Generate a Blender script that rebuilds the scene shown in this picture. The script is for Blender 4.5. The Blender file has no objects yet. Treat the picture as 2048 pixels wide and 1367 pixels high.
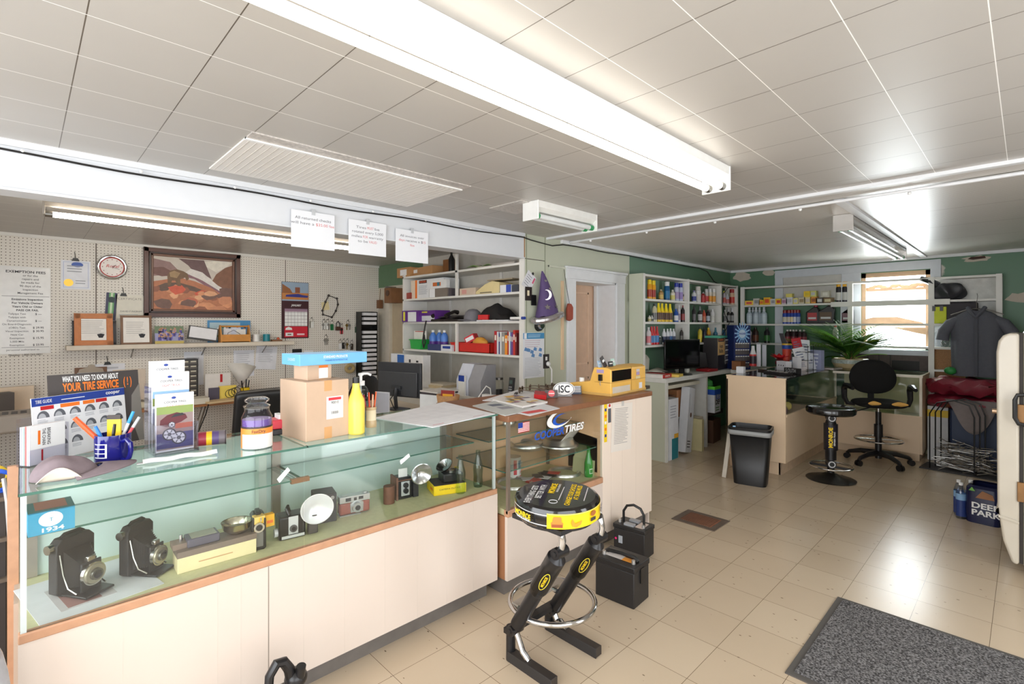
import bpy,bmesh,math,random
from mathutils import Vector,Matrix,Euler,Quaternion
random.seed(7)
PI = math.pi
sc = bpy.context.scene
C = sc.collection
# ------------------------------------------------------------------ camera, light, exposure
YAW = math.radians(45.75); FPX = 1005.0; HOR = 650.0; CAMZ = 1.55
cd = bpy.data.cameras.new('camera'); cam = bpy.data.objects.new('camera',cd); C.objects.link(cam)
cam.location = (0,0,CAMZ); cam.rotation_euler = (PI/2,0,YAW)
cd.sensor_width = 36; cd.lens = FPX*36/2048; cd.shift_y = -(683.5-HOR)/2048
cd.clip_start = .02; cd.clip_end = 200
sc.camera = cam
sc.view_settings.view_transform = 'Standard'; sc.view_settings.look = 'None'
sc.view_settings.exposure = .12; sc.view_settings.gamma = 1.0
sc.view_settings.use_curve_mapping = False
w = bpy.data.worlds.new('sky'); sc.world = w; w.use_nodes = True
bg = w.node_tree.nodes['Background']; bg.inputs[0].default_value = (.93,.96,1.0,1); bg.inputs[1].default_value = 4.0
def area(name,loc,rot,sx,sy,power,col=(1,1,1)):
    l = bpy.data.lights.new(name,'AREA'); l.shape = 'RECTANGLE'; l.size = sx; l.size_y = sy
    l.energy = power; l.color = col
    o = bpy.data.objects.new(name,l); C.objects.link(o); o.location = loc; o.rotation_euler = rot
    return o
area('daylight_shopfront_right',(1.33,.1,1.4),(0,PI/2,0),1.9,3.0,15,(.96,.98,1.0))
area('daylight_entrance_door',(1.33,2.9,1.15),(0,PI/2,0),2.0,.85,9,(.96,.98,1.0))
area('daylight_shopfront_behind',(-1.2,-1.53,1.4),(-PI/2,0,PI),3.6,1.9,44,(.96,.98,1.0))
area('daylight_far_window',(-1.2,8.3,1.75),(-PI/2,0,0),.75,1.0,60,(.9,.95,1.0))
# ------------------------------------------------------------------ perspective helpers: pixel of the photo -> point on a real plane
FW = Vector((-math.sin(YAW),math.cos(YAW),0)); RT = Vector((math.cos(YAW),math.sin(YAW),0))
def ray(px): return FW + RT*((px-1024)/FPX)
def at_z(px,py,z):
    t = (CAMZ-z)*FPX/(py-HOR); v = ray(px)*t; return Vector((v.x,v.y,z))
def at_x(px,py,x):
    d = ray(px); t = x/d.x; return Vector((x,d.y*t,CAMZ-(py-HOR)/FPX*t))
def at_y(px,py,y):
    d = ray(px); t = y/d.y; return Vector((d.x*t,y,CAMZ-(py-HOR)/FPX*t))
def X(px,y): return at_y(px,HOR,y).x
def Y(px,x): return at_x(px,HOR,x).y
# ------------------------------------------------------------------ materials (procedural)
def lin(c):
    out = []
    for v in c:
        v = v/255.0
        out.append(v/12.92 if v <= .04045 else ((v+.055)/1.055)**2.4)
    return out
MATS = {}
def M(col,rough=.5,metal=.0,var=.05,scale=14.0,bump=.0,coat=.0,emit=None):
    key = (tuple(col),rough,metal,var,scale,bump,coat,emit)
    if key in MATS: return MATS[key]
    m = bpy.data.materials.new('mat_%d_%d_%d' % tuple(int(v) for v in col)); m.use_nodes = True
    nt = m.node_tree; b = nt.nodes['Principled BSDF']; l = lin(col)
    b.inputs['Roughness'].default_value = rough; b.inputs['Metallic'].default_value = metal
    if coat: b.inputs['Coat Weight'].default_value = coat
    tc = nt.nodes.new('ShaderNodeTexCoord'); nz = nt.nodes.new('ShaderNodeTexNoise')
    nz.inputs['Scale'].default_value = scale; nz.inputs['Detail'].default_value = 3
    nt.links.new(tc.outputs['Object'],nz.inputs['Vector'])
    mx = nt.nodes.new('ShaderNodeMix'); mx.data_type = 'RGBA'
    mx.inputs['A'].default_value = [max(0,v*(1-var*2)) for v in l]+[1]
    mx.inputs['B'].default_value = [min(1,v*(1+var*2)) for v in l]+[1]
    nt.links.new(nz.outputs['Fac'],mx.inputs['Factor'])
    nt.links.new(mx.outputs['Result'],b.inputs['Base Color'])
    if bump:
        bp = nt.nodes.new('ShaderNodeBump'); bp.inputs['Strength'].default_value = bump; bp.inputs['Distance'].default_value = .004
        n2 = nt.nodes.new('ShaderNodeTexNoise'); n2.inputs['Scale'].default_value = scale*6; n2.inputs['Detail'].default_value = 4
        nt.links.new(tc.outputs['Object'],n2.inputs['Vector'])
        nt.links.new(n2.outputs['Fac'],bp.inputs['Height']); nt.links.new(bp.outputs['Normal'],b.inputs['Normal'])
    if emit:
        b.inputs['Emission Color'].default_value = l+[1]; b.inputs['Emission Strength'].default_value = emit
    MATS[key] = m
    return m
def thin_glass(name,tint,refl=.9,rough=.02,ior=1.45):
    m = bpy.data.materials.new(name); m.use_nodes = True; nt = m.node_tree; nt.nodes.clear()
    o = nt.nodes.new('ShaderNodeOutputMaterial'); mix = nt.nodes.new('ShaderNodeMixShader')
    tr = nt.nodes.new('ShaderNodeBsdfTransparent'); gl = nt.nodes.new('ShaderNodeBsdfGlossy')
    nz = nt.nodes.new('ShaderNodeTexNoise'); nz.inputs['Scale'].default_value = 5
    mp = nt.nodes.new('ShaderNodeMapRange'); mp.inputs['To Min'].default_value = rough; mp.inputs['To Max'].default_value = rough+.03
    nt.links.new(nz.outputs['Fac'],mp.inputs['Value']); nt.links.new(mp.outputs['Result'],gl.inputs['Roughness'])
    lw = nt.nodes.new('ShaderNodeLayerWeight'); lw.inputs['Blend'].default_value = .5
    pw = nt.nodes.new('ShaderNodeMath'); pw.operation = 'POWER'; pw.inputs[1].default_value = 4.0; nt.links.new(lw.outputs['Facing'],pw.inputs[0])
    f0 = ((ior-1)/(ior+1))**2
    fr = nt.nodes.new('ShaderNodeMapRange'); fr.inputs['To Min'].default_value = f0; fr.inputs['To Max'].default_value = .75; nt.links.new(pw.outputs[0],fr.inputs['Value'])
    tr.inputs['Color'].default_value = (*lin(tint),1); gl.inputs['Color'].default_value = (refl,refl,refl,1)
    nt.links.new(fr.outputs['Result'],mix.inputs['Fac']); nt.links.new(tr.outputs[0],mix.inputs[1]); nt.links.new(gl.outputs[0],mix.inputs[2])
    nt.links.new(mix.outputs[0],o.inputs['Surface'])
    return m
GLASS = thin_glass('clear_glass',(250,252,251))
GLASS_G = thin_glass('greenish_shelf_glass',(244,250,247))
GLASS_EDGE = M((70,112,98),.15,0,.1)
ACRYL = thin_glass('clear_acrylic',(246,246,250),.9,.04)
BOTTLE_G = thin_glass('pale_green_bottle_glass',(228,245,232),1.0,.03,1.7)
BOTTLE_E = thin_glass('emerald_bottle_glass',(70,165,60),1.0,.03,1.5)
PLASTIC_FILM = thin_glass('clear_plastic_film',(235,236,238),1.0,.12,1.6)
# ------------------------------------------------------------------ mesh builder
_tcache = {}
class MB:
    def __init__(s): s.v = []; s.f = []; s.mi = []; s.mats = []; s.T = Matrix.Identity(4)
    def _m(s,m):
        if m not in s.mats: s.mats.append(m)
        return s.mats.index(m)
    def add(s,vs,fs,m):
        b = len(s.v); i = s._m(m)
        for q in vs: s.v.append(s.T @ Vector(q))
        for f in fs: s.f.append([b+k for k in f]); s.mi.append(i)
        return s
    def at(s,loc=(0,0,0),rz=0,rx=0,ry=0,sc=1):
        s.T = Matrix.Translation(loc) @ Euler((rx,ry,rz)).to_matrix().to_4x4() @ Matrix.Scale(sc,4); return s
    def box(s,x0,x1,y0,y1,z0,z1,m):
        if x0 > x1: x0,x1 = x1,x0
        if y0 > y1: y0,y1 = y1,y0
        if z0 > z1: z0,z1 = z1,z0
        vs = [(x,y,z) for z in (z0,z1) for y in (y0,y1) for x in (x0,x1)]
        return s.add(vs,[(0,2,3,1),(4,5,7,6),(0,1,5,4),(2,6,7,3),(1,3,7,5),(0,4,6,2)],m)
    def cbox(s,c,sz,m): return s.box(c[0]-sz[0]/2,c[0]+sz[0]/2,c[1]-sz[1]/2,c[1]+sz[1]/2,c[2]-sz[2]/2,c[2]+sz[2]/2,m)
    def quad(s,a,b,c,d,m): return s.add([a,b,c,d],[(0,1,2,3)],m)
    def cyl(s,p0,p1,r0,r1,m,n=16,caps=True,m2=None):
        p0 = Vector(p0); p1 = Vector(p1); d = (p1-p0).normalized()
        a = d.orthogonal().normalized(); b = d.cross(a)
        vs = [p+(a*math.cos(2*PI*k/n)+b*math.sin(2*PI*k/n))*r for p,r in ((p0,r0),(p1,r1)) for k in range(n)]
        s.add(vs,[(k,(k+1) % n,n+(k+1) % n,n+k) for k in range(n)],m)
        if caps:
            s.add(vs[:n],[tuple(reversed(range(n)))],m2 or m); s.add(vs[n:],[tuple(range(n))],m2 or m)
        return s
    def lathe(s,prof,m,c=(0,0,0),n=20,mats=None,flat=1.0):
        # prof: list of (r, z); mats: optional material per segment; flat squeezes y
        c = Vector(c)
        for k in range(len(prof)-1):
            (r0,z0),(r1,z1) = prof[k],prof[k+1]; mm = mats[k] if mats else m
            vs = [c+Vector((r*math.cos(2*PI*i/n),r*flat*math.sin(2*PI*i/n),z)) for r,z in ((r0,z0),(r1,z1)) for i in range(n)]
            if r0 < 1e-6: s.add([c+Vector((0,0,z0))]+vs[n:],[(0,1+i,1+(i+1) % n) for i in range(n)],mm)
            elif r1 < 1e-6: s.add(vs[:n]+[c+Vector((0,0,z1))],[(i,(i+1) % n,n) for i in range(n)],mm)
            else: s.add(vs,[(i,(i+1) % n,n+(i+1) % n,n+i) for i in range(n)],mm)
        return s
    def tube(s,pts,r,m,n=8,closed=False,caps=True):
        P = [Vector(p) for p in pts]; L = len(P)
        tang = []
        for i in range(L):
            a = P[(i-1) % L] if closed or i > 0 else P[i]; b = P[(i+1) % L] if closed or i < L-1 else P[i]
            tang.append((b-a).normalized())
        nrm = tang[0].orthogonal().normalized(); vs = []
        for i in range(L):
            if i:
                q = tang[i-1].rotation_difference(tang[i]); nrm = q @ nrm
            bn = tang[i].cross(nrm)
            rr = r[i] if isinstance(r,(list,tuple)) else r
            for k in range(n): vs.append(P[i]+(nrm*math.cos(2*PI*k/n)+bn*math.sin(2*PI*k/n))*rr)
        fs = []
        for i in range(L if closed else L-1):
            j = (i+1) % L
            for k in range(n): fs.append((i*n+k,i*n+(k+1) % n,j*n+(k+1) % n,j*n+k))
        if not closed and caps: fs += [tuple(reversed(range(n))),tuple((L-1)*n+k for k in range(n))]
        return s.add(vs,fs,m)
    def ring(s,c,R,r,m,axis='z',n=40,k=10,sx=1,sy=1):
        pts = []
        for i in range(n):
            a = 2*PI*i/n; u,v = R*sx*math.cos(a),R*sy*math.sin(a)
            pts.append(Vector(c)+Vector({'z': (u,v,0),'y': (u,0,v),'x': (0,u,v)}[axis]))
        return s.tube(pts,r,m,k,True)
    def prism(s,poly,d,m,frame=None,m2=None):
        # poly (u,v) list (ccw), extruded along w by d; frame = (origin, U, V); W = U x V
        o,U,V = frame or (Vector(),Vector((1,0,0)),Vector((0,1,0)))
        o,U,V = Vector(o),Vector(U),Vector(V); W = U.cross(V); n = len(poly)
        A = [o+U*p[0]+V*p[1] for p in poly]; B = [a+W*d for a in A]
        s.add(A+B,[(i,(i+1) % n,n+(i+1) % n,n+i) for i in range(n)],m2 or m)
        s.add(A,[tuple(reversed(range(n)))],m); s.add(B,[tuple(range(n))],m)
        return s
    def grid(s,fn,nu,nv,m):
        vs = [fn(i/nu,j/nv) for j in range(nv+1) for i in range(nu+1)]
        fs = [(j*(nu+1)+i,j*(nu+1)+i+1,(j+1)*(nu+1)+i+1,(j+1)*(nu+1)+i) for j in range(nv) for i in range(nu)]
        return s.add(vs,fs,m)
    def ball(s,c,r,m,n=12,k=8,sc=(1,1,1)):
        c = Vector(c); prof = [(math.sin(PI*j/k),-math.cos(PI*j/k)) for j in range(k+1)]
        vs = [c+Vector((0,0,-r*sc[2]))]
        for j in range(1,k):
            for i in range(n): vs.append(c+Vector((prof[j][0]*r*sc[0]*math.cos(2*PI*i/n),prof[j][0]*r*sc[1]*math.sin(2*PI*i/n),prof[j][1]*r*sc[2])))
        vs.append(c+Vector((0,0,r*sc[2]))); e = len(vs)-1
        fs = [(0,1+(i+1) % n,1+i) for i in range(n)]
        for j in range(k-2):
            for i in range(n): fs.append((1+j*n+i,1+j*n+(i+1) % n,1+(j+1)*n+(i+1) % n,1+(j+1)*n+i))
        fs += [(e,1+(k-2)*n+i,1+(k-2)*n+(i+1) % n) for i in range(n)]
        return s.add(vs,fs,m)
    def text(s,st,h,o,U,V,m,width=None,bold=.0,align='CENTER',shear=.0,lift=.0006,dep=.0):
        key = (st,bold,align,shear)
        if key not in _tcache:
            cu = bpy.data.curves.new('t','FONT'); cu.body = st; cu.size = 1; cu.align_x = align; cu.align_y = 'CENTER'
            cu.offset = bold; cu.shear = shear; cu.resolution_u = 3
            to = bpy.data.objects.new('t',cu); C.objects.link(to)
            me = bpy.data.meshes.new_from_object(to.evaluated_get(bpy.context.evaluated_depsgraph_get()))
            _tcache[key] = ([q.co.copy() for q in me.vertices],[list(p.vertices) for p in me.polygons])
            bpy.data.objects.remove(to); bpy.data.curves.remove(cu); bpy.data.meshes.remove(me)
        vs,fs = _tcache[key]
        if not vs: return s
        U = Vector(U).normalized(); V = Vector(V).normalized(); W = U.cross(V); o = Vector(o)
        xs = [q.x for q in vs]; kx = h/.7
        if width: kx = width/max(1e-6,max(xs)-min(xs))
        return s.add([o+U*q.x*kx+V*q.y*h/.7+W*lift for q in vs],fs,m)
    def decal(s,o,U,V,w,h,m,lift=.0004):
        U = Vector(U).normalized(); V = Vector(V).normalized(); W = U.cross(V); o = Vector(o)+W*lift
        return s.quad(o-U*w/2-V*h/2,o+U*w/2-V*h/2,o+U*w/2+V*h/2,o-U*w/2+V*h/2,m)
    def disc(s,o,U,V,r,m,n=24,lift=.0005,ry=None):
        U = Vector(U).normalized(); V = Vector(V).normalized(); W = U.cross(V); o = Vector(o)+W*lift
        return s.add([o+U*r*math.cos(2*PI*k/n)+V*(ry or r)*math.sin(2*PI*k/n) for k in range(n)],[tuple(range(n))],m)
    def poly(s,o,U,V,pts,m,lift=.0005):
        U = Vector(U).normalized(); V = Vector(V).normalized(); W = U.cross(V); o = Vector(o)+W*lift
        return s.add([o+U*p[0]+V*p[1] for p in pts],[tuple(range(len(pts)))],m)
    def lines(s,o,U,V,w,h,n,m,fill=.9,th=.35,seed=1):
        # n thin illegible print lines in a w x h block centred on o
        r = random.Random(seed); U = Vector(U).normalized(); V = Vector(V).normalized(); o = Vector(o)
        for k in range(n):
            ln = w*(fill-.35*r.random()*r.random()); y = h/2-(k+.5)*h/n
            s.decal(o-U*(w-ln)/2+V*y,U,V,ln,h/n*th,m,.0007)
        return s
    def build(s,name,parent=None,loc=None,rz=0,bevel=0,seg=2,subsurf=0,sharp=.6,solidify=0):
        me = bpy.data.meshes.new(name); me.from_pydata([tuple(q) for q in s.v],[],s.f)
        for m in s.mats: me.materials.append(m)
        me.polygons.foreach_set('material_index',s.mi)
        bm = bmesh.new(); bm.from_mesh(me); bmesh.ops.remove_doubles(bm,verts=bm.verts,dist=1e-5)
        bm.to_mesh(me); bm.free()
        me.polygons.foreach_set('use_smooth',[True]*len(me.polygons)); me.set_sharp_from_angle(angle=sharp); me.update()
        o = bpy.data.objects.new(name,me); C.objects.link(o)
        if parent: o.parent = parent
        if loc is not None: o.location = loc
        if rz: o.rotation_euler = (0,0,rz)
        if solidify:
            md = o.modifiers.new('thick','SOLIDIFY'); md.thickness = solidify
        if bevel:
            md = o.modifiers.new('bevel','BEVEL'); md.width = bevel; md.segments = seg; md.limit_method = 'ANGLE'; md.angle_limit = .7
        if subsurf:
            md = o.modifiers.new('sub','SUBSURF'); md.levels = subsurf; md.render_levels = subsurf
        return o
def tag(o,label,cat,group=None,kind=None):
    o['label'] = label; o['category'] = cat
    if group: o['group'] = group
    if kind: o['kind'] = kind
    return o
def thing(name,label,cat,loc=(0,0,0),rz=0,group=None,rx=0,ry=0):
    o = bpy.data.objects.new(name,None); o.empty_display_size = .05; C.objects.link(o)
    o.location = loc; o.rotation_euler = (rx,ry,rz)
    return tag(o,label,cat,group)
def struct(name,mb,label,cat,bevel=0,parent=None):
    o = mb.build(name,parent,bevel=bevel)
    if parent is None: tag(o,label,cat,None,'structure')
    return o
def solo(mb,name,label,cat,loc=(0,0,0),rz=0,group=None,bevel=0,seg=2,subsurf=0,rx=0,ry=0,solidify=0):
    o = mb.build(name,None,loc,0,bevel,seg,subsurf,solidify=solidify); o.rotation_euler = (rx,ry,rz)
    return tag(o,label,cat,group)
def dup(root,loc,rz,label,group=None):
    r = root.copy(); C.objects.link(r); r.location = loc; r.rotation_euler = (root.rotation_euler.x,root.rotation_euler.y,rz); r['label'] = label
    if group: r['group'] = group
    for ch in list(root.children):
        c = ch.copy(); C.objects.link(c); c.parent = r
        for g in list(ch.children):
            d = g.copy(); C.objects.link(d); d.parent = c
    return r
UX,UY,UZ = Vector((1,0,0)),Vector((0,1,0)),Vector((0,0,1))
WHITE = M((238,238,236),.5); BLACK = M((18,18,18),.4); PAPER = M((236,237,238),.7,0,.02); INK = M((45,45,50),.7)
GREYINK = M((165,168,176),.7); CHROME = M((205,205,205),.12,1.0,.02); STEEL = M((150,148,144),.35,1.0)
RED = M((195,28,32),.45); YEL = M((246,208,24),.42); BLUE = M((28,60,150),.45); GRN = M((40,130,60),.5)
CARD = M((196,158,116),.75,0,.05); ORANGE = M((240,120,30),.5); CREAM = M((236,222,190),.6)
# ================================================================== the setting
H = 2.41; X0 = -3.30; YF = 8.05; XP = -6.60; YB = 3.72; XR = 1.40; YS = -1.60
def tile_floor():
    m = bpy.data.materials.new('vinyl_floor_tile'); m.use_nodes = True; nt = m.node_tree; b = nt.nodes['Principled BSDF']
    tc = nt.nodes.new('ShaderNodeTexCoord'); mp = nt.nodes.new('ShaderNodeMapping')
    mp.inputs['Location'].default_value = (1.045+.305*40,-2.70+.305*40,0); nt.links.new(tc.outputs['Object'],mp.inputs['Vector'])
    br = nt.nodes.new('ShaderNodeTexBrick'); br.offset = 0; br.squash = 1
    br.inputs['Scale'].default_value = 1; br.inputs['Brick Width'].default_value = .305; br.inputs['Row Height'].default_value = .305
    br.inputs['Mortar Size'].default_value = .0012; br.inputs['Mortar Smooth'].default_value = .2; br.inputs['Bias'].default_value = 0
    br.inputs['Color1'].default_value = (*lin((208,190,165)),1); br.inputs['Color2'].default_value = (*lin((200,181,156)),1)
    br.inputs['Mortar'].default_value = (*lin((108,90,70)),1)
    nt.links.new(mp.outputs['Vector'],br.inputs['Vector'])
    # dark flecks
    mp2 = nt.nodes.new('ShaderNodeMapping'); mp2.inputs['Scale'].default_value = (1,2.2,1); mp2.inputs['Rotation'].default_value = (0,0,.5); nt.links.new(tc.outputs['Object'],mp2.inputs['Vector'])
    vo = nt.nodes.new('ShaderNodeTexVoronoi'); vo.inputs['Scale'].default_value = 17; nt.links.new(mp2.outputs['Vector'],vo.inputs['Vector'])
    vs = nt.nodes.new('ShaderNodeSeparateColor'); nt.links.new(vo.outputs['Color'],vs.inputs[0])
    th = nt.nodes.new('ShaderNodeMath'); th.operation = 'MULTIPLY_ADD'; th.inputs[1].default_value = .22; th.inputs[2].default_value = -.09; nt.links.new(vs.outputs[0],th.inputs[0])
    cr = nt.nodes.new('ShaderNodeMath'); cr.operation = 'LESS_THAN'; nt.links.new(vo.outputs['Distance'],cr.inputs[0]); nt.links.new(th.outputs[0],cr.inputs[1])
    n2 = nt.nodes.new('ShaderNodeTexNoise'); n2.inputs['Scale'].default_value = 2.1; n2.inputs['Detail'].default_value = 5; nt.links.new(tc.outputs['Object'],n2.inputs['Vector'])
    mx0 = nt.nodes.new('ShaderNodeMix'); mx0.data_type = 'RGBA'; mx0.blend_type = 'MULTIPLY'; mx0.inputs['Factor'].default_value = .14
    cr2 = nt.nodes.new('ShaderNodeValToRGB'); cr2.color_ramp.elements[0].position = .3; cr2.color_ramp.elements[0].color = (.6,.55,.48,1); cr2.color_ramp.elements[1].position = .75
    nt.links.new(n2.outputs['Fac'],cr2.inputs['Fac']); nt.links.new(br.outputs['Color'],mx0.inputs['A']); nt.links.new(cr2.outputs['Color'],mx0.inputs['B'])
    mx = nt.nodes.new('ShaderNodeMix'); mx.data_type = 'RGBA'; nt.links.new(cr.outputs[0],mx.inputs['Factor'])
    nt.links.new(mx0.outputs['Result'],mx.inputs['A']); mx.inputs['B'].default_value = (*lin((120,102,82)),1)
    nt.links.new(mx.outputs['Result'],b.inputs['Base Color'])
    b.inputs['Roughness'].default_value = .25
    return m
def tile_ceiling(groove=False):
    m = bpy.data.materials.new('ceiling_panel_grooved' if groove else 'ceiling_tile'); m.use_nodes = True; nt = m.node_tree; b = nt.nodes['Principled BSDF']
    tc = nt.nodes.new('ShaderNodeTexCoord'); b.inputs['Roughness'].default_value = .36
    nz = nt.nodes.new('ShaderNodeTexNoise'); nz.inputs['Scale'].default_value = 3; nz.inputs['Detail'].default_value = 3; nt.links.new(tc.outputs['Object'],nz.inputs['Vector'])
    base = nt.nodes.new('ShaderNodeMix'); base.data_type = 'RGBA'
    base.inputs['A'].default_value = ((*lin((206,202,196)),1) if groove else (*lin((176,172,166)),1)); base.inputs['B'].default_value = ((*lin((216,212,206)),1) if groove else (*lin((184,180,174)),1)); nt.links.new(nz.outputs['Fac'],base.inputs['Factor'])
    sep = nt.nodes.new('ShaderNodeSeparateXYZ'); nt.links.new(tc.outputs['Object'],sep.inputs[0])
    def seam(axis,off,pitch,width,col,prev):
        a = nt.nodes.new('ShaderNodeMath'); a.operation = 'ADD'; a.inputs[1].default_value = 100*pitch-off; nt.links.new(sep.outputs[axis],a.inputs[0])
        d = nt.nodes.new('ShaderNodeMath'); d.operation = 'MODULO'; d.inputs[1].default_value = pitch; nt.links.new(a.outputs[0],d.inputs[0])
        lt = nt.nodes.new('ShaderNodeMath'); lt.operation = 'LESS_THAN'; lt.inputs[1].default_value = width; nt.links.new(d.outputs[0],lt.inputs[0])
        mx = nt.nodes.new('ShaderNodeMix'); mx.data_type = 'RGBA'; nt.links.new(lt.outputs[0],mx.inputs['Factor']); nt.links.new(prev,mx.inputs['A'])
        mx.inputs['B'].default_value = (*lin(col),1); return mx.outputs['Result']
    if groove:
        out = seam('Y',.0,.032,.005,(176,168,158),base.outputs['Result'])
        out = seam('Y',4.9,.84,.006,(130,118,105),out)
    else:
        out = seam('Y',.125,.3065,.0035,(96,88,78),base.outputs['Result'])
        out = seam('X',-.075,.291,.003,(250,248,244),out)
        vv = nt.nodes.new('ShaderNodeBump'); vv.inputs['Strength'].default_value = .04; n3 = nt.nodes.new('ShaderNodeTexNoise'); n3.inputs['Scale'].default_value = 160
        nt.links.new(tc.outputs['Object'],n3.inputs['Vector']); nt.links.new(n3.outputs['Fac'],vv.inputs['Height']); nt.links.new(vv.outputs['Normal'],b.inputs['Normal'])
    nt.links.new(out,b.inputs['Base Color'])
    return m
def pegboard_mat():
    m = bpy.data.materials.new('pegboard'); m.use_nodes = True; nt = m.node_tree; b = nt.nodes['Principled BSDF']; b.inputs['Roughness'].default_value = .45
    tc = nt.nodes.new('ShaderNodeTexCoord'); sep = nt.nodes.new('ShaderNodeSeparateXYZ'); nt.links.new(tc.outputs['Object'],sep.inputs[0])
    def cell(axis):
        a = nt.nodes.new('ShaderNodeMath'); a.operation = 'ADD'; a.inputs[1].default_value = 50; nt.links.new(sep.outputs[axis],a.inputs[0])
        d = nt.nodes.new('ShaderNodeMath'); d.operation = 'MODULO'; d.inputs[1].default_value = .0285; nt.links.new(a.outputs[0],d.inputs[0])
        e = nt.nodes.new('ShaderNodeMath'); e.operation = 'SUBTRACT'; e.inputs[1].default_value = .01425; nt.links.new(d.outputs[0],e.inputs[0])
        p = nt.nodes.new('ShaderNodeMath'); p.operation = 'POWER'; p.inputs[1].default_value = 2; nt.links.new(e.outputs[0],p.inputs[0]); return p.outputs[0]
    ad = nt.nodes.new('ShaderNodeMath'); nt.links.new(cell('Y'),ad.inputs[0]); nt.links.new(cell('Z'),ad.inputs[1])
    lt = nt.nodes.new('ShaderNodeMath'); lt.operation = 'LESS_THAN'; lt.inputs[1].default_value = .0042**2; nt.links.new(ad.outputs[0],lt.inputs[0])
    nz = nt.nodes.new('ShaderNodeTexNoise'); nz.inputs['Scale'].default_value = 1.5; nt.links.new(tc.outputs['Object'],nz.inputs['Vector'])
    bs = nt.nodes.new('ShaderNodeMix'); bs.data_type = 'RGBA'; bs.inputs['A'].default_value = (*lin((220,214,203)),1); bs.inputs['B'].default_value = (*lin((228,223,214)),1)
    nt.links.new(nz.outputs['Fac'],bs.inputs['Factor'])
    mx = nt.nodes.new('ShaderNodeMix'); mx.data_type = 'RGBA'; nt.links.new(lt.outputs[0],mx.inputs['Factor']); nt.links.new(bs.outputs['Result'],mx.inputs['A'])
    mx.inputs['B'].default_value = (*lin((105,95,82)),1); nt.links.new(mx.outputs['Result'],b.inputs['Base Color'])
    return m
def peel_paint(col,under,thr=.66,scale=2.3):
    m = bpy.data.materials.new('old_paint'); m.use_nodes = True; nt = m.node_tree; b = nt.nodes['Principled BSDF']; b.inputs['Roughness'].default_value = .45
    tc = nt.nodes.new('ShaderNodeTexCoord'); nz = nt.nodes.new('ShaderNodeTexNoise'); nz.inputs['Scale'].default_value = scale; nz.inputs['Detail'].default_value = 6
    nt.links.new(tc.outputs['Object'],nz.inputs['Vector'])
    cr = nt.nodes.new('ShaderNodeValToRGB'); cr.color_ramp.elements[0].position = thr; cr.color_ramp.elements[1].position = thr+.03
    cr.color_ramp.elements[0].color = (*lin(col),1); cr.color_ramp.elements[1].color = (*lin(under),1)
    nt.links.new(nz.outputs['Fac'],cr.inputs['Fac']); nt.links.new(cr.outputs['Color'],b.inputs['Base Color'])
    return m
WPAINT = M((226,228,230),.42,0,.03); SAGE = M((194,198,178),.5,0,.03,3); GREEN = peel_paint((84,122,94),(186,180,168),.70)
SHELFW = M((222,220,214),.5,0,.04,5); BEIGE = M((226,206,188),.5,0,.02,3); PEG = pegboard_mat()
mb = MB().box(XP-.3,XR+.1,YS-.1,YF+.2,-.1,0,tile_floor())
struct('floor',mb,'cream vinyl tile floor with dark flecks','floor')
ct,cg = tile_ceiling(),tile_ceiling(True)
mb = MB().box(XP-.3,XR+.1,YS-.1,3.70,H,H+.1,ct).box(XP-.3,XR+.1,3.70,YF+.2,H,H+.1,cg)
struct('ceiling',mb,'off-white tiled ceiling with grooved panels at the far end','ceiling')
# alcove back wall of pegboard
mb = MB().box(XP-.1,XP,YS,YB+.1,0,H,PEG)
for y in (.535,2.40): mb.box(XP,XP+.001,y-.004,y+.004,.3,H-.03,M((95,85,75),.8))
mb.box(XP,XP+.0015,.985,.988,.3,1.33,M((150,142,130),.8))
struct('wall_left',mb,'white pegboard wall behind the counter','wall')
struct('trim_1',MB().box(XP,XP+.02,YS,YB,H-.03,H,SHELFW),'white strip along the top of the pegboard','trim')
# alcove end wall with doorway
mb = MB()
dx0,dx1 = -6.28,-5.47
mb.box(XP-.1,dx0,YB,YB+.1,0,H,M((214,206,190),.5)); mb.box(dx0,dx1,YB,YB+.1,2.09,H,M((96,128,96),.5)); mb.box(dx1,X0-.1,YB,YB+.1,0,H,M((206,202,192),.5))
mb.box(XP,dx1,YB-.003,YB,2.09,H,M((96,128,96),.5))
struct('wall_back',mb,'alcove end wall painted green above the doorway','wall')
mb = MB(); tr = M((222,214,200),.5)
mb.box(dx0-.1,dx0,YB-.02,YB,0,2.1,tr).box(dx1,dx1+.08,YB-.02,YB,0,2.1,tr).box(dx0-.1,dx1+.08,YB-.022,YB,2.0,2.1,tr)
o = struct('door_1',MB().box(dx0,dx1,YB+.03,YB+.07,0,2.0,M((196,180,152),.5)),'beige alcove door in the corner beside the shelves','door')
mb.build('door_casing',o)
MB().ball((dx1-.08,YB-.0,1.0),.03,STEEL).build('door_knob',o)
# sage and green side wall with the recessed door
DY0,DY1 = Y(1149,X0),Y(1231,X0)
mb = MB(); t = .34
mb.box(X0-.03,X0,YB-.34,YB,0,H,SAGE); mb.box(X0-t,X0,YB,DY0,0,H,SAGE); mb.box(X0-t,X0,DY0,DY1,2.03,H,SAGE); mb.box(X0-t,X0,DY1,5.16,0,H,SAGE)
mb.box(X0-t,X0,5.16,YF,0,H,GREEN)
mb.box(X0-.06,X0+.004,YB-.352,YB-.34,0,2.18,SHELFW)
seam = M((140,145,122),.6)
for py in (3.66,3.40): mb.box(X0,X0+.003,py,py+.008,.9,H,seam)
mb.box(X0,X0+.002,YB-.34,3.66,2.175,2.181,M((70,60,50),.7))
struct('wall_side',mb,'sage and green painted side wall with recessed door','wall')
o = MB(); o.box(X0-.33,X0-.29,DY0,DY1,0,2.03,M((222,188,160),.45))
pn = M((232,200,172),.45)
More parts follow.
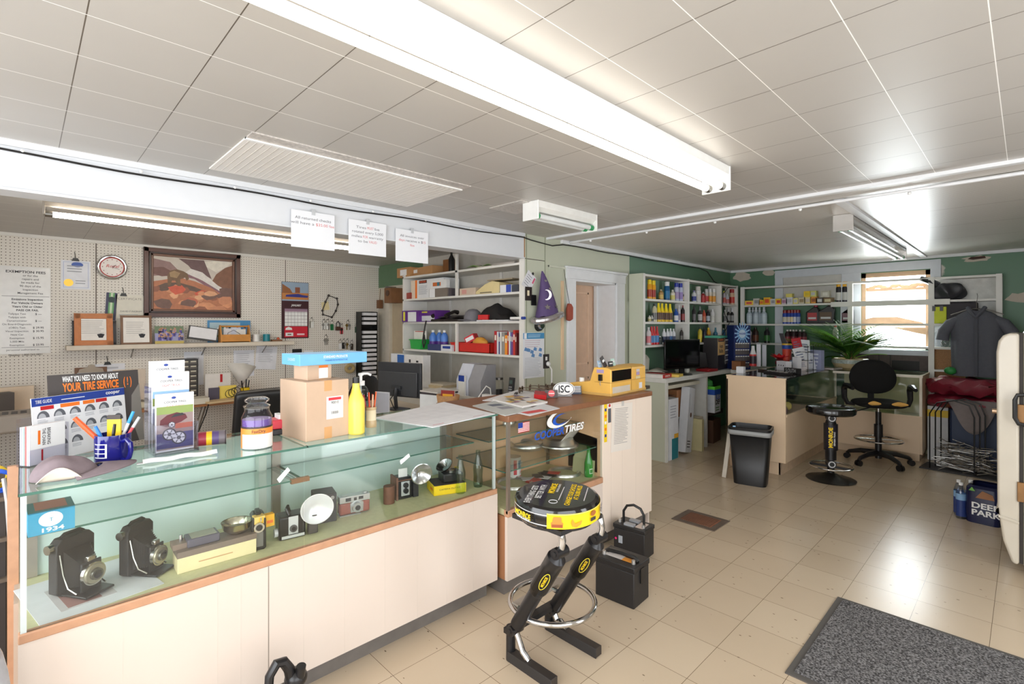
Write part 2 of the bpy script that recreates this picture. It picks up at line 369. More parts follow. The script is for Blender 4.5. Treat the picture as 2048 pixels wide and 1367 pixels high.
for (a,b_) in ((.12,.95),(1.1,1.93)):
    for yy in (DY0+.13,DY1-.15): o.box(X0-.29,X0-.283,yy,yy+.02,a,b_,pn)
    for zz in (a,b_-.02): o.box(X0-.29,X0-.283,DY0+.13,DY1-.13,zz,zz+.02,pn)
door = struct('door_2',o,'peach panelled door recessed in the sage wall','door')
mb = MB().box(X0-.29,X0+.005,DY0-.004,DY0+.02,0,2.03,WPAINT).box(X0-.29,X0+.005,DY1-.02,DY1+.004,0,2.03,WPAINT).box(X0-.29,X0+.005,DY0,DY1,2.01,2.034,WPAINT)
mb.box(X0-.27,X0-.23,DY1-.05,DY1,0,2.03,WPAINT)
mb.build('door_jamb',door)
mb = MB(); a,b_ = Y(1132,X0),Y(1247,X0)
mb.box(X0,X0+.022,a,DY0,0,2.03,WPAINT).box(X0,X0+.022,DY1,b_,0,2.03,WPAINT).box(X0,X0+.026,a-.01,b_+.01,2.03,2.13,WPAINT).box(X0,X0+.045,a-.03,b_+.03,2.13,2.155,WPAINT)
mb.box(X0,X0+.03,a-.02,b_+.02,2.115,2.13,WPAINT)
mb.build('door_casing',door,bevel=.003)
MB().ball((X0-.26,DY0+.07,1.0),.028,M((170,140,90),.25,1.0)).build('door_knob',door)
# far wall with window opening
WX0,WX1,WZ0,WZ1 = -1.56,-.84,1.24,2.24
mb = MB()
mb.box(X0-.34,WX0,YF,YF+.2,0,H,GREEN).box(WX1,XR,YF,YF+.2,0,H,GREEN).box(WX0,WX1,YF,YF+.2,0,WZ0,GREEN).box(WX0,WX1,YF,YF+.2,WZ1,H,GREEN)
pl = M((196,186,170),.8)
for cx,cz,rx_,rz_ in ((-3.12,2.31,.14,.07),(-2.72,2.34,.09,.05),(-.05,1.86,.14,.06),(-.42,2.33,.13,.035)):
    r = random.Random(cx)
    mb.poly((cx,YF,cz),UX,UZ,[(rx_*math.cos(2*PI*k/14)*(.7+.5*r.random()),rz_*math.sin(2*PI*k/14)*(.7+.5*r.random())) for k in range(14)],pl,.002)
mb.poly((-.42,YF,2.345),UX,UZ,[(-.08,-.01),(-.03,-.022),(.08,-.012),(.07,.015),(-.05,.012)],M((72,50,40),.8),.003)
struct('wall_far',mb,'green far wall with peeling plaster patches','wall')
TRIMB = M((205,210,216),.5,0,.04); RAW = M((190,158,128),.7,0,.1,9)
win = struct('window_1',MB().box(-2.63,WX0-.06,YF-.02,YF,2.25,2.36,TRIMB).box(WX0-.06,-.74,YF-.02,YF,2.25,2.36,TRIMB)
    .box(-2.63,-2.52,YF-.02,YF,1.05,2.25,TRIMB).box(-1.78,WX0,YF-.02,YF,1.0,2.25,TRIMB).box(WX1,-.74,YF-.02,YF,1.0,2.25,TRIMB).box(WX0-.06,-.72,YF-.05,YF,1.17,1.235,TRIMB)
    .box(-2.52,-1.78,YF-.008,YF,1.9,2.25,M((196,194,188),.6)),'bright far window in bare wooden frame between shelf posts','window',.002)
MB().box(WX0,WX0+.05,YF+.02,YF+.12,WZ0,WZ1,RAW).box(WX1-.05,WX1,YF+.02,YF+.12,WZ0,WZ1,RAW).box(WX0,WX1,YF+.02,YF+.12,WZ1-.06,WZ1,RAW).box(WX0,WX1,YF+.02,YF+.12,WZ0,WZ0+.03,SHELFW).box(WX0,WX1,YF+.05,YF+.1,2.0,2.03,RAW).box(WX0,WX1,YF+.05,YF+.1,1.52,1.555,SHELFW).build('window_frame',win)
MB().box(WX0+.04,WX1-.04,YF+.07,YF+.075,WZ0+.02,WZ1-.05,GLASS).build('window_pane',win)
r = random.Random(3); mb = MB()
for k in range(16):
    t_ = k/15; mb.ball((WX0+.07+t_*.6,YF+.06,2.035+.03*math.sin(t_*9)**2),.02+.022*r.random(),M((202,166,134),.9),7,5,(1.5,.6,.7))
for k in range(5): mb.ball((WX1-.22+.035*k,YF+.04,2.205+.01*r.random()),.03,M((150,118,90),.9),7,5,(1.4,.6,.6))
mb.build('foam_sealant',win,subsurf=1)
mb = MB().prism([(0,0),(.62,0),(.6,.03),(.35,.1),(.1,.1),(0,.075)],.02,RAW,((WX0+.04,YF+.03,1.555),(1,0,0),(0,0,1)))
mb.prism([(.3,0),(.66,0),(.64,-.09),(.55,-.07)],.02,RAW,((WX0+.04,YF+.03,1.52),(1,0,0),(0,0,1)))
mb.build('broken_board',win)
# shop front walls behind the camera and to its right, with their window openings
mb = MB(); wp = M((214,208,198),.5)
mb.box(XP,-3.05,YS-.1,YS,0,H,wp).box(.65,XR,YS-.1,YS,0,H,wp).box(-3.05,.65,YS-.1,YS,0,.45,wp).box(-3.05,.65,YS-.1,YS,2.35,H,wp)
struct('wall_front',mb,'shop front wall behind the camera','wall')
mb = MB().box(XR,XR+.1,YS,-1.4,0,H,wp).box(XR,XR+.1,1.6,2.45,0,H,wp).box(XR,XR+.1,3.35,YF,0,H,wp).box(XR,XR+.1,-1.4,1.6,0,.45,wp).box(XR,XR+.1,-1.4,1.6,2.35,H,wp).box(XR,XR+.1,2.45,3.35,2.15,H,wp)
struct('wall_right',mb,'shop front wall to the right of the camera','wall')
# beam over the counter opening
BZ = 2.187; BM = M((216,218,221),.4,0,.015)
mb = MB().box(X0-.14,X0,YS,YB-.345,BZ,H,BM).box(X0-.15,X0+.012,YS,YB-.35,BZ-.012,BZ,BM).box(X0,X0+.018,YS,YB-.35,H-.03,H,BM).box(X0-.14,X0+.003,YB-.349,YB-.336,BZ,H,M((170,132,96),.7))
struct('trim_2',mb,'white painted beam above the counter opening','beam')
mb = MB().box(X0,XR,3.685,3.725,H-.02,H,WPAINT)
struct('trim_3',mb,'white batten across the ceiling','trim')
mb = MB().box(-.93,-.87,3.99,YF,H-.018,H,WPAINT)
struct('trim_4',mb,'white ceiling batten beside the far tube light','trim')
mb = MB().box(X0,X0+.03,3.9,YF,H-.035,H,WPAINT).box(X0,XR,YF-.03,YF,H-.035,H,WPAINT)
struct('trim_5',mb,'white crown strip along green wall tops','trim')
# ceiling patch panels
mb = MB().box(-3.12,-2.49,.73,1.985,H-.008,H,M((232,228,222),.5,0,.02)).box(-2.49,-2.40,.73,1.985,H-.006,H,M((206,200,194),.35,.3,.25,60)).box(-2.505,-2.485,.73,1.985,H-.012,H,WHITE)
for k in range(38): mb.box(-3.1,-2.5,.75+k*.033,.753+k*.033,H-.0095,H-.007,M((200,195,188),.6))
solo(mb,'ceiling_patch_panel','pale grooved patch panel on the ceiling near the beam','panel')
mb = MB().box(-2.75,-2.42,2.45,2.72,H-.006,H,M((206,200,194),.35,.3,.2,60))
solo(mb,'ceiling_patch_panel','small speckled patch on the ceiling beside the short tube light','panel')
# ================================================================== ceiling lights, conduit, cables
TUBE_ON = M((255,249,238),.4,0,.0,emit=5.0); TUBE_HI = M((255,247,232),.4,0,.0,emit=34.0); TUBE_OFF = M((225,228,228),.25); FIX = M((236,236,232),.35)
def tube_light(name,label,x,y0,y1,on,z=2.30,w=.13,gap=.055,n=2,fixm=None,refl=False,green=False):
    t = thing(name,label,'ceiling light',(x,(y0+y1)/2,H)); L = (y1-y0)/2; f = fixm or FIX
    mb = MB().prism([(-w/2,0),(-w/2,-.045),(-w/4,-.07),(w/4,-.07),(w/2,-.045),(w/2,0)],2*L,f,((0,L,0),(1,0,0),(0,0,1)))
    mb.build('housing',t,bevel=.002)
    for s in (-1,1):
        mb = MB().box(-w/2-.004,w/2+.004,s*L-.006,s*L+.006,-.13,0,f)
        mb.build('end_plate',t,bevel=.003)
    for k in range(n):
        tx = (k-(n-1)/2)*gap*1.25
        MB().cyl((tx,-L+.03,z-H),(tx,L-.03,z-H),.018,.018,(TUBE_HI if n == 1 else TUBE_ON) if on else TUBE_OFF,16).build('tube',t)
        for s in (-1,1): MB().cyl((tx,s*(L-.045),z-H),(tx,s*(L-.006),z-H),.021,.021,M((40,150,90),.4) if green else STEEL,12).build('tube_socket',t)
    return t
tube_light('tube_light','long lit double tube light in the middle of the ceiling',-1.20,.30,2.74,True,2.305,.15,.06)
tube_light('tube_light','lit tube light above the pegboard alcove',-4.55,.10,2.58,True,2.29,.075,.06,1,M((168,160,150),.35,.3))
tube_light('tube_light','short unlit double tube light at the end of the beam',-2.41,2.53,3.20,False,2.31,.14,.05,green=True)
tube_light('tube_light','long unlit tube light near the far window',-1.0,4.56,6.98,False,2.30,.13,.05,fixm=M((190,186,180),.2,.5),green=True)
pts = [(X0+.02,4.02,H-.02)]+[(X0+.05+(XR-X0-.05)*k/20,4.0-.002*k,H-.016) for k in range(21)]
mb = MB().tube(pts,.011,WPAINT,8)
for k in range(7): mb.ball((-3.0+.62*k,4.0,H-.03),.012,WHITE,8,5)
solo(mb,'conduit_pipe','white conduit pipe running across the ceiling','pipe')
cab = M((28,26,26),.6)
pts = [(X0+.025,YS+.01+(3.33-YS)*k/30,2.362+.006*math.sin(k*.9)-.012*math.sin(k/30*PI)) for k in range(31)]
pts += [(X0+.02,3.45,2.355),(X0+.018,3.6,2.345),(X0+.02,3.75,2.335)]+[(X0+.035,3.9+k*.2,2.36+.005*math.sin(k*1.3)) for k in range(16)]
pts += [(X0+.04,7.15,2.33),(X0+.05,7.35,2.2),(X0+.1,7.55,2.13),(X0+.2,7.8,2.12)]
mb = MB().tube(pts,.006,cab,6)
for k in range(9): mb.ball((X0+.025,-.9+.45*k,2.363),.009,WHITE,6,4)
solo(mb,'cable','black cable tacked along the beam and side wall','cable')
pts = [(X0+.225,7.72,2.115),(X0+.24,7.4,2.1),(X0+.24,7.22,2.0),(X0+.24,7.2,1.85),(X0+.235,7.3,1.7),(X0+.235,7.45,1.58),(X0+.235,7.2,1.4),(X0+.235,7.05,1.3)]
solo(MB().tube(pts,.005,cab,6),'cable','black cable looping in front of the green wall shelves','cable')
# ================================================================== showcase counters
WOOD = M((190,144,112),.45,0,.1,22); WOODD = M((136,92,64),.4,0,.12,18); MINT = M((212,231,225),.45,0,.03,4); FELT = M((198,196,152),.85,0,.06,40)
PANEL = M((218,204,192),.5,0,.015,3); KICK = M((110,104,98),.7,0,.12); POSTM = M((170,162,152),.4,.7,.12)
CX,CB,CY0,CY1,CT = -2.11,-2.58,-.01,1.93,1.045
t = thing('display_counter','long glass display counter with beige panel front holding old cameras','display counter',(0,0,0))
mb = MB().box(CX-.02,CX,CY0,CY1+.01,.10,.592,PANEL).box(CB-.02,CX-.02,CY1-.01,CY1+.01,.10,.592,PANEL).box(CB-.02,CX-.02,CY0,CY0+.02,.10,.60,M((196,178,158),.6)).box(CB-.02,CB,CY0+.02,CY1-.01,.10,1.03,MINT)
gr = M((214,202,190),.6)
for k,yy in enumerate((.24,.52,.60,.70,.84,1.02,1.22,1.40,1.58,1.76)): mb.box(CX,CX+.0006,yy,yy+(.002 if k != 3 else .004),.10,.59,gr if k != 3 else M((150,138,126),.6))
mb.build('base_cabinet',t)
MB().box(CB,CX-.06,CY0+.03,CY1-.02,0,.10,KICK).build('kick_base',t)
MB().box(CX-.025,CX+.006,CY0,CY1+.005,.592,.622,WOOD).build('wood_rail',t,bevel=.004)
MB().box(CB,CX-.025,CY0+.02,CY1-.0,.592,.618,FELT).build('felt_floor',t)
MB().box(CX-.008,CX-.002,CY0+.01,.842,.622,1.035,GLASS).box(CX-.008,CX-.002,.848,CY1-.005,.622,1.035,GLASS).build('front_glass',t)
MB().box(CB,CX-.01,CY1-.012,CY1-.006,.622,1.035,GLASS).build('end_glass',t)
MB().box(CB,CX-.01,CY0+.004,CY0+.010,.622,1.035,GLASS).build('end_glass',t)
def slab(x0,x1,y0,y1,z0,z1):
    b = MB().box(x0,x1,y0,y1,z1-.0005,z1,GLASS_G); e = .0015
    b.box(x0,x0+e,y0,y1,z0,z1-.0006,GLASS_EDGE).box(x1-e,x1,y0,y1,z0,z1-.0006,GLASS_EDGE).box(x0,x1,y0,y0+e,z0,z1-.0006,GLASS_EDGE).box(x0,x1,y1-e,y1,z0,z1-.0006,GLASS_EDGE); return b
slab(CB-.02,CX+.005,CY0,.853,CT-.009,CT).build('top_glass',t); slab(CB-.02,CX+.005,.857,CY1+.01,CT-.009,CT).build('top_glass',t)
slab(CB+.03,-2.27,CY0+.02,.88,.858,.865).build('glass_shelf',t); slab(CB+.03,-2.27,.90,CY1-.03,.858,.865).build('glass_shelf',t)
for yy in (CY0+.012,CY1-.012): MB().box(CX-.014,CX-.001,yy-.007,yy+.007,.62,1.035,M((206,218,218),.3,.3)).build('corner_strip',t)
for yy in (.89,CY1-.03,CY0+.03): MB().box(CB,CB+.015,yy-.02,yy+.02,.62,1.03,POSTM).build('shelf_upright',t)
MB().box(CB+.01,CB+.06,.795,.83,.62,1.03,M((190,200,190),.4,.3)).build('shelf_upright',t)
mb = MB()
for yy in (.87,.91): mb.box(CB+.01,-2.28,yy-.004,yy+.004,.848,.857,POSTM)
mb.box(-2.285,-2.265,.85,.93,.848,.868,M((150,110,80),.5,.5)); mb.build('shelf_bracket',t)
MB().box(CB-.03,CB-.01,CY0-.03,CY0,.12,1.035,WOOD).box(CB-.03,CX-.3,CY0-.012,CY0,.12,.6,M((186,166,150),.6)).build('back_post',t)
mb = MB().box(CB+.01,CX-.01,.853-.004,.857+.004,CT+.0002,CT+.0018,M((205,200,180),.4)); mb.build('joint_tape',t)
mb = MB().prism([(-.03,-.01),(.03,-.006),(.032,.012),(-.026,.01)],.0006,M((236,240,240),.5),((CX-.001,.76,.94),(0,.75,.66),(0,-.66,.75))); mb.build('tape_scrap',t)
mb = MB().prism([(-.03,-.01),(.03,-.006),(.03,.012),(-.026,.01)],.0006,M((236,240,240),.5),((CX-.001,1.33,.90),(0,.9,.44),(0,-.44,.9))); mb.build('tape_scrap',t)
# second counter with tyre shop lettering
DX,DB,EY0,EYG,EY1,ET = -2.055,-2.56,1.965,2.877,3.526,1.036
PEACH = M((232,190,148),.5,0,.04)
t = thing('display_counter','shorter glass counter with blue and white tyre lettering on its front','display counter')
mb = MB().box(DX-.02,DX,EY0,EYG,.10,.462,PANEL).box(DX-.02,DX,EYG,EY1,.10,1.02,M((238,222,206),.5,0,.02,3)).box(DB-.18,DX-.02,EY1-.02,EY1,.0,1.02,PANEL)
mb.box(DB-.02,DB,EY0,EY1-.02,.10,1.0,PEACH).box(DB,DX-.02,EYG,EYG+.02,.46,1.0,PEACH).box(DB,DX-.02,EY0,EY0+.01,.1,.46,M((160,110,74),.6))
for yy in (2.98,3.12,3.3): mb.box(DX,DX+.0006,yy,yy+.002,.1,1.02,M((218,202,188),.6))
mb.poly((DB+.2,EYG,.66),UX,UZ,[(.0,-.14),(.26,-.14),(.26,.1),(.0,.13)],M((120,84,60),.8),.0)
mb.build('base_cabinet',t)
MB().box(DB,DX-.05,EY0+.02,EY1-.04,0,.10,KICK).build('kick_base',t)
MB().box(DX-.03,DX+.006,EY0,EYG,.46,.50,WOOD).build('wood_rail',t,bevel=.004)
MB().box(DB,DX-.03,EY0+.01,EYG,.462,.496,FELT).build('felt_floor',t)
MB().box(DX-.008,DX-.002,EY0+.015,EYG-.005,.50,1.0,GLASS).build('front_glass',t)
MB().box(DB-.18,DX+.008,EY0,EY1,1.0,ET,WOODD).build('wood_top',t,bevel=.004)
for xx,yy in ((DX-.004,EY0+.01),(DB+.01,EYG-.012)): MB().box(xx-.008,xx+.008,yy-.01,yy+.01,.48,1.0,M((150,138,126),.35,.7)).build('corner_strip',t)
MB().box(DB+.008,DB+.02,2.3,2.32,.48,1.0,M((110,90,70),.4,.6)).build('shelf_upright',t)
slab(DB+.01,DX-.04,EY0+.02,EYG-.02,.70,.707).build('glass_shelf',t)
slab(DB+.01,DX-.18,EY0+.02,EYG-.02,.852,.859).build('glass_shelf',t)
F,U_ = (0,1,0),(0,0,1)
def lett(st,px,py,h,m,w):
    p = at_x(px,py,DX+.0004); return (st,h,p,F,U_,m,w)
mb = MB(); p = at_x(1100,855,DX); q = at_x(1167,848,DX)
yc = (Y(1068,DX),Y(1127,DX),Y(1167,DX)); mb.text('COOPER',.045,(DX,(yc[0]+yc[1])/2,.882),UY,UZ,M((24,84,190),.4),yc[1]-yc[0],.025,'CENTER',.2)
mb.text('TIRES',.045,(DX,(yc[1]+yc[2])/2,.885),UY,UZ,WHITE,yc[2]-yc[1]-.01,.025,'CENTER',.2)
def crescent(cy,cz,a,b2,tilt,m,gap):
    o_,i_ = [],[]
    for k in range(25):
        an = math.radians(38+gap*k/24); ox,oz = a*math.cos(an),b2*math.sin(an)
        s = 1-.34*math.sin(PI*k/24); ix,iz = a*s*math.cos(an)+a*.05,b2*s*math.sin(an)
        o_.append((ox,oz)); i_.append((ix,iz))
    for k in range(24):
        mb.poly((DX,cy,cz),(0,math.cos(tilt),math.sin(tilt)),(0,-math.sin(tilt),math.cos(tilt)),[o_[k],o_[k+1],i_[k+1],i_[k]][::-1],m,.0006)
crescent(Y(1119,DX),.962,.12,.052,.12,WHITE,300); crescent(Y(1121,DX),.957,.075,.034,.12,M((24,84,190),.4),290)
mb.build('window_lettering',t)
mb = MB(); cy,cz,fw,fh = 2.098,.955,.095,.058
mb.decal((DX,cy,cz),UY,UZ,fw,fh,WHITE,.0004)
for k in range(7): mb.decal((DX,cy,cz+fh/2-(k*2+.5)*fh/13),UY,UZ,fw,fh/13,RED,.0008)
mb.decal((DX,cy-fw*.3,cz+fh*.23),UY,UZ,fw*.4,fh*.54,BLUE,.0012); mb.build('flag_sticker',t)
mb = MB().decal((DX,Y(1211,DX),.87),UY,UZ,.035,.27,YEL,.0008).decal((DX,Y(1219,DX),.93),UY,UZ,.035,.13,M((90,92,98),.5),.0008).decal((DX,Y(1219,DX),.985),UY,UZ,.035,.04,WHITE,.001).disc((DX,Y(1219,DX),.985),UY,UZ,.012,RED,12,.0014)
for k in range(5): mb.decal((DX,Y(1211,DX),.78+.045*k),UY,UZ,.02,.02,[BLUE,ORANGE,WHITE,ORANGE,BLUE][k],.0012)
mb.build('sticker_strip',t)
# ================================================================== things on and in the long counter
def ud(vx): return ray(vx).normalized()
def board(name,label,cat,bl,U,w,h,lean,d,m,deco=None,loc_group=None,mback=None):
    # a standing sheet/board: bl bottom-left corner, U along its width, lean backwards (radians)
    U = Vector(U).normalized(); N = Vector((U.y,-U.x,0)); V = (UZ*math.cos(lean)-N*math.sin(lean)).normalized(); W = U.cross(V)
    rz = math.atan2(U.y,U.x); lu,lv,lw = UX,Vector((0,math.sin(lean),math.cos(lean))),Vector((0,-math.cos(lean),math.sin(lean)))
    mb = MB().prism([(0,0),(w,0),(w,h),(0,h)],d,m,(lw*-d,lu,lv),mback)
    if deco: deco(mb,lu,lv,lambda u,v: lu*u+lv*v)
    return solo(mb,name,label,cat,bl,rz,loc_group)
# -- tyre service board and tyre chart
def d1(mb,u,v,P):
    mb.text('WHAT YOU NEED TO KNOW ABOUT',.022,P(.14,.289),u,v,WHITE,.19,.02); mb.text('YOUR TIRE SERVICE',.032,P(.14,.255),u,v,ORANGE,.19,.03)
    mb.text('( ! )',.034,P(.268,.262),u,v,ORANGE,.03,.02)
    mb.lines(P(.14,.158),u,v,.18,.022,2,YEL).lines(P(.14,.135),u,v,.18,.02,3,WHITE)
    mb.poly(P(.3,.0),u,v,[(0,0),(.02,0),(.012,.25),(-.02,.2),(-.025,.1)],M((120,116,110),.6))
bl = at_z(72,928,CT); U1 = ud(1242)
board('leaflet_board','dark leaflet board with orange tire service lettering standing behind the tyre chart','sign',bl-Vector((U1.y,-U1.x,0))*.085+U1*.11,ud(1600),.31,.31,.12,.006,M((62,56,54),.5),d1)
def d2(mb,u,v,P):
    mb.decal(P(.175,.222),u,v,.35,.03,BLUE); mb.text('TIRE GUIDE',.012,P(.04,.222),u,v,WHITE,.055,.01); mb.text('cooper',.014,P(.3,.224),u,v,WHITE,.06,.02)
    mb.lines(P(.15,.221),u,v,.1,.008,1,WHITE)
    for k,(x,m) in enumerate(((.05,RED),(.13,ORANGE),(.2,ORANGE),(.25,RED))): mb.decal(P(x,.198),u,v,.045 if k != 1 else .07,.014,m,.0007)
    tg = M((92,96,104),.6); lt = M((176,180,186),.6)
    for r_ in range(3):
        for c in range(6 if r_ == 0 else (6 if r_ == 1 else 3)):
            x,y = .035+c*.056,.162-r_*.055
            arc = [(.021*math.cos(PI*k/10),.026*math.sin(PI*k/10)) for k in range(11)]; mb.poly(P(x,y),u,v,arc,tg,.0006)
            mb.poly(P(x-.004,y),u,v,[(.013*math.cos(PI*k/8),.017*math.sin(PI*k/8)) for k in range(9)],lt,.0009)
            mb.lines(P(x,y-.012),u,v,.04,.014,3,GREYINK,seed=c+r_*7)
board('tyre_chart','white tyre chart with blue header leaning on the counter behind the blue mug','sign',bl,U1,.35,.238,.1,.004,M((232,234,238),.35),d2)
# -- booklet holder
p = at_z(66,932,CT); t = thing('booklet_holder','clear holder of white booklets in front of the tyre chart','booklet holder',p+Vector((.02,-.01,0)),math.atan2(U1.y,U1.x))
MB().box(0,.13,0,.004,0,.06,ACRYL).box(0,.003,0,.06,0,.14,ACRYL).box(.127,.13,0,.06,0,.14,ACRYL).box(0,.13,.056,.06,0,.17,ACRYL).box(0,.13,0,.06,0,.003,ACRYL).build('acrylic_case',t)
for k in range(6):
    cs = [PAPER,PAPER,M((228,120,110),.6),M((180,220,200),.6),PAPER,M((210,214,222),.6)]
    mb = MB().box(.006,.122,.006+k*.008,.0125+k*.008,.004,.145-.001*k,cs[k])
    if k == 0:
        mb.text('BREAKING',.011,(.066,.0058,.1),(0,0,-1),(1,0,0),INK,.06,.01).text('THE CHAIN',.011,(.05,.0058,.1),(0,0,-1),(1,0,0),INK,.06,.01)
        mb.decal((.035,.0058,.1),UX,UZ,.008,.05,ORANGE).decal((.045,.0058,.035),UX,UZ,.006,.04,RED)
    mb.build('booklet',t)
# -- mug with pens
NAVY = M((20,22,110),.12,0,.02,coat=.5)
p = at_z(226,928,CT); t = thing('mug','dark blue mug holding pens beside the tyre chart','mug',p)
MB().lathe([(0,0),(.05,0),(.054,.006),(.054,.112),(.05,.112),(.049,.012),(0,.01)],NAVY,n=28).build('mug_body',t)
hd = Vector((.62,.30,0)).normalized()
MB().tube([hd*.05+UZ*.088,hd*.075+UZ*.096,hd*.092+UZ*.085,hd*.096+UZ*.06,hd*.088+UZ*.035,hd*.07+UZ*.022,hd*.05+UZ*.024],[.008]*7,NAVY,10).build('handle',t)
mb = MB()
for k in range(8):
    a0,a1 = math.radians(-72+k*6),math.radians(-66+k*6); r_ = .0546
    for z0,z1,m in ((.035,.085,WHITE),): mb.quad((r_*math.cos(a0),r_*math.sin(a0),z0),(r_*math.cos(a1),r_*math.sin(a1),z0),(r_*math.cos(a1),r_*math.sin(a1),z1),(r_*math.cos(a0),r_*math.sin(a0),z1),m)
    r_ = .0549
    if k < 7:
        for z0,z1 in ((.038,.05),(.053,.066),(.069,.082)): mb.quad((r_*math.cos(a0),r_*math.sin(a0),z0),(r_*math.cos(a1),r_*math.sin(a1),z0),(r_*math.cos(a1),r_*math.sin(a1),z1),(r_*math.cos(a0),r_*math.sin(a0),z1),NAVY)
mb.build('printed_label',t)
def pen(base,tip,r_,col,label,capcol=None,cat='pen',group=None):
    b,e = Vector(base),Vector(tip); d_ = e-b
    mb = MB().cyl((0,0,0),d_*.06,r_*.3,r_,M(col,.35),10).cyl(d_*.06,d_*.75,r_,r_,M(col,.35),10).cyl(d_*.75,d_,r_*1.1,r_*.95,M(capcol or col,.35),10)
    return solo(mb,'pen',label,cat,b,group=group)
c = p; G = 'pens in the blue mug'
pen(c+Vector((.01,.015,.02)),c+Vector((-.02,-.105,.18)),.008,(235,90,40),'fat orange pen sticking out left of the blue mug',None,group=G)
pen(c+Vector((.02,.0,.02)),c+Vector((.0,-.05,.145)),.0055,(30,120,210),'short blue pen in the blue mug',None,group=G)
pen(c+Vector((-.01,.0,.02)),c+Vector((.0,.06,.185)),.0055,(230,236,240),'white pen with blue cap leaning right in the mug',(40,150,210),group=G)
pen(c+Vector((.0,.0,.02)),c+Vector((.02,.075,.165)),.005,(200,70,80),'silver tipped red pen at the right of the mug',(190,195,200),group=G)
pen(c+Vector((.02,-.01,.02)),c+Vector((.03,.002,.15)),.005,(24,22,22),'black pen in the middle of the blue mug',None,group=G)
solo(MB().box(-.022,.022,-.004,.004,0,.155,YEL).box(-.022,.022,-.0045,.0045,.15,.165,M((50,40,34),.5)),'box_cutter','yellow flat tool standing in the blue mug','tool',c+Vector((-.01,.005,.012)),math.radians(55))
# -- grey cap
CAPG = M((126,112,116),.85,0,.06,60,.15); p = at_z(128,956,CT)
t = thing('cap','crumpled grey baseball cap at the counter edge below the tyre chart','cap',p+Vector((-.02,.005,0)),math.radians(84))
def capf(u,v):
    a = 2*PI*u; r_ = .072*math.cos(v*PI/2)**.6 if v < 1 else 0
    return Vector((r_*1.25*math.cos(a),r_*.85*math.sin(a),.002+.068*math.sin(v*PI/2)*(1+.22*math.sin(3*a+1)*v*(1-v)*2)-.02*max(0,math.cos(a))*math.sin(v*PI)))
MB().grid(capf,28,8,CAPG).build('crown',t,subsurf=1)
def bill(u,v):
    a = (u-.5)*PI*.95; r_ = .07+.085*v
    return Vector((.02+r_*math.cos(a)*1.1,.074*math.sin(a)*(.9+.25*v),.016+.012*math.cos(a*1.5)-.008*v))
MB().grid(bill,14,5,CAPG).build('visor',t,solidify=.004)
LIN = M((222,210,196),.9)
MB().grid(lambda u,v: Vector((-.065+.11*u,-.066-.012*v,.006+(.042*math.sin(PI*u))*v)),12,4,LIN).build('sweatband',t,solidify=.002)
# -- white wrapped paper
U2 = ud(2056); mb = MB()
mb.grid(lambda u,v: Vector((.04*(v-.5)*(.9+.1*math.sin(u*9)),.235*(u-.5),.005+.012*math.sin(PI*v)+.002*math.sin(u*14))),16,6,PAPER).box(-.01,.01,-.135,-.112,.003,.006,PAPER)
solo(mb,'paper_wrapper','long white paper wrapper lying before the brochure rack','paper',at_z(362,917,CT),-.08,solidify=0)
# -- brochure rack with three tiers
p = at_z(310,914,CT); t = thing('brochure_rack','clear tiered rack of tyre brochures beside the mug','brochure rack',p,math.radians(4))
mb = MB(); bw = .148
for k in range(3):
    x = -.015-.045*k; z0 = .0+.0*k; zt = .155+.06*k
    mb.box(x-.002,x,0,bw,.012,zt*.75,ACRYL)
mb.box(-.16,-.157,0,bw,0,.27,ACRYL).box(-.16,.0,0,.003,0,.12,ACRYL).box(-.16,-.06,0,.003,.12,.26,ACRYL).box(-.16,.0,bw-.003,bw,0,.12,ACRYL).box(-.16,.005,0,bw,0,.006,ACRYL).box(.0,.005,0,bw,.0,.014,ACRYL)
mb.build('acrylic_case',t)
def brochure(k,top,title,sub,pic):
    x = -.03-.045*k; w_ = .13-.004*k; y0 = .009
    mb = MB().box(x-.012,x,y0,y0+w_,.008,top,PAPER); f = (x,y0+w_/2,0)
    D = lambda dy,z,w2,h2,m,l=.0006: mb.decal((x,y0+w_/2+dy,z),UY,UZ,w2,h2,m,l)
    mb.text(title,.008,(x,y0+w_/2,top-.034),UY,UZ,INK,.075,.005); mb.disc((x,y0+w_/2-.005,top-.017),UY,UZ,.008,BLUE,12,ry=.005)
    mb.text(sub,.009,(x,y0+w_/2,top-.052),UY,UZ,M((225,90,80),.6),.06)
    pic(D,mb,x,y0+w_/2,top)
    mb.build('brochure',t)
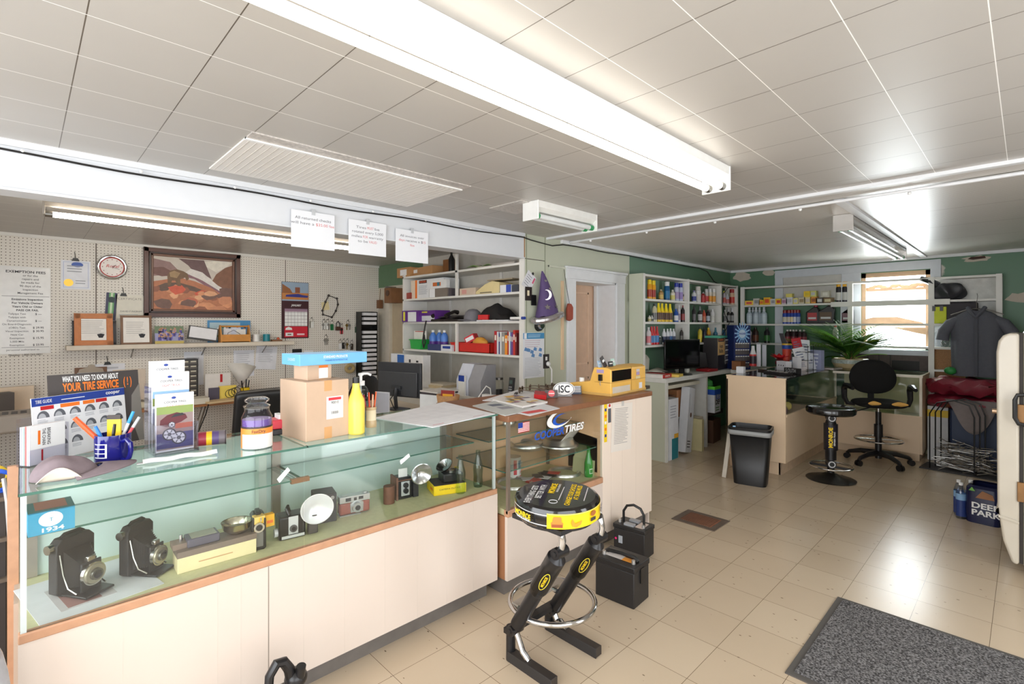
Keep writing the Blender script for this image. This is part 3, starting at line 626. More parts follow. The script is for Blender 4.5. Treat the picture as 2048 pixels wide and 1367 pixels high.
def pc0(D,mb,x,y,top):
    D(0,.1,.125,.17,M((150,130,128),.5)); D(0,.17,.125,.03,M((140,160,90),.5),.0008); D(.0,.05,.125,.06,M((72,70,120),.5),.0008); D(.03,.105,.06,.02,M((186,100,80),.5),.0009)
    mb.poly((x,y-.01,.125),UY,UZ,[(-.042,-.012),(-.02,-.02),(.03,-.006),(.052,.008),(.045,.024),(.015,.034),(-.018,.026),(-.04,.008)],M((96,30,40),.3),.0012)
    mb.poly((x,y+.004,.14),UY,UZ,[(-.02,0),(.03,.006),(.02,.015),(-.005,.013)],M((40,36,44),.3),.0016)
    for dy,z,r_ in ((-.012,.112,.012),(-.02,.075,.024),(.012,.058,.026)):
        mb.disc((x,y+dy,z),UY,UZ,r_,M((60,58,66),.4),20,.0018); mb.disc((x,y+dy,z),UY,UZ,r_*.8,M((206,206,212),.3),20,.0022); mb.disc((x,y+dy,z),UY,UZ,r_*.3,M((90,90,98),.3),12,.0026)
        for q in range(6): mb.poly((x,y+dy,z),(0,math.cos(q*PI/3),math.sin(q*PI/3)),(0,-math.sin(q*PI/3),math.cos(q*PI/3)),[(r_*.35,-r_*.05),(r_*.75,-r_*.1),(r_*.75,r_*.1),(r_*.35,r_*.05)],M((96,96,106),.3),.0024)
def pc1(D,mb,x,y,top):
    D(0,top-.088,.125,.03,M((150,190,230),.5)); D(0,top-.115,.125,.03,M((134,148,70),.6),.0008); D(0,.1,.125,.15,M((170,172,186),.5),.0005)
def pc2(D,mb,x,y,top): mb.lines((x,y,top-.08),UY,UZ,.1,.02,2,M((240,170,150),.6))
brochure(0,.235,'COOPER TIRES','CAR TIRES',pc0); brochure(1,.315,'COOPER TIRES','LIGHT TRUCK',pc1); brochure(2,.36,'COOPER TIRES','',pc2)
# -- tube can lying down
p = at_z(424,890,CT)+Vector((0,0,.031)); ax = Vector((.25,.97,0)).normalized(); mb = MB()
segs = [(0,.03,(150,40,60)),(.03,.05,(240,190,30)),(.05,.075,(86,70,120)),(.075,.1,(112,104,110))]
for a,b_,col in segs: mb.cyl(ax*(a-.05),ax*(b_-.05),.029,.029,M(col,.4),22,False)
mb.cyl(ax*.047,ax*.052,.031,.031,M((60,50,52),.5),22).cyl(ax*.05,ax*.053,.024,.022,M((226,224,222),.3),22).cyl(ax*-.052,ax*-.049,.029,.029,M((130,30,50),.4),22)
solo(mb,'spray_can','stubby red yellow and purple can lying on the glass top','can',p)
# -- candle jar
p = at_z(514,893,CT); t = thing('candle_jar','glass jar of purple wax with orange and white label and glass lid','jar',p)
MB().lathe([(.0,.004),(.055,.004),(.055,.118),(.0,.12)],M((112,84,160),.35),n=28).build('wax',t)
MB().lathe([(.0,.0),(.056,.0),(.0585,.005),(.0585,.125),(.05,.145),(.047,.15),(.047,.165),(.05,.168)],GLASS,n=28).build('jar_glass',t)
MB().lathe([(.0,.16),(.045,.16),(.05,.168),(.052,.172),(.04,.178),(.034,.182),(.046,.19),(.047,.198),(.036,.206),(0,.209)],thin_glass('lid_glass',(246,246,248),1,.05,1.7),n=28).build('lid',t)
mb = MB(); ORL = M((244,146,62),.4)
def wrap(mb,r_,a0,a1,z0,z1,m,n=12):
    for k in range(n):
        b0,b1 = math.radians(a0+(a1-a0)*k/n),math.radians(a0+(a1-a0)*(k+1)/n)
        mb.quad((r_*math.cos(b0),r_*math.sin(b0),z0),(r_*math.cos(b1),r_*math.sin(b1),z0),(r_*math.cos(b1),r_*math.sin(b1),z1),(r_*math.cos(b0),r_*math.sin(b0),z1),m)
wrap(mb,.0592,-115,75,.004,.085,ORL,16); wrap(mb,.0595,-80,60,.004,.062,M((240,238,236),.4),14); wrap(mb,.0594,-115,75,.085,.092,M((60,50,50),.4),16)
fa = math.radians(-12); mb.text('FastDry',.013,(.0605*math.cos(fa),.0605*math.sin(fa),.074),(-math.sin(fa),math.cos(fa),0),UZ,INK,.05,.005,lift=.0005)
mb.build('label',t)
# -- red card box
p = at_z(556,866,CT); t = thing('card_holder','red and black desk card holder between candle jar and carton','card holder',p,math.radians(-5))
MB().box(-.05,.05,-.035,.035,0,.028,M((40,36,40),.4)).build('base',t,bevel=.006); MB().box(-.048,.048,-.034,.034,.028,.07,M((206,54,70),.4)).build('box',t,bevel=.006)
MB().box(-.04,.03,-.005,.015,.06,.09,PAPER).build('card_stack',t)
# -- cartons
def carton(name,label,loc,rz,w,d,h,m,deco=None,tape=None,group=None,bevel=.002,cat='box'):
    # local: front face at x=0 facing +X, width along +Y, depth to -X
    t = thing(name,label,cat,loc,rz,group); MB().box(-d,0,0,w,0,h,m).build('carton',t,bevel=bevel)
    if tape:
        mb = MB().box(-d*.5,.0008,w*.5-tape/2,w*.5+tape/2,h-.0,h+.0008,M((204,152,96),.3)).box(0,.0008,w*.5-tape/2,w*.5+tape/2,h*.82,h+.0008,M((204,152,96),.3)); mb.build('packing_tape',t); MB().box(0,.0008,w*.5-tape/2,w*.5+tape/2,0,h*.2,M((204,152,96),.3)).build('packing_tape',t)
    if deco:
        mb = MB(); deco(mb,lambda y,z: Vector((.0004,y,z))); mb.build('label',t)
    return t
def dbox(mb,P):
    mb.decal(P(.135,.135),UY,UZ,.082,.10,WHITE,.0008)
    mb.decal(P(.135,.174),UY,UZ,.062,.012,M((210,50,60),.5),.0012); mb.text('90010',.012,P(.135,.157),UY,UZ,INK,.036,.01,lift=.0014)
    mb.lines(P(.135,.133),UY,UZ,.05,.024,3,GREYINK)
    for k in range(12): mb.decal(P(.12+.003*k,.112),UY,UZ,.001+.001*(k % 3 == 0),.013,INK,.0014)
cb = at_z(612,884,CT); rzc = math.radians(5)
CARD2 = M((200,172,147),.75,0,.04)
carton('cardboard_box','large brown carton with white label standing on the counter',cb,rzc,.205,.245,.258,CARD2,dbox,.036)
def dsm(mb,P):
    mb.decal(P(.078,.03),UY,UZ,.045,.048,WHITE,.0008).decal(P(.078,.058),UY,UZ,.045,.012,ORANGE,.0008).lines(P(.075,.03),UY,UZ,.035,.03,4,GREYINK)
carton('cardboard_box','small brown carton with orange topped label atop the large carton',cb+Vector((-.06,.03,.2585)),rzc+.05,.12,.115,.068,CARD2,dsm)
def dbl(mb,P):
    mb.text('STANDARD PRODUCTS',.011,P(.17,.034),UY,UZ,WHITE,.12,.02).text('STANDARD MOTOR PRODUCTS, INC.',.007,P(.175,.018),UY,UZ,BLUE,.115)
    mb.text('STANDARD',.012,(-.08,-.0006,.025),(-1,0,0),UZ,WHITE,.07,.02)
carton('flat_box','flat sky-blue carton lying on top of the small carton',cb+Vector((-.03,-.015,.3275)),rzc,.335,.17,.05,M((112,180,232),.45),dbl)
# -- yellow bottle, sanitizer, pen jar, desk pad
p = at_z(712,866,CT); t = thing('jug','tall yellow plastic bottle with black cap right of the carton','bottle',p,math.radians(0))
YB_ = M((247,222,92),.35)
MB().lathe([(0,0),(.042,0),(.047,.006),(.047,.14),(.044,.16),(.028,.19),(.02,.215),(.019,.235),(0,.235)],YB_,n=24,flat=.8).build('bottle',t)
MB().cyl((0,0,.235),(0,0,.262),.016,.015,BLACK,16).build('cap',t)
p = at_z(733,852,CT)+Vector((-.06,0,0)); t = thing('sanitizer_bottle','clear pump bottle with white pump behind the pen jar','bottle',p)
MB().lathe([(0,0),(.036,0),(.04,.01),(.04,.17),(.03,.19),(.018,.2),(0,.2)],thin_glass('clear_pet',(236,244,248),1,.05,1.6),n=22).build('bottle',t)
MB().lathe([(0,.003),(.0385,.003),(.0385,.135),(0,.136)],thin_glass('gel',(206,226,240),.6,.1,1.35),n=22).build('gel',t)
MB().cyl((0,0,.2),(0,0,.222),.02,.02,WHITE,18).cyl((0,0,.222),(0,0,.25),.008,.008,WHITE,10).cyl((0,0,.25),(0,0,.262),.014,.012,WHITE,12).tube([(0,0,.258),(.02,.028,.259),(.03,.042,.25)],.006,WHITE,8).cyl((0,0,.03),(0,0,.2),.004,.004,WHITE,8).build('pump',t)
p = at_z(742,853,CT); t = thing('pen_jar','beige banded glass jar of red pencils beside the paper pad','pen jar',p)
MB().lathe([(0,0),(.026,0),(.028,.004),(.027,.03),(.025,.034),(.025,.085),(.027,.09),(.026,.1),(.022,.1),(.022,.01),(0,.01)],M((224,208,180),.3),n=20,mats=[M((206,180,140),.25)]*4+[CREAM]+[M((206,180,140),.25)]*5).build('jar',t)
for k,(dx,dy,col) in enumerate(((-.02,-.03,(170,40,40)),(.0,-.012,(226,80,50)),(.01,.005,(240,200,170)),(.0,.028,(226,100,50)),(-.01,.014,(230,60,40)))):
    pen(p+Vector((dx*.3,dy*.3,.012)),p+Vector((dx,dy,.16+.012*(k % 2))),.0042,col,['dark red pencil leftmost in the banded jar','orange red pencil in the banded jar','pale pencil in the banded jar','orange pencil rightmost in the banded jar','bright red pencil at the back of the banded jar'][k],group='pencils in the banded jar',cat='pencil')
A_,B_,C_,D_ = at_z(748,836,CT),at_z(866,855,CT),at_z(990,828,CT),at_z(888,804,CT)
def pad(z,m,k=.0):
    mb = MB(); vs = [A_,B_,C_,D_]; vs = [v+UZ*z for v in vs]; mb.add(vs+[v+UZ*.003 for v in vs],[(3,2,1,0),(4,5,6,7),(0,1,5,4),(1,2,6,5),(2,3,7,6),(3,0,4,7)],m); return mb
mb = pad(.0,M((232,232,236),.6)); u = (C_-B_).normalized(); v = (A_-B_).normalized(); L_ = (C_-B_).length; Wd = (A_-B_).length
for k in range(1,4): mb.decal(B_+u*L_*.5+v*Wd*(.2+.2*k)+UZ*.003,u,v,L_*.9,.003,M((206,206,214),.6),.0005)
for k in range(6): mb.decal(B_+u*L_*(.1+.16*k)+v*Wd*.5+UZ*.003,u,v,.002,Wd*.8,M((214,214,222),.6),.0005)
mb.decal(B_+u*L_*.15+v*Wd*.08+UZ*.003,u,v,L_*.16,.006,M((220,120,140),.6),.0006).decal(C_-u*L_*.2+v*Wd*.08+UZ*.003,u,v,L_*.2,.006,M((206,140,160),.6),.0006)
solo(mb,'desk_pad','large white paper desk pad lying on the glass counter end','paper')
# -- inside the long counter
FZ = .6185
p = at_z(102,1065,.8655)
t = thing('carton','blue carton with white oval on the glass shelf inside the counter','box',p+Vector((0,-.055,0)),math.radians(2))
MB().box(-.13,0,0,.115,0,.075,M((60,158,196),.5),).box(-.13,0,-.0003,.1153,.072,.0755,M((56,104,100),.5)).box(-.125,-.02,.018,.098,.0755,.076,M((150,100,80),.6)).build('box',t)
mb = MB().disc((0,.055,.046),UY,UZ,.03,WHITE,24,ry=.024).text('1934',.013,(0,.058,.012),UY,UZ,WHITE,.055,.03).text('T',.012,(0,.056,.044),UY,UZ,M((60,158,196),.5),lift=.0012); mb.build('label',t)
LEATH = M((34,32,33),.55,0,.1,80,.3); BLKP = M((22,22,23),.3); NICK = M((190,186,176),.22,1.0)
def folding_camera(label,loc,rz,s=1.0):
    t = thing('folding_camera',label,'camera',loc,rz)   # faces +X
    def b(mb): mb.T = Matrix.Scale(s,4); return mb
    prof = [(-.055,.012),(-.04,0),(.04,0),(.055,.012),(.055,.158),(.04,.175),(-.04,.175),(-.055,.158)]
    b(MB()).prism(prof,.034,LEATH,((-.034,0,0),(0,1,0),(0,0,1))).build('body',t,bevel=.003)
    b(MB()).box(.0,.098,-.043,.043,.004,.011,BLKP).build('bed',t,bevel=.002)
    mb = b(MB()); n = 9
    for k in range(n):
        x0,x1 = .002+k*.006,.002+(k+1)*.006
        def rect(x,f,g): w_,h0,h1 = .04-.016*f-g,.022+.008*f+g,.14-.045*f-g; return [(x,-w_,h0),(x,w_,h0),(x,w_,h1),(x,-w_,h1)]
        a = rect(x0,k/n,.004); m_ = rect((x0+x1)/2,(k+.5)/n,0); c2 = rect(x1,(k+1)/n,.004)
        for r0,r1 in ((a,m_),(m_,c2)): mb.add(r0+r1,[(i,(i+1) % 4,4+(i+1) % 4,4+i) for i in range(4)],BLKP)
    mb.build('bellows',t)
    b(MB()).box(.056,.063,-.03,.03,.012,.1,BLKP).build('lens_standard',t,bevel=.003)
    b(MB()).cyl((.063,0,.062),(.075,0,.062),.034,.034,NICK,28).cyl((.075,0,.062),(.079,0,.062),.031,.028,M((176,170,150),.35,.8),28).cyl((.079,0,.062),(.088,0,.062),.018,.017,M((120,118,112),.3,.9),22).cyl((.0882,0,.062),(.0884,0,.062),.012,.012,M((20,20,30),.05),18).build('lens',t)
    for sy in (-1,1):
        b(MB()).tube([(.0,sy*.046,.13),(.012,sy*.045,.07),(.03,sy*.044,.03),(.062,sy*.042,.016)],.0028,NICK,6).build('strut',t)
    b(MB()).box(.048,.064,-.012,.012,.1,.116,NICK).build('viewfinder',t,bevel=.003)
    b(MB()).cyl((-.02,-.068,.15),(-.02,-.054,.15),.014,.014,NICK,16).build('winding_knob',t)
    b(MB()).tube([(-.02,-.03,.174),(-.02,-.02,.182),(-.02,.025,.182),(-.02,.035,.174)],.005,LEATH,6).build('carry_strap',t)
folding_camera('black folding bellows camera standing on white paper in the counter',at_z(152,1180,FZ)+Vector((.01,.0,.004)),math.radians(32),1.12)
folding_camera('black folding bellows camera beside the cream kit box',at_z(282,1142,FZ),math.radians(40),1.06)
mb = MB().box(-.2,.17,-.11,.22,0,.002,M((214,216,216),.6)).box(-.1,.11,-.05,.1,.002,.0026,M((190,186,184),.6)).box(-.06,.1,-.03,.06,.0026,.003,M((150,110,104),.6))
solo(mb,'paper_sheet','white paper sheet with picture under the left folding camera','paper',at_z(142,1190,FZ)+Vector((.0,0,0)),math.radians(10))
# kit box
a = at_z(355,1149,FZ); b_ = at_z(513,1104,FZ); u = (b_-a).normalized(); rz = math.atan2(u.y,u.x)-PI/2; L_ = (b_-a).length
t = thing('kit_box','cream box with brown tray holding light meter and flash dish','box',a,rz)
MB().box(-.10,0,0,L_,0,.058,M((232,218,168),.6)).build('box',t,bevel=.002)
MB().box(-.102,.001,-.001,L_+.001,.058,.08,M((122,106,94),.6)).build('tray',t)
mb = MB(); mb.lines((0,L_*.5,.028),UY,UZ,L_*.5,.012,1,M((206,160,110),.6)); mb.build('printing',t)
def loc_in(o,x,y,z): return o.matrix_basis @ Vector((x,y,z))
bpy.context.view_layer.update()
Mx = Matrix.Translation(a) @ Matrix.Rotation(rz,4,'Z'); K = lambda x,y,z: Mx @ Vector((x,y,z))
t2 = thing('light_meter','dark grey light meter lying in the brown kit tray','light meter',K(-.055,.085,.081),rz); MB().box(-.04,.04,-.05,.06,0,.032,M((84,80,92),.4)).build('body',t2,bevel=.005); MB().box(-.03,.03,-.035,.05,.032,.034,M((150,150,130),.4)).build('plate',t2)
solo(MB().box(-.03,.03,-.03,.03,0,.02,M((130,110,96),.5)).cyl((0,0,.02),(0,0,.045),.006,.006,CHROME,10),'shutter_part','brown camera part with chrome peg at the left of the kit tray','camera part',K(-.06,.0+.032,.081)+Vector((0,-.012,0)),rz)
mb = MB().lathe([(.02,.0),(.03,.002),(.05,.02),(.056,.045),(.058,.047),(.054,.043),(.046,.02),(.02,.006),(0,.006)],M((196,190,170),.2,1.0),n=28); solo(mb,'flash_reflector','shiny bowl-shaped flash dish lying in the kit tray','flash reflector',K(-.058,.215,.081),rz)
G = 'bulb boxes in the kit tray'
solo(MB().box(-.018,.018,-.02,.02,0,.058,M((238,200,110),.5)).decal((.018,.005,.028),UY,UZ,.016,.05,M((226,180,30),.5)),'bulb_box','cream and yellow bulb box at the right of the kit tray','box',K(-.03,.29,.081),rz,G)
solo(MB().box(-.014,.014,-.018,.018,0,.05,M((240,176,30),.5)).decal((.014,.0,.02),UY,UZ,.024,.012,M((236,110,30),.5)),'bulb_box','small orange bulb box rightmost in the kit tray','box',K(-.045,.335,.081),rz,G)
# movie camera
p = at_z(523,1098,FZ); t = thing('movie_camera','slim upright black cine camera beside the kit box','camera',p+Vector((-.0,-.01,0)),math.radians(-12))
MB().prism([(-.027,.006),(-.02,0),(.02,0),(.027,.006),(.027,.125),(.018,.137),(-.018,.137),(-.027,.125)],.1,BLKP,((-.1,0,0),(0,1,0),(0,0,1))).build('body',t,bevel=.003)
MB().cyl((0,0,.097),(.014,0,.097),.021,.02,NICK,24).cyl((.014,0,.097),(.017,0,.097),.013,.012,BLKP,20).build('lens',t)
MB().box(0,.002,-.018,.016,.015,.075,M((120,118,112),.5,.4)).build('face_plate',t)
MB().box(-.085,-.02,-.01,.01,.137,.15,BLKP).build('handle',t,bevel=.004); MB().box(-.014,.003,-.018,.01,.118,.134,NICK).build('viewfinder',t)
# box brownie style camera with flash dish
p = at_z(588,1076,FZ); t = thing('flash_camera','small black box camera with big white flash dish beside it','camera',p+Vector((0,-.005,0)),math.radians(-8))
MB().box(-.085,0,-.055,.055,0,.1,BLKP).build('body',t,bevel=.008,seg=3)
MB().box(0,.003,-.018,.022,.022,.098,M((206,208,208),.3,.3)).build('face_plate',t,bevel=.001)
MB().cyl((.003,.002,.046),(.01,.002,.046),.016,.015,M((90,90,92),.3,.5),22).cyl((.01,.002,.046),(.0105,.002,.046),.009,.009,BLKP,16).build('lens',t)
MB().box(0,.002,-.045,.048,.006,.018,M((206,206,204),.3,.2)).build('name_plate',t)
MB().tube([(-.02,-.01,.1),(-.03,-.02,.125),(-.05,-.01,.13),(-.065,.0,.1)],.007,BLKP,8).build('carry_strap',t)
MB().cyl((-.03,-.056,.03),(-.03,-.07,.03),.018,.018,M((210,210,208),.3),18).build('winding_knob',t)
MB().box(-.03,.0,.066,.108,.0,.085,M((70,64,60),.5)).build('flash_handle',t,bevel=.006)
ax = Vector((.97,-.12,-.12)).normalized(); c0 = Vector((.012,.098,.118)); q = Vector((0,0,1)).rotation_difference(ax).to_matrix().to_4x4()
mb = MB(); mb.T = Matrix.Translation(c0) @ q; mb.lathe([(.0,-.025),(.014,-.024),(.04,-.012),(.066,.012),(.07,.014),(.066,.014),(.04,-.008),(.014,-.02),(.0,-.021)],M((236,236,238),.25,.35,.01),n=36).build('flash_dish',t)
# black box camera
p = at_z(640,1053,FZ); t = thing('box_camera','plain black leather box camera behind the white flash dish','camera',p+Vector((-.035,.0,0)),math.radians(-14))
MB().box(-.11,0,-.01,.09,0,.135,LEATH).build('body',t,bevel=.004)
MB().cyl((0,.035,.07),(.003,.035,.07),.026,.024,BLKP,24).build('lens',t); MB().disc((.0005,.07,.115),UY,UZ,.009,STEEL,14).build('viewfinder',t)
MB().ball((.004,-.004,.02),.008,WHITE,10,6).build('shutter_button',t)
# red-brown 35 mm camera
p = at_z(712,1030,FZ); t = thing('rangefinder_camera','silver topped camera with reddish-brown leather body','camera',p+Vector((-.01,0,0)),math.radians(-12))
BRN = M((150,74,56),.5,0,.1,60,.2); SILV = M((196,198,198),.3,.8)
MB().box(-.05,0,-.075,.075,.006,.066,BRN).build('body',t,bevel=.012,seg=3); MB().box(-.05,.001,-.074,.074,.064,.095,SILV).box(-.04,-.01,-.06,-.03,.095,.099,SILV).cyl((-.02,.055,.095),(-.02,.055,.102),.012,.012,SILV,16).build('top_plate',t,bevel=.003)
MB().box(-.05,0,-.072,.03,0,.006,SILV).build('base_plate',t); MB().prism([(-.03,.016),(.03,.016),(.032,.06),(.018,.066),(-.018,.066),(-.032,.06)],.006,SILV,((0,.008,0),(0,1,0),(0,0,1))).build('lens_panel',t)
MB().cyl((.006,.008,.04),(.022,.008,.04),.026,.023,SILV,26).cyl((.022,.008,.04),(.026,.008,.04),.013,.012,BLKP,18).build('lens',t)
mb = MB().box(.0005,.002,-.045,-.02,.072,.088,BLKP).build('window',t); MB().box(.0005,.002,-.006,.008,.072,.086,BLKP).build('window',t); MB().box(.0005,.002,.018,.04,.074,.088,BLKP).build('window',t)
# leather case and twin lens camera with round flash
BLE = M((122,84,66),.6,0,.12,40,.2)
p = at_z(778,1005,FZ); mb = MB().prism([(.028*math.cos(a)*1.0,.03*math.sin(a)) for a in [2*PI*k/16 for k in range(16)]],.09,BLE); solo(mb,'leather_case','brown leather camera case half standing left of the twin lens camera','case',p,.2)
p = at_z(812,998,FZ); t = thing('twin_lens_camera','black twin lens camera in brown leather strap with white tag','camera',p+Vector((-.01,0,0)),math.radians(-10))
MB().box(-.08,0,-.04,.04,0,.115,BLKP).build('body',t,bevel=.006); MB().box(0,.004,-.022,.026,.018,.095,M((200,202,202),.3,.4)).build('face_plate',t,bevel=.002)
for zz in (.045,.075): MB().cyl((.004,.002,zz),(.014,.002,zz),.0145,.014,BLKP,18).build('lens',t)
MB().box(-.085,.006,-.05,-.04,0,.12,BLE).box(-.03,.007,-.05,.048,.1,.105,BLE).build('leather_strap',t); MB().box(-.02,-.017,-.03,.02,.105,.16,M((226,226,222),.6)).build('paper_tag',t)
MB().box(-.06,.0,.048,.078,0,.08,LEATH).build('flash_handle',t)
c0 = Vector((.02,.085,.128)); mb = MB(); mb.T = Matrix.Translation(c0) @ q; mb.lathe([(.0,-.028),(.014,-.026),(.036,-.012),(.056,.01),(.059,.011),(.055,.013),(.034,-.009),(.014,-.022),(0,-.023)],M((210,210,212),.16,.9,.01),n=32).build('flash_dish',t)
# yellow kit box
a = at_z(868,992,FZ); t = thing('camera_outfit_box','open yellow box holding a black camera outfit in the counter','box',a,math.radians(-20))
MB().box(-.15,0,0,.185,0,.052,YEL).build('box',t,bevel=.002); mb = MB().text('CAMERA OUTFIT',.009,(0,.09,.03),UY,UZ,INK,.12); mb.decal((-.05,-.0004,.028),(1,0,0),UZ,.05,.014,M((236,120,30),.5),.0004); mb.build('lettering',t)
MB().box(-.146,-.004,.004,.181,.05,.054,M((60,44,40),.6)).build('tray',t)
a2 = at_z(880,965,FZ+.06); rz2 = math.radians(-20); Mx = Matrix.Translation(a) @ Matrix.Rotation(rz2,4,'Z')
t = thing('compact_camera','black camera with silver flash bowl lying in the yellow box','camera',Mx @ Vector((-.075,.1,.0545)),rz2)
MB().box(-.06,.05,-.04,.075,.0,.05,BLKP).build('body',t,bevel=.008); MB().cyl((.0,.02,.05),(.0,.02,.056),.02,.02,NICK,18).build('lens',t)
MB().at((-.03,.0,.056),0,.5,.3).lathe([(0,0),(.02,.002),(.04,.018),(.05,.032),(.047,.032),(.036,.02),(.018,.006),(0,.005)],M((200,202,206),.12,1.0),n=24).build('flash_dish',t)
solo(MB().box(-.03,.03,-.012,.012,0,.05,YEL).decal((.03,0,.025),UY,UZ,.02,.03,M((236,110,30),.5)),'film_box','small yellow and orange film carton at the back of the outfit box','box',Mx @ Vector((-.12,.165,.0545)),rz2-.4)
def cola(label,loc,mat,group=None):
    mb = MB(); prof = [(0,.002),(.024,0),(.0275,.006),(.0275,.03),(.0255,.05),(.0265,.07),(.0285,.095),(.028,.108),(.0225,.13),(.016,.152),(.0125,.172),(.012,.184),(.0135,.186),(.0135,.195),(.011,.198)]
    mb.lathe(prof,mat,n=28)
    return solo(mb,'glass_bottle',label,'bottle',loc,group=group)
for (px,py),lb in (((921,985),'pale green glass bottle in front of the yellow outfit box'),((956,972),'pale green glass bottle nearest the counter end pane')):
    o = cola(lb,at_z(px,py,FZ),BOTTLE_G,'old green glass bottles in the counter'); o.scale = (1.0,1.0,1.06)
# ================================================================== alcove: pegboard wall
PX = XP+.004
def peg(px0,py0,px1,py1,x=PX):
    y0,y1 = Y(px0,x),Y(px1,x); pc = (px0+px1)/2
    return y0,y1,at_x(pc,py1,x).z,at_x(pc,py0,x).z     # y0,y1,z0,z1
def hook(mb,y,z,x=.0): mb.tube([(x,y,z),(x+.03,y,z),(x+.035,y,z+.015)],.003,M((60,56,52),.4,.6),5)
def wall_sheet(name,label,cat,box,m,deco=None,th=.002,group=None,x=PX,tilt=0):
    y0,y1,z0,z1 = box; w,h = y1-y0,z1-z0
    mb = MB().box(0,th,-w/2,w/2,-h/2,h/2,m)
    if deco: deco(mb,w,h,lambda y,z: Vector((th,y,z)))
    return solo(mb,name,label,cat,(x,(y0+y1)/2,(z0+z1)/2),group=group,rx=tilt)
def fees(mb,w,h,P):
    def ln(s,z,x=.05,hh=.018,b=.006,wd=None): mb.text(s,hh,P(x,z),UY,UZ,INK,wd,b,'CENTER')
    z = h/2-.05
    mb.text('EXEMPTION FEES',.022,P(.02,z),UY,UZ,INK,.27,.02)
    for s in ('or for the','repairs and','be made for','90 days of the','inspection','Management Fee'): z -= .033; ln(s,z,.05)
    z -= .03; mb.decal(P(.02,z),UY,UZ,w*.85,.003,INK); z -= .03
    for s in ('Emissions Inspection','For Vehicle Owners','Years Old or Older','PASS OR FAIL'): mb.text(s,.018,P(.03,z),UY,UZ,INK,None,.025); z -= .034
    for a,b_ in (('Tailpipe Test','$ ---'),('Tailpipe with',''),('Dynamometer','$ ---'),('On Board-Diagnostic',''),('(OBD) Test','$ 29.95'),('Visual Inspection','$ 30.95'),('New Car',''),('Exemption','$ 15.95'),('5,000 Mile',''),('Exemption','$ 23.95')):
        mb.text(a,.016,P(-.04,z),UY,UZ,INK,None,.004)
        if b_: mb.text(b_,.018,P(.105,z),UY,UZ,INK,None,.015)
        z -= .0325
    mb.decal(P(.02,z+.012),UY,UZ,w*.85,.003,INK); mb.text('personnel authorized to',.016,P(.0,z-.012),UY,UZ,INK); mb.text('Number 1-800-265-0821',.016,P(.02,z-.06),UY,UZ,INK)
b = peg(-12,533,101,707)
t_ = wall_sheet('price_poster','laminated price poster headed exemption fees at far left of the pegboard','poster',b,M((228,227,224),.2),fees,.004)
def cert1(mb,w,h,P):
    bl = M((176,188,220),.6)
    for s in (-1,1): mb.decal(P(s*w*.42,0),UY,UZ,.004,h*.9,bl).decal(P(0,s*h*.44),UY,UZ,w*.86,.004,bl)
    mb.disc(P(.01,h*.36),UY,UZ,.045,M((70,100,180),.5),20,ry=.025); mb.disc(P(-w*.25,-h*.28),UY,UZ,.036,M((224,178,60),.35,.4),24); mb.lines(P(.0,.06),UY,UZ,w*.6,.08,3,GREYINK).lines(P(.04,-.07),UY,UZ,w*.4,.05,2,GREYINK)
wall_sheet('certificate','pinned certificate with blue emblem and gold seal beside the clock','certificate',peg(122,521,181,578),M((230,232,238),.5),cert1)
def clip(label,px,py):
    p = at_x(px,py,PX); solo(MB().prism([(-.03,0),(.03,0),(.018,.03),(-.018,.03)],.012,BLACK,((0,0,0),(0,1,0),(0,0,1))).tube([(.006,0,.03),(.01,-.004,.07),(.008,-.008,.09)],.003,BLACK,5),'binder_clip',label,'clip',p,group='binder clips on the pegboard')
clip('black binder clip on the gold-sealed certificate',151,522); clip('black binder clip above the second certificate',247,592); clip('black binder clip above the hanging clipboards',215,729)
y0,y1,z0,z1 = peg(192,512,254,557); cy,cz,r_ = (y0+y1)/2,(z0+z1)/2,.125
t = thing('wall_clock','round chrome wall clock with red ring on the pegboard','clock',(PX,cy,cz))
MB().cyl((0,0,0),(.03,0,0),r_,r_*.97,CHROME,40).ring((.03,0,0),r_*.9,.014,CHROME,'x',40).build('rim',t)
mb = MB().disc((.031,0,0),UY,UZ,r_*.84,M((236,228,222),.4),40); mb.ring((.032,0,0),r_*.78,.005,M((196,60,60),.4),'x',40,6)
mb.text('Royal',.03,(.032,0,.01),UY,UZ,M((206,90,90),.5),.11,.01,shear=.3)
for k in range(12): a = k*PI/6; mb.disc((.032,r_*.62*math.sin(a),r_*.62*math.cos(a)),UY,UZ,.005,M((160,110,110),.5),8)
mb.build('dial',t)
MB().cyl((.035,0,0),(.035,.03,.025),.002,.002,INK,5).build('hour_hand',t); MB().cyl((.035,0,0),(.035,.06,-.02),.0015,.0015,INK,5).build('minute_hand',t)
# painting
y0,y1 = Y(287,XP),Y(479,XP); z0,z1 = 1.642,2.385; cy,cz = (y0+y1)/2,(z0+z1)/2; w_,h_ = y1-y0,z1-z0
t = thing('painting','framed oil painting of a bear on rocky ground','painting',(PX,cy,cz))
FR1,FR2 = M((84,46,34),.3,0,.1,20),M((50,30,26),.3,0,.1,20)
for nm,a,b_,d_,m in (('frame',.0,.045,.03,FR1),('frame',.045,.062,.042,FR2),('frame',.062,.085,.026,M((112,74,54),.35,0,.1,20))):
    mb = MB()
    mb.box(0,d_,-w_/2+a,-w_/2+b_,-h_/2+a,h_/2-a,m).box(0,d_,w_/2-b_,w_/2-a,-h_/2+a,h_/2-a,m).box(0,d_,-w_/2+a,w_/2-a,-h_/2+a,-h_/2+b_,m).box(0,d_,-w_/2+a,w_/2-a,h_/2-b_,h_/2-a,m)
    mb.build(nm,t,bevel=.004)
mb = MB(); mb.box(0,.012,-w_/2+.08,w_/2-.08,-h_/2+.08,h_/2-.08,M((206,196,184),.5))
W2,H2 = w_-.165,h_-.165
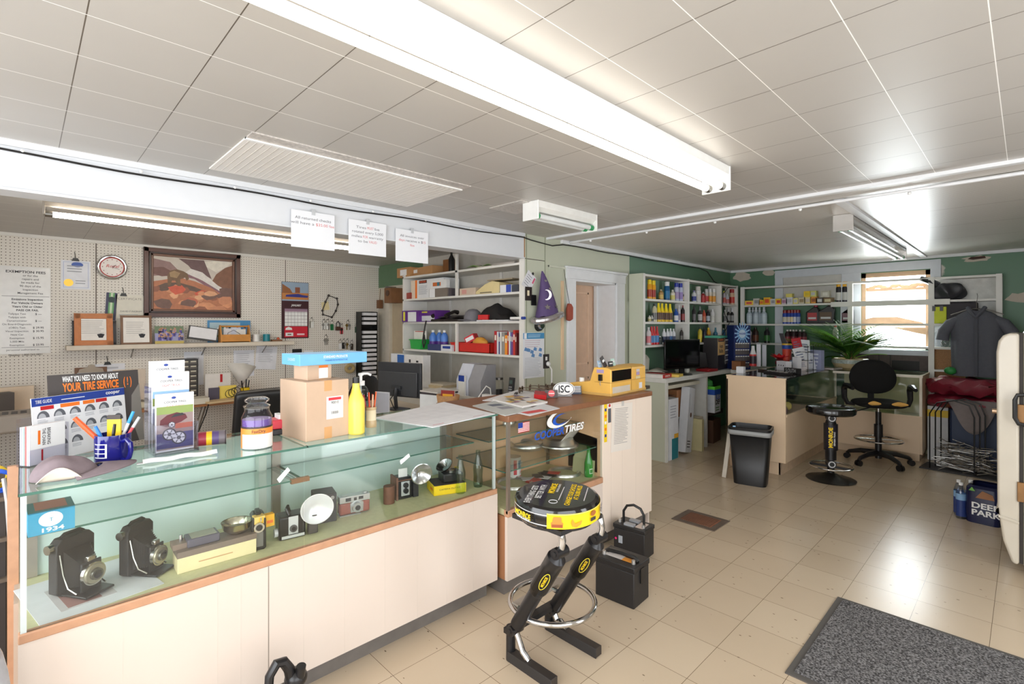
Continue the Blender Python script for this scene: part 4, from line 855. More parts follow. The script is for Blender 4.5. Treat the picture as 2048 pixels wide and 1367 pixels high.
def pt(pts,col,l): mb.poly((.012,0,0),UY,UZ,[((q[0]-.5)*W2,(q[1]-.5)*H2) for q in pts],M(col,.5,0,.12,25),l)
pt([(0,.62),(.0,.95),(.2,.9),(.32,.72),(.2,.66)],(150,120,116),.0006); pt([(0,.78),(.12,.8),(.3,.66),(.1,.62),(0,.66)],(120,84,76),.0009)
pt([(.3,.98),(.62,.98),(.72,.62),(.62,.7),(.5,.72),(.42,.86)],(110,84,84),.0008); pt([(.72,.56),(.78,.72),(.9,.86),(1,.92),(1,.3),(.86,.42)],(134,92,70),.001); pt([(.55,.93),(.75,.98),(1,.98),(.9,.86),(.78,.76)],(226,220,206),.0007)
pt([(.35,.68),(.55,.62),(.8,.4),(1,.25),(1,.34),(.8,.5),(.6,.74),(.45,.8)],(226,220,214),.0012); pt([(.3,.66),(.5,.6),(1,.16),(1,.24),(.6,.58),(.4,.7)],(140,100,110),.0014)
pt([(0,0),(1,0),(1,.18),(.72,.44),(.5,.56),(.3,.62),(.1,.55),(0,.52)],(186,120,86),.0016)
pt([(0,.4),(.14,.5),(.3,.52),(.5,.45),(.75,.3),(.7,.2),(.5,.36),(.3,.4),(.1,.34)],(104,82,70),.0019)
r = random.Random(5)
for k in range(26):
    cx_,cy_,s_ = r.random(),r.random()*.4,.05+.08*r.random(); col = r.choice([(206,140,104),(216,150,110),(150,96,74),(120,90,80),(196,110,84),(226,170,130),(212,96,70)])
    pts = [(min(1,max(0,cx_+s_*math.cos(a)*(.7+.6*r.random()))),min(.6,max(0,cy_+s_*.8*math.sin(a)*(.7+.6*r.random())))) for a in [2*PI*j/7 for j in range(7)]]; pt(pts,col,.0021+k*.00003)
pt([(.17,.45),(.2,.44),(.22,.55),(.26,.55),(.29,.45),(.33,.45),(.32,.58),(.38,.62),(.4,.56),(.43,.6),(.41,.7),(.36,.74),(.28,.77),(.2,.74),(.165,.64)],(120,92,66),.0032); pt([(.2,.62),(.28,.6),(.32,.7),(.25,.74),(.19,.7)],(168,138,100),.0035)
mb.build('canvas',t)
# second certificate and ribbon
def cert2(mb,w,h,P): mb.text('CERTIFICATE',.022,P(0,h*.38),UY,UZ,M((140,130,120),.6),w*.86); mb.text('DAVID F INGRAM',.016,P(.01,-h*.0),UY,UZ,INK,w*.78); mb.lines(P(0,-h*.12),UY,UZ,w*.8,.03,2,GREYINK)
wall_sheet('certificate','cream certificate with engraved name behind the right wooden frame','certificate',peg(232,590,287,655),M((226,222,208),.6),cert2)
def rib(mb,w,h,P): mb.decal(P(0,0),UY,UZ,w*.5,h,M((110,170,110),.5)).decal(P(0,0),UY,UZ,w*.2,h,M((206,226,190),.5),.0008).poly(P(0,h*.25),UY,UZ,[(-.03,.02),(-.02,-.03),(.02,-.03),(.03,.02),(0,.03)],M((40,60,60),.5),.0012)
wall_sheet('ribbon_card','navy card with green and pale stripe above the left wooden frame','card',peg(211,585,233,640),M((60,60,90),.5),rib,tilt=-.06)
# wall shelf and what stands on it
SZ = 1.352; sy0,sy1 = Y(130,XP),Y(577,XP)
t = thing('wall_shelf','long cream wall shelf on the pegboard under the painting','shelf',(XP,(sy0+sy1)/2,SZ)); L_ = sy1-sy0
MB().box(0,.2,-L_/2,L_/2,-.045,0,M((216,206,190),.55,0,.05)).build('board',t,bevel=.004)
for yy in (-.55,.1,.75): MB().tube([(.005,yy,-.14),(.17,yy,-.045)],.006,STEEL,6).build('bracket',t)
def on_shelf(px,dx): p = at_x(px,680,XP+dx); return Vector((XP+dx,p.y,SZ))
def photo_frame(label,px0,px1,hz,mf,dx,deco,lean=.15,fw=.035,mat_=(232,228,222)):
    a,b_ = on_shelf(px0,dx),on_shelf(px1,dx); w = b_.y-a.y
    t = thing('picture_frame',label,'picture frame',(a+b_)/2,0,None,0,-lean)
    mb = MB().box(-.015,0,-w/2,-w/2+fw,0,hz,mf).box(-.015,0,w/2-fw,w/2,0,hz,mf).box(-.015,0,-w/2,w/2,0,fw,mf).box(-.015,0,-w/2,w/2,hz-fw,hz,mf); mb.build('frame',t,bevel=.004)
    mb = MB().box(-.012,-.006,-w/2+fw*.8,w/2-fw*.8,fw*.8,hz-fw*.8,M(mat_,.4))
    if deco: deco(mb,w,hz)
    mb.build('mounted_sheet',t); return t
FW1 = M((192,112,46),.35,0,.12,25)
def sheet(mb,w,h):
    mb.lines((-.006,0,h*.58),UY,UZ,w*.66,h*.45,7,M((196,192,188),.6)); mb.poly((-.006,w*.18,h*.3),UY,UZ,[(-.03,.015),(.0,.022),(.03,.015),(.015,-.02),(-.015,-.02)],INK,.001)
photo_frame('orange-brown wooden frame with white letter, left of two on the shelf',149,226,.315,FW1,.15,sheet,.12,.05)
photo_frame('darker wooden frame with white letter, right of two on the shelf',242,304,.30,M((120,82,52),.4,0,.1,20),.15,sheet,.12,.02)
photo_frame('dark frame mostly hidden behind the orange-brown wooden frame',145,232,.24,M((50,46,48),.4),.06,None,.05,.03,(70,66,70))
def team(mb,w,h,P):
    r = random.Random(8); mb.decal(P(0,h*.3),UY,UZ,w,h*.4,M((110,130,100),.5),.0006).decal(P(0,-h*.42),UY,UZ,w,h*.16,M((190,170,90),.5),.0006)
    for k in range(44): x,z = (r.random()-.5)*w*.9,(r.random()-.5)*h*.5; mb.decal(P(x,z),UY,UZ,.02,.035,M(r.choice([(120,110,190),(90,80,160),(170,160,220),(60,50,90)]),.5),.001); mb.disc(P(x,z+.026),UY,UZ,.009,M((196,150,120),.5),8,.0014)
p0,p1 = on_shelf(310,.13),on_shelf(368,.13)
def st_sheet(name,label,cat,px0,px1,h,dx,m,deco,lean=-.15,th=.003):
    a,b_ = on_shelf(px0,dx),on_shelf(px1,dx); w = b_.y-a.y; mb = MB().box(-th,0,-w/2,w/2,0,h,m)
    if deco: deco(mb,w,h,lambda y,z: Vector((0,y,z+h/2)))
    return solo(mb,name,label,cat,(a+b_)/2,ry=lean)
st_sheet('photograph','group photo of people in violet shirts standing on the wall shelf','photo',310,368,.19,.14,M((150,150,190),.4),team)
p = on_shelf(404,.16); t = thing('picture_frame','thin black frame with blank white sheet leaning tilted on the shelf','picture frame',p+Vector((0,0,.03)),0,None,-.17,-.15); w,h = .29,.15
BK = M((44,44,46),.4); MB().box(-.01,0,-w/2,-w/2+.015,0,h,BK).box(-.01,0,w/2-.008,w/2,0,h,BK).box(-.01,0,-w/2,w/2,0,.02,BK).box(-.01,0,-w/2,w/2,h-.008,h,BK).build('frame',t); MB().box(-.006,-.002,-w/2+.01,w/2,.01,h,M((226,226,230),.4)).build('mounted_sheet',t)
def crowd(mb,w,h,P):
    mb.decal(P(-w*.1,h*.0),UY,UZ,w*.7,h*.8,M((170,196,206),.5),.0006); r = random.Random(2)
    for k in range(26): mb.disc(P((r.random()-.5)*w*.8,(r.random()-.6)*h*.5),UY,UZ,.012,M(r.choice([(60,60,80),(196,160,140),(200,60,60),(230,230,230),(60,120,80)]),.5),8,.001)
st_sheet('poster','blue bordered group poster behind the wooden tool caddy','poster',415,501,.255,.03,M((70,140,190),.4),crowd,-.02)
a,b_ = on_shelf(440,.13),on_shelf(497,.13); w = b_.y-a.y
t = thing('tool_caddy','small honey-coloured wooden tool caddy on the wall shelf','caddy',(a+b_)/2); HW = M((206,140,60),.45,0,.1,25)
MB().box(.045,.055,-w/2,w/2,0,.09,HW).box(-.055,-.045,-w/2,w/2,0,.09,HW).box(-.055,.055,-w/2,w/2,0,.01,HW).build('tray',t)
for s in (-1,1): MB().prism([(-.06,0),(.06,0),(.05,.1),(.025,.18),(.015,.2),(-.015,.2),(-.025,.18),(-.05,.1)],.012,HW,((0,s*w/2+.006,0),(1,0,0),(0,0,1))).build('end_board',t)
MB().cyl((0,-w/2,.185),(0,w/2,.185),.009,.009,HW,10).build('carry_bar',t)
r = random.Random(4);
for k,(yy,hh,col) in enumerate(((-.06,.15,(226,224,226)),(.02,.16,(210,214,226)),(.07,.14,(230,228,222)))): solo(MB().box(-.015,-.012,-.05,.05,0,hh,M(col,.6)),'paper_note',['white paper note at the left of the tool caddy','bluish paper note in the middle of the tool caddy','cream paper note at the right of the tool caddy'][k],'paper',(a+b_)/2+Vector((-.01+k*.012,yy,.011)),group='notes in the tool caddy')
solo(MB().tube([(.0,-.09,0),(.02,-.08,.1),(.02,-.02,.13),(.015,.04,.09),(.01,.09,.04),(0,.06,0)],.003,M((60,56,60),.5),6),'wire_coil','dark wire bent over the front of the tool caddy','wire',(a+b_)/2+Vector((.025,0,.011)))
for px,col,lb,nm in ((512,(232,230,226),'white cup with a stick on the wall shelf','cup'),(533,(30,128,140),'teal cup at the right end of the wall shelf','cup')):
    mb = MB().lathe([(0,0),(.04,0),(.04,.085),(.036,.085),(.036,.006),(0,.006)],M(col,.35),n=22)
    if px == 512: mb.cyl((0,.03,0),(.0,.035,.14),.003,.003,INK,6)
    solo(mb,nm,lb,'cup',on_shelf(px,.08)+Vector((0,0,.004)))
solo(MB().prism([(-.09,.05),(.0,-.06),(.1,.05)],.003,PAPER,((0,0,0),(0,1,0),(-1,0,0))),'paper_note','white paper corner drooping over the wall shelf edge','paper',on_shelf(523,.16)+Vector((0,0,.0005)))
solo(MB().box(-.03,.03,-.06,.06,0,.02,M((130,90,60),.6)).ball((0,.02,.03),.02,M((196,90,50),.5),8,6).tube([(0,-.03,.02),(0,-.02,.05),(0,0,.05),(0,.0,.02)],.003,STEEL,5),'key_tag_pile','brown and orange trinkets at the end of the wall shelf','trinket',on_shelf(553,.1))
# calendar
def cal(mb,w,h,P):
    mb.decal(P(0,h*.33),UY,UZ,w*.98,h*.33,M((150,170,190),.4),.0005); mb.decal(P(0,h*.25),UY,UZ,w*.98,h*.12,M((196,130,70),.4),.0008)
    mb.poly(P(-w*.3,h*.36),UY,UZ,[(-w*.18,-h*.06),(w*.2,-h*.06),(w*.1,h*.02),(-w*.18,h*.1)],M((150,96,56),.5),.001).decal(P(w*.08,h*.36),UY,UZ,w*.18,h*.1,M((140,84,60),.5),.0012).poly(P(.02,h*.255),UY,UZ,[(-w*.42,-h*.02),(w*.4,-h*.025),(w*.42,h*.01),(w*.2,h*.02),(w*.05,h*.04),(-w*.15,h*.03),(-w*.4,h*.015)],M((56,60,140),.3),.0014)
    mb.text('JANUARY',.026,P(.01,h*.085),UY,UZ,WHITE,w*.38,.02,shear=.2)
    mb.decal(P(.01,-h*.13),UY,UZ,w*.84,h*.31,WHITE,.0006).decal(P(.01,h*.0),UY,UZ,w*.84,h*.055,M((160,130,150),.5),.001)
    for k in range(8): mb.decal(P(.01+w*.84*(k/7-.5),-h*.13),UY,UZ,.003,h*.31,M((150,130,140),.5),.0014)
    for k in range(6): mb.decal(P(.01,h*.02-h*.3*k/5),UY,UZ,w*.84,.003,M((60,40,44),.5),.0014)
    mb.decal(P(.01,-h*.385),UY,UZ,w*.86,h*.19,M((206,32,52),.4),.0008).decal(P(-w*.22,-h*.43),UY,UZ,w*.28,h*.06,PAPER,.0012).decal(P(-w*.22,-h*.43),UY,UZ,w*.14,h*.02,M((110,90,60),.5),.0016).decal(P(w*.2,-h*.43),UY,UZ,w*.28,h*.03,M((240,200,206),.5),.0012)
    mb.poly(P(-w*.25,-h*.33),UY,UZ,[(-.04,-.015),(.045,-.015),(.04,.01),(0,.025),(-.035,.01)],WHITE,.0014)
wall_sheet('wall_calendar','red and dark maroon January calendar with car picture on the pegboard','calendar',peg(563,564,617,676),M((60,22,28),.4),cal,.005)
# gasket
y0,y1,z0,z1 = peg(643,591,675,634); w,h = y1-y0,z1-z0
pts = [(0,-.1*w,.5*h),(0,.42*w,.38*h),(0,.48*w,.1*h),(0,.35*w,-.2*h),(0,.1*w,-.5*h),(0,-.45*w,-.38*h),(0,-.48*w,-.2*h),(0,-.3*w,.2*h)]
mb = MB().tube(pts,.007,M((64,58,54),.6),6,True)
for q in pts: mb.ring(q,.012,.005,M((64,58,54),.6),'x',10,5)
hook(mb,-.1*w,.5*h,-.01)
t = solo(mb,'gasket','dark engine gasket hanging on the pegboard right of the calendar','gasket',(PX+.02,(y0+y1)/2,(z0+z1)/2))
solo(MB().box(0,.003,-.05,.05,-.05,.06,M((226,210,160),.6)),'sticky_note','pale yellow note tucked behind the gasket','note',(PX+.003,(y0+y1)/2-.06,(z0+z1)/2),rx=.15)
# keys on hooks
def keyset(label,x,y,kind,cols):
    p = at_x(380+x/4.876,480+y/4.876,PX); t = thing('key_set' if kind != 'lock' else 'padlock',label,'keys' if kind != 'lock' else 'padlock',p,group='keys hanging on the pegboard' if kind != 'lock' else None)
    mb = MB(); hook(mb,0,.07,0); mb.build('hook',t)
    if kind == 'lock':
        MB().box(.004,.03,-.035,.035,-.05,.005,M((92,66,54),.4,.5)).build('lock_body',t,bevel=.004); MB().tube([(.017,-.025,0),(.017,-.024,.05),(.017,0,.075),(.017,.024,.05),(.017,.025,0)],.006,M((60,60,62),.3,.8),7).build('shackle',t); return
    MB().ring((.012,0,.045),.022,.002,STEEL,'x',14,5).build('key_ring',t)
    for k,(dy,tag_,col) in enumerate(cols):
        mb = MB(); m = M(col,.35,.0 if tag_ else .9)
        if tag_: mb.box(.012+k*.004,.017+k*.004,dy-.022,dy+.022,-.06,.022,m)
        else: mb.cyl((.012+k*.004,dy,.0),(.015+k*.004,dy,.0),.02,.02,m,12).box(.012+k*.004,.0148+k*.004,dy-.007,dy+.007,-.065,-.01,m)
        mb.build('tag' if tag_ else 'key',t,bevel=.001)
BR = (170,140,80); SV = (180,178,172)
keyset('green and white tagged key just right of the calendar',1180,810,'k',[(0,1,(66,74,40)),(.008,1,(226,226,220))])
keyset('white tagged keys below the gasket, first from left',1300,825,'k',[(0,1,(228,228,224)),(-.01,0,SV)]); keyset('white tagged keys below the gasket, second from left',1338,825,'k',[(0,1,(228,228,224)),(.012,0,SV)])
keyset('keys with dark green tassel tag below the gasket',1380,835,'k',[(0,1,(30,110,64))]); keyset('old brown padlock hanging on the pegboard',1438,845,'lock',[]); keyset('key with red and white long tag on the pegboard',1473,870,'k',[(0,1,(206,70,84)),(.0,0,(70,66,60))])
keyset('brassy bunch of keys right of the red tag',1535,830,'k',[(-.015,0,BR),(.02,0,SV)]); keyset('silver keys alone below the white tagged keys',1320,975,'k',[(-.012,0,SV),(.014,0,SV)])
keyset('white tagged key at the left of the bottom key row',1460,1020,'k',[(0,1,(230,230,228))]); keyset('black fob key second in the bottom key row',1493,1015,'k',[(0,1,(40,40,44)),(.02,0,SV)]); keyset('bare brass key third in the bottom key row',1528,1015,'k',[(0,0,BR)]); keyset('dark fob keys at the right of the bottom key row',1573,1025,'k',[(0,1,(66,54,44)),(-.02,0,SV)])
keyset('keys with dark green tag beside the black envelope rack',1618,860,'k',[(0,1,(40,56,44)),(.01,1,(60,120,80))])
# wall pocket rack with envelopes
y0,y1,z0,z1 = peg(714,623,757,770,XP+.12); w = .235; zb = .80; hh = z1-zb
t = thing('letter_rack','tall black rack of white envelopes in the pegboard corner','letter rack',(XP+.06,(y0+y1)/2,zb),0,None,.03,.06)
MB().box(-.05,-.04,-w/2,w/2,0,hh,BLACK).box(-.05,.1,-w/2-.006,-w/2,0,hh,BLACK).box(-.05,.1,w/2,w/2+.006,0,hh,BLACK).build('case',t)
n = 15
for k in range(n): MB().box(-.04,.09,-w/2,w/2,k*hh/n,k*hh/n+.006,BLACK).build('divider',t)
r = random.Random(6)
for k in range(n):
    if k == 11: continue
    zz = zb+k*hh/n+.007; o = solo(MB().box(-.06,.05,-.098,.098,0,hh/n*.62,M((228,228,232),.6)),'envelope_stack','white envelopes in slot %s counted from the bottom of the black rack' % ['one','two','three','four','five','six','seven','eight','nine','ten','eleven','twelve','thirteen','fourteen','fifteen'][k],'envelopes',(XP+.145-.06*.0+.06*(zz-zb)*.0+.012*r.random()-.02+.06*(zz-zb),(y0+y1)/2+(r.random()-.5)*.02-.03*(zz-zb),zz),group='envelopes in the black rack')
# papers pinned under the shelf
def note(lb,px0,py0,px1,py1,n=8,col=(226,228,234),tilt=.0,x=PX): wall_sheet('pinned_paper',lb,'paper',peg(px0,py0,px1,py1),M(col,.6),lambda mb,w,h,P: mb.lines(P(0,h*.1),UY,UZ,w*.75,h*.6,n,M((190,192,200),.6)),.002,'papers pinned under the wall shelf',x,tilt)
note('white printed sheet pinned left under the wall shelf',467,700,508,752); note('white printed sheet pinned right under the wall shelf end',511,692,553,738,tilt=-.08,x=PX+.004)
note('white sheet pinned above the drawer cabinet',368,703,407,770,3); note('white printed page pinned behind the hanging clipboards',190,727,250,760,2,x=PX)
solo(MB().poly((0,0,0),UY,UZ,[(-.17,.11),(-.02,-.17),(.0,-.17),(.16,.05),(.02,.1)],M((226,222,214),.6),0).poly((0,0,0),(0,-1,0),UZ,[(.17,.11),(-.02,.1),(-.16,.05),(.0,-.17),(.02,-.17)],M((226,222,214),.6),0),'folded_paper','large cream folded paper hanging under the printed sheets','paper',(PX+.012,Y(483,XP),.995),solidify=.002)
solo(MB().box(0,.006,-.06,.06,-.03,.03,BLACK),'name_plate','small black plate on the pegboard above the blue carton','plate',at_x(594,702,PX)); wall_sheet('paper_strip','white paper strip beside the black plate on the pegboard','paper',peg(608,700,626,704),PAPER)
solo(MB().ring((0,0,0),.055,.025,M((196,172,120),.8,0,.15,60,.3),'x',20,8,1,.8),'straw_coil','small tan straw coil hanging beside the envelope rack','coil',at_x(698,736,PX)+Vector((.03,0,0)))
# clipboards and folder
def clipb(lb,px0,py0,px1,py1,x,tilt=0):
    y0,y1,z0,z1 = peg(px0,py0,px1,py1,x); w,h = y1-y0,z1-z0
    t = thing('clipboard',lb,'clipboard',(x,(y0+y1)/2,(z0+z1)/2),0,'clipboards below the wall shelf',tilt)
    MB().box(0,.004,-w/2,w/2,-h/2,h/2,M((120,84,58),.5)).build('board',t,bevel=.002); MB().box(.004,.007,-w/2+.02,w/2-.02,-h/2,h/2-.05,PAPER).build('paper_sheets',t)
    MB().prism([(-.1,-.05),(.1,-.05),(.09,-.015),(.03,.0),(.025,.02),(0,.03),(-.025,.02),(-.03,.0),(-.09,-.015)],.012,M((150,136,120),.35,.7),((.006,0,h/2),(0,1,0),(0,0,1))).build('clamp',t)
clipb('brown clipboard hanging on the pegboard behind the tire service sign',149,734,214,800,PX+.012); clipb('lower brown clipboard just above the tire service sign',155,756,205,815,PX+.03,.05)
def fnd(mb,w,h,P): mb.text('found',.04,P(.0,h*.18),UY,UZ,M((120,116,112),.6),.12,shear=.2)
DZ = .74
y0,y1,z0,z1 = peg(225,738,291,800)
wall_sheet('file_folder','tan paper folder marked found, hanging beside the clipboard','folder',(y0,y1,z0,z1),M((222,208,190),.6),fnd,.006)
# ================================================================== alcove furniture
DW = M((160,108,66),.45,0,.1,20); LEG = M((132,124,114),.5,.5)
t = thing('work_table','long brown topped work table against the pegboard','table',(XP,.75,0))
MB().box(.01,.66,-1.45,1.40,DZ-.03,DZ,DW).build('tabletop',t,bevel=.003)
for yy in (-.62,.62):
    for xa,xb in ((.06,.06),(.56,.56)): MB().cyl((xa,yy,DZ-.03),(xb,yy-.2,.0),.022,.022,LEG,8).build('leg',t)
    MB().cyl((.06,yy-.1,.37),(.56,yy-.1,.37),.012,.012,LEG,8).build('stretcher',t)
def tab(px,py): return at_z(px,py,DZ)
# small parts drawer cabinet
p = Vector((XP+.12,Y(371,XP+.2),DZ)); t = thing('drawer_cabinet','small black parts cabinet with clear drawers on the work table','drawer cabinet',p)
MB().box(-.08,.08,-.12,.12,0,.44,M((40,38,38),.4)).build('case',t)
for r_ in range(8):
    for c in range(3):
        dr = MB().box(.075,.084,-.11+c*.074,-.042+c*.074,.012+r_*.053,.055+r_*.053,M((96,90,84),.2)).build('drawer',t)
        MB().box(.084,.09,-.1+c*.074,-.05+c*.074,.035+r_*.053,.047+r_*.053,M((206,200,180),.5)).build('drawer_label',dr)
# papers, holders and boxes on the work table
def cardbox(nm,lb,cat,px,py,sz,col,dz=.0,rz=0,grp=None,deco=None,z=DZ):
    p = at_z(px,py,z) if dz is None else at_z(px,py,z)+Vector((0,0,dz))
    mb = MB().box(-sz[0]/2,sz[0]/2,-sz[1]/2,sz[1]/2,0,sz[2],M(col,.55));
    if deco: deco(mb)
    return solo(mb,nm,lb,cat,p,rz,grp)
cardbox('desk_tray','beige paper tray with green rim beside the drawer cabinet','tray',392,806,(.2,.2,.06),(206,200,184)); cardbox('envelope','yellow envelope standing on the work table','envelope',455,798,(.02,.17,.15),(236,210,96)); cardbox('envelope','dark photo card before the yellow envelope','card',428,801,(.02,.1,.14),(80,74,90))
cardbox('paper_card','tall white card with red tab behind the yellow envelope','card',436,792,(.01,.26,.26),(230,226,220),deco=lambda mb: mb.box(.005,.006,.02,.045,.16,.25,RED))
p = tab(490,790); t = thing('pen_cup','yellow and black pen cup with dark pens on the work table','pen cup',p); MB().lathe([(0,0),(.05,0),(.05,.03),(.05,.03),(.05,.09),(.045,.09),(.045,.01),(0,.01)],YEL,n=20,mats=[BLACK]*3+[YEL]*4).build('cup',t)
for k in range(5):
    a = k*1.26; solo(MB().cyl((0,0,0),(.025*math.cos(a),.025*math.sin(a),.15+.01*(k % 3)),.007,.007,M((30,28,34),.4),8),'pen','dark pen in the yellow and black cup','pen',p+Vector((.018*math.cos(a),.018*math.sin(a),.012)),group='dark pens in the yellow cup')
cardbox('paper_pile','loose tan papers lying on the work table before the envelope','papers',440,803,(.16,.3,.02),(206,180,140),0,.2); cardbox('paper_sheet','pink paper sheet near the front edge of the work table','paper',462,800,(.1,.2,.004),(226,120,120),.0,.1); cardbox('paper_sheet','orange paper slip right of the pink sheet on the table','paper',500,797,(.1,.16,.006),(236,130,80),.0,.0)
p = tab(470,797)+Vector((0,0,.012)); mb = MB()
for k in range(4): mb.ring((0,-.05+.03*k,.05+.01*k),.045,.003,BLACK,'x',16,5)
solo(mb,'cable_bundle','looped black wire bundle standing on the table papers','cable',p)
t = thing('calculator','beige desk calculator on the work table left of brochure rack','calculator',tab(266,818)+Vector((-.1,0,0))); MB().box(-.1,.1,-.13,.13,0,.06,M((206,196,170),.5)).build('case',t,bevel=.01)
for k in range(15): MB().box(-.05+.045*(k % 3),-.018+.045*(k % 3),-.1+.042*(k//3),-.07+.042*(k//3),.06,.068,M((110,100,86),.5)).build('key',t)
t = thing('printer','grey telephone and fax machine at the left end of the work table','fax machine',tab(30,860)); MB().box(-.16,.16,-.2,.2,0,.14,M((150,140,130),.5)).build('body',t,bevel=.02)
for k in range(12): MB().box(.0+.04*(k % 3),.028+.04*(k % 3),-.12+.05*(k//3),-.085+.05*(k//3),.14,.148,M((70,64,60),.5)).build('key',t)
cardbox('cardboard_folder','upright tan folder at the far left of the work table','folder',28,828,(.04,.26,.25),(226,206,180),0,.2); cardbox('binder','dark binders leaning at the far left edge of the table','binder',5,835,(.12,.12,.22),(86,80,76),0,.3)
mb = MB().tube([(0,0,0),(.02,-.03,-.1),(0,-.1,-.3),(-.02,-.08,-.5),(.05,-.15,-.72)],.006,BLACK,6); solo(mb,'cable','black cable hanging from the work table front','cable',(XP+.664,Y(418,XP+.67),DZ))
# chairs
def office_chair(lb,x,y,rz,w,top,curve=.06,round_=False):
    t = thing('office_chair',lb,'chair',(x,y,0),rz); V = M((20,17,17),.4,0,.08,30,.15)
    bz = .5; hh = top-bz
    def back(u,v):
        yy = (u-.5)*w*(1-(.3*v**3 if round_ else .06*v)); return Vector((-.25-curve*(1-(2*u-1)**2)-.1*v,yy,bz+hh*v-(.08*(2*u-1)**2*v if round_ else .015*(2*u-1)**2)))
    o = MB().grid(back,14,12,V).build('backrest',t,solidify=.09,bevel=.0); o.modifiers['thick'].offset = 0
    m2 = o.modifiers.new('b','BEVEL'); m2.width = .03; m2.segments = 3; m2.limit_method = 'ANGLE'; m2.angle_limit = .8
    MB().box(-.24,.25,-.25,.25,.42,.5,V).build('seat',t,bevel=.03,seg=3)
    MB().cyl((0,0,.08),(0,0,.42),.028,.028,BLACK,12).build('gas_post',t)
    for k in range(5):
        a = k*2*PI/5; MB().cyl((0,0,.1),(.3*math.cos(a),.3*math.sin(a),.065),.028,.018,BLACK,8).build('base_arm',t); MB().cyl((.3*math.cos(a)-.012,.3*math.sin(a),.03),(.3*math.cos(a)+.012,.3*math.sin(a),.03),.03,.03,BLACK,12).build('caster',t)
    for s in (-1,1): MB().tube([(-.15,s*.25,.46),(-.15,s*.3,.5),(-.15,s*.31,.64),(-.05,s*.31,.68),(.15,s*.31,.68)],.02,BLACK,8).build('armrest',t)
    return t
office_chair('broad black office chair behind the large carton',-4.25,1.42,math.radians(175),.66,1.09)
office_chair('round backed dark chair behind the yellow bottle',-5.55,2.63,math.radians(205),.50,.99,.04,True)
# office desk with monitor
t = thing('office_desk','cream desk behind the counters carrying the monitor back','desk',(-4.2,2.66,0)); DC = M((214,200,176),.5,0,.04)
MB().box(-.75,.78,-.36,.24,.71,.74,DC).build('desktop',t,bevel=.003)
for xx in (-.72,.74): MB().box(xx-.015,xx+.015,-.34,.22,0,.71,DC).build('side_panel',t)
mz = .74; xm = at_y(797,722,2.6).x
t = thing('monitor','black monitor seen from the back behind the paper pad','monitor',(xm,2.6,mz),math.radians(17)); BM_ = M((52,54,58),.45)
MB().box(-.27,.27,.0,.03,.12,.45,BM_).box(-.24,.24,-.02,.0,.13,.36,M((62,64,68),.45)).build('housing',t,bevel=.006)
MB().box(-.06,.06,-.04,-.02,.2,.23,BM_).tube([(0,-.03,.21),(.0,-.045,.12),(0,-.03,.01)],.018,BM_,8).build('stand',t); MB().box(-.1,.1,-.1,.06,0,.012,BM_).build('base',t,bevel=.004)
MB().box(-.05,.05,-.0215,-.02,.145,.185,M((38,40,44),.5)).build('port_panel',t)
MB().tube([(-.02,-.03,.16),(-.05,-.06,.1),(.03,-.1,.03),(.08,-.12,.01)],.005,BLACK,6).build('cord',t)
solo(MB().box(-.08,.08,-.006,.006,0,.2,M((206,208,214),.4)).box(-.07,.075,-.0066,-.006,.01,.19,M((180,182,192),.4)),'white_tablet','white edged tablet stand left of the monitor base','tablet',Vector((X(765,2.36),2.36,.7405)),math.radians(20))
pz = [('paper_stack','tall stack of white paper right of the monitor',(.24,.3,.19),.0,(222,226,230)),('book','dark edged book on top of the white paper stack',(.23,.28,.02),.1905,(70,60,64))]
px_ = X(872,2.68)
solo(MB().box(-.12,.12,-.13,.13,0,.19,M((222,226,230),.6)),'paper_stack','tall stack of white paper right of the monitor','paper stack',(px_,2.72,.7405),.2)
solo(MB().box(-.115,.115,-.125,.125,0,.018,M((64,58,62),.5)),'book','dark covered book on top of the white paper stack','book',(px_,2.72,.931),.25)
solo(MB().box(-.12,.12,-.13,.13,0,.012,M((206,202,196),.6)),'magazine','grey magazine topping the white paper stack','magazine',(px_,2.72,.9495),.1)
p = Vector((X(902,2.5),2.5,.7405)); mb = MB().lathe([(0,0),(.07,0),(.1,.06),(.095,.06),(.066,.008),(0,.008)],M((196,150,104),.7,0,.15,60,.3),n=24,flat=.8); bpos = at_y(902,797,2.55)
solo(MB().lathe([(0,0),(.08,0),(.1,.17),(.11,.235),(.104,.235),(.075,.01),(0,.01)],M((196,150,104),.7,0,.15,60,.3),n=24,flat=.8),'basket','tan woven basket before the magazine files','basket',(bpos.x,2.52,.7405))
mb = MB().box(-.006,.006,-.07,.07,0,.14,M((226,222,214),.5));
solo(MB().box(-.065,.065,-.006,.006,0,.26,M((214,206,196),.5)).box(-.065,.065,-.0065,-.006,.17,.26,M((150,50,46),.5)).box(-.05,.05,-.007,-.0065,.2,.23,M((240,180,50),.5)),'card_pack','red headed card pack standing in the woven basket','card pack',(bpos.x,2.52,.7525),.35)
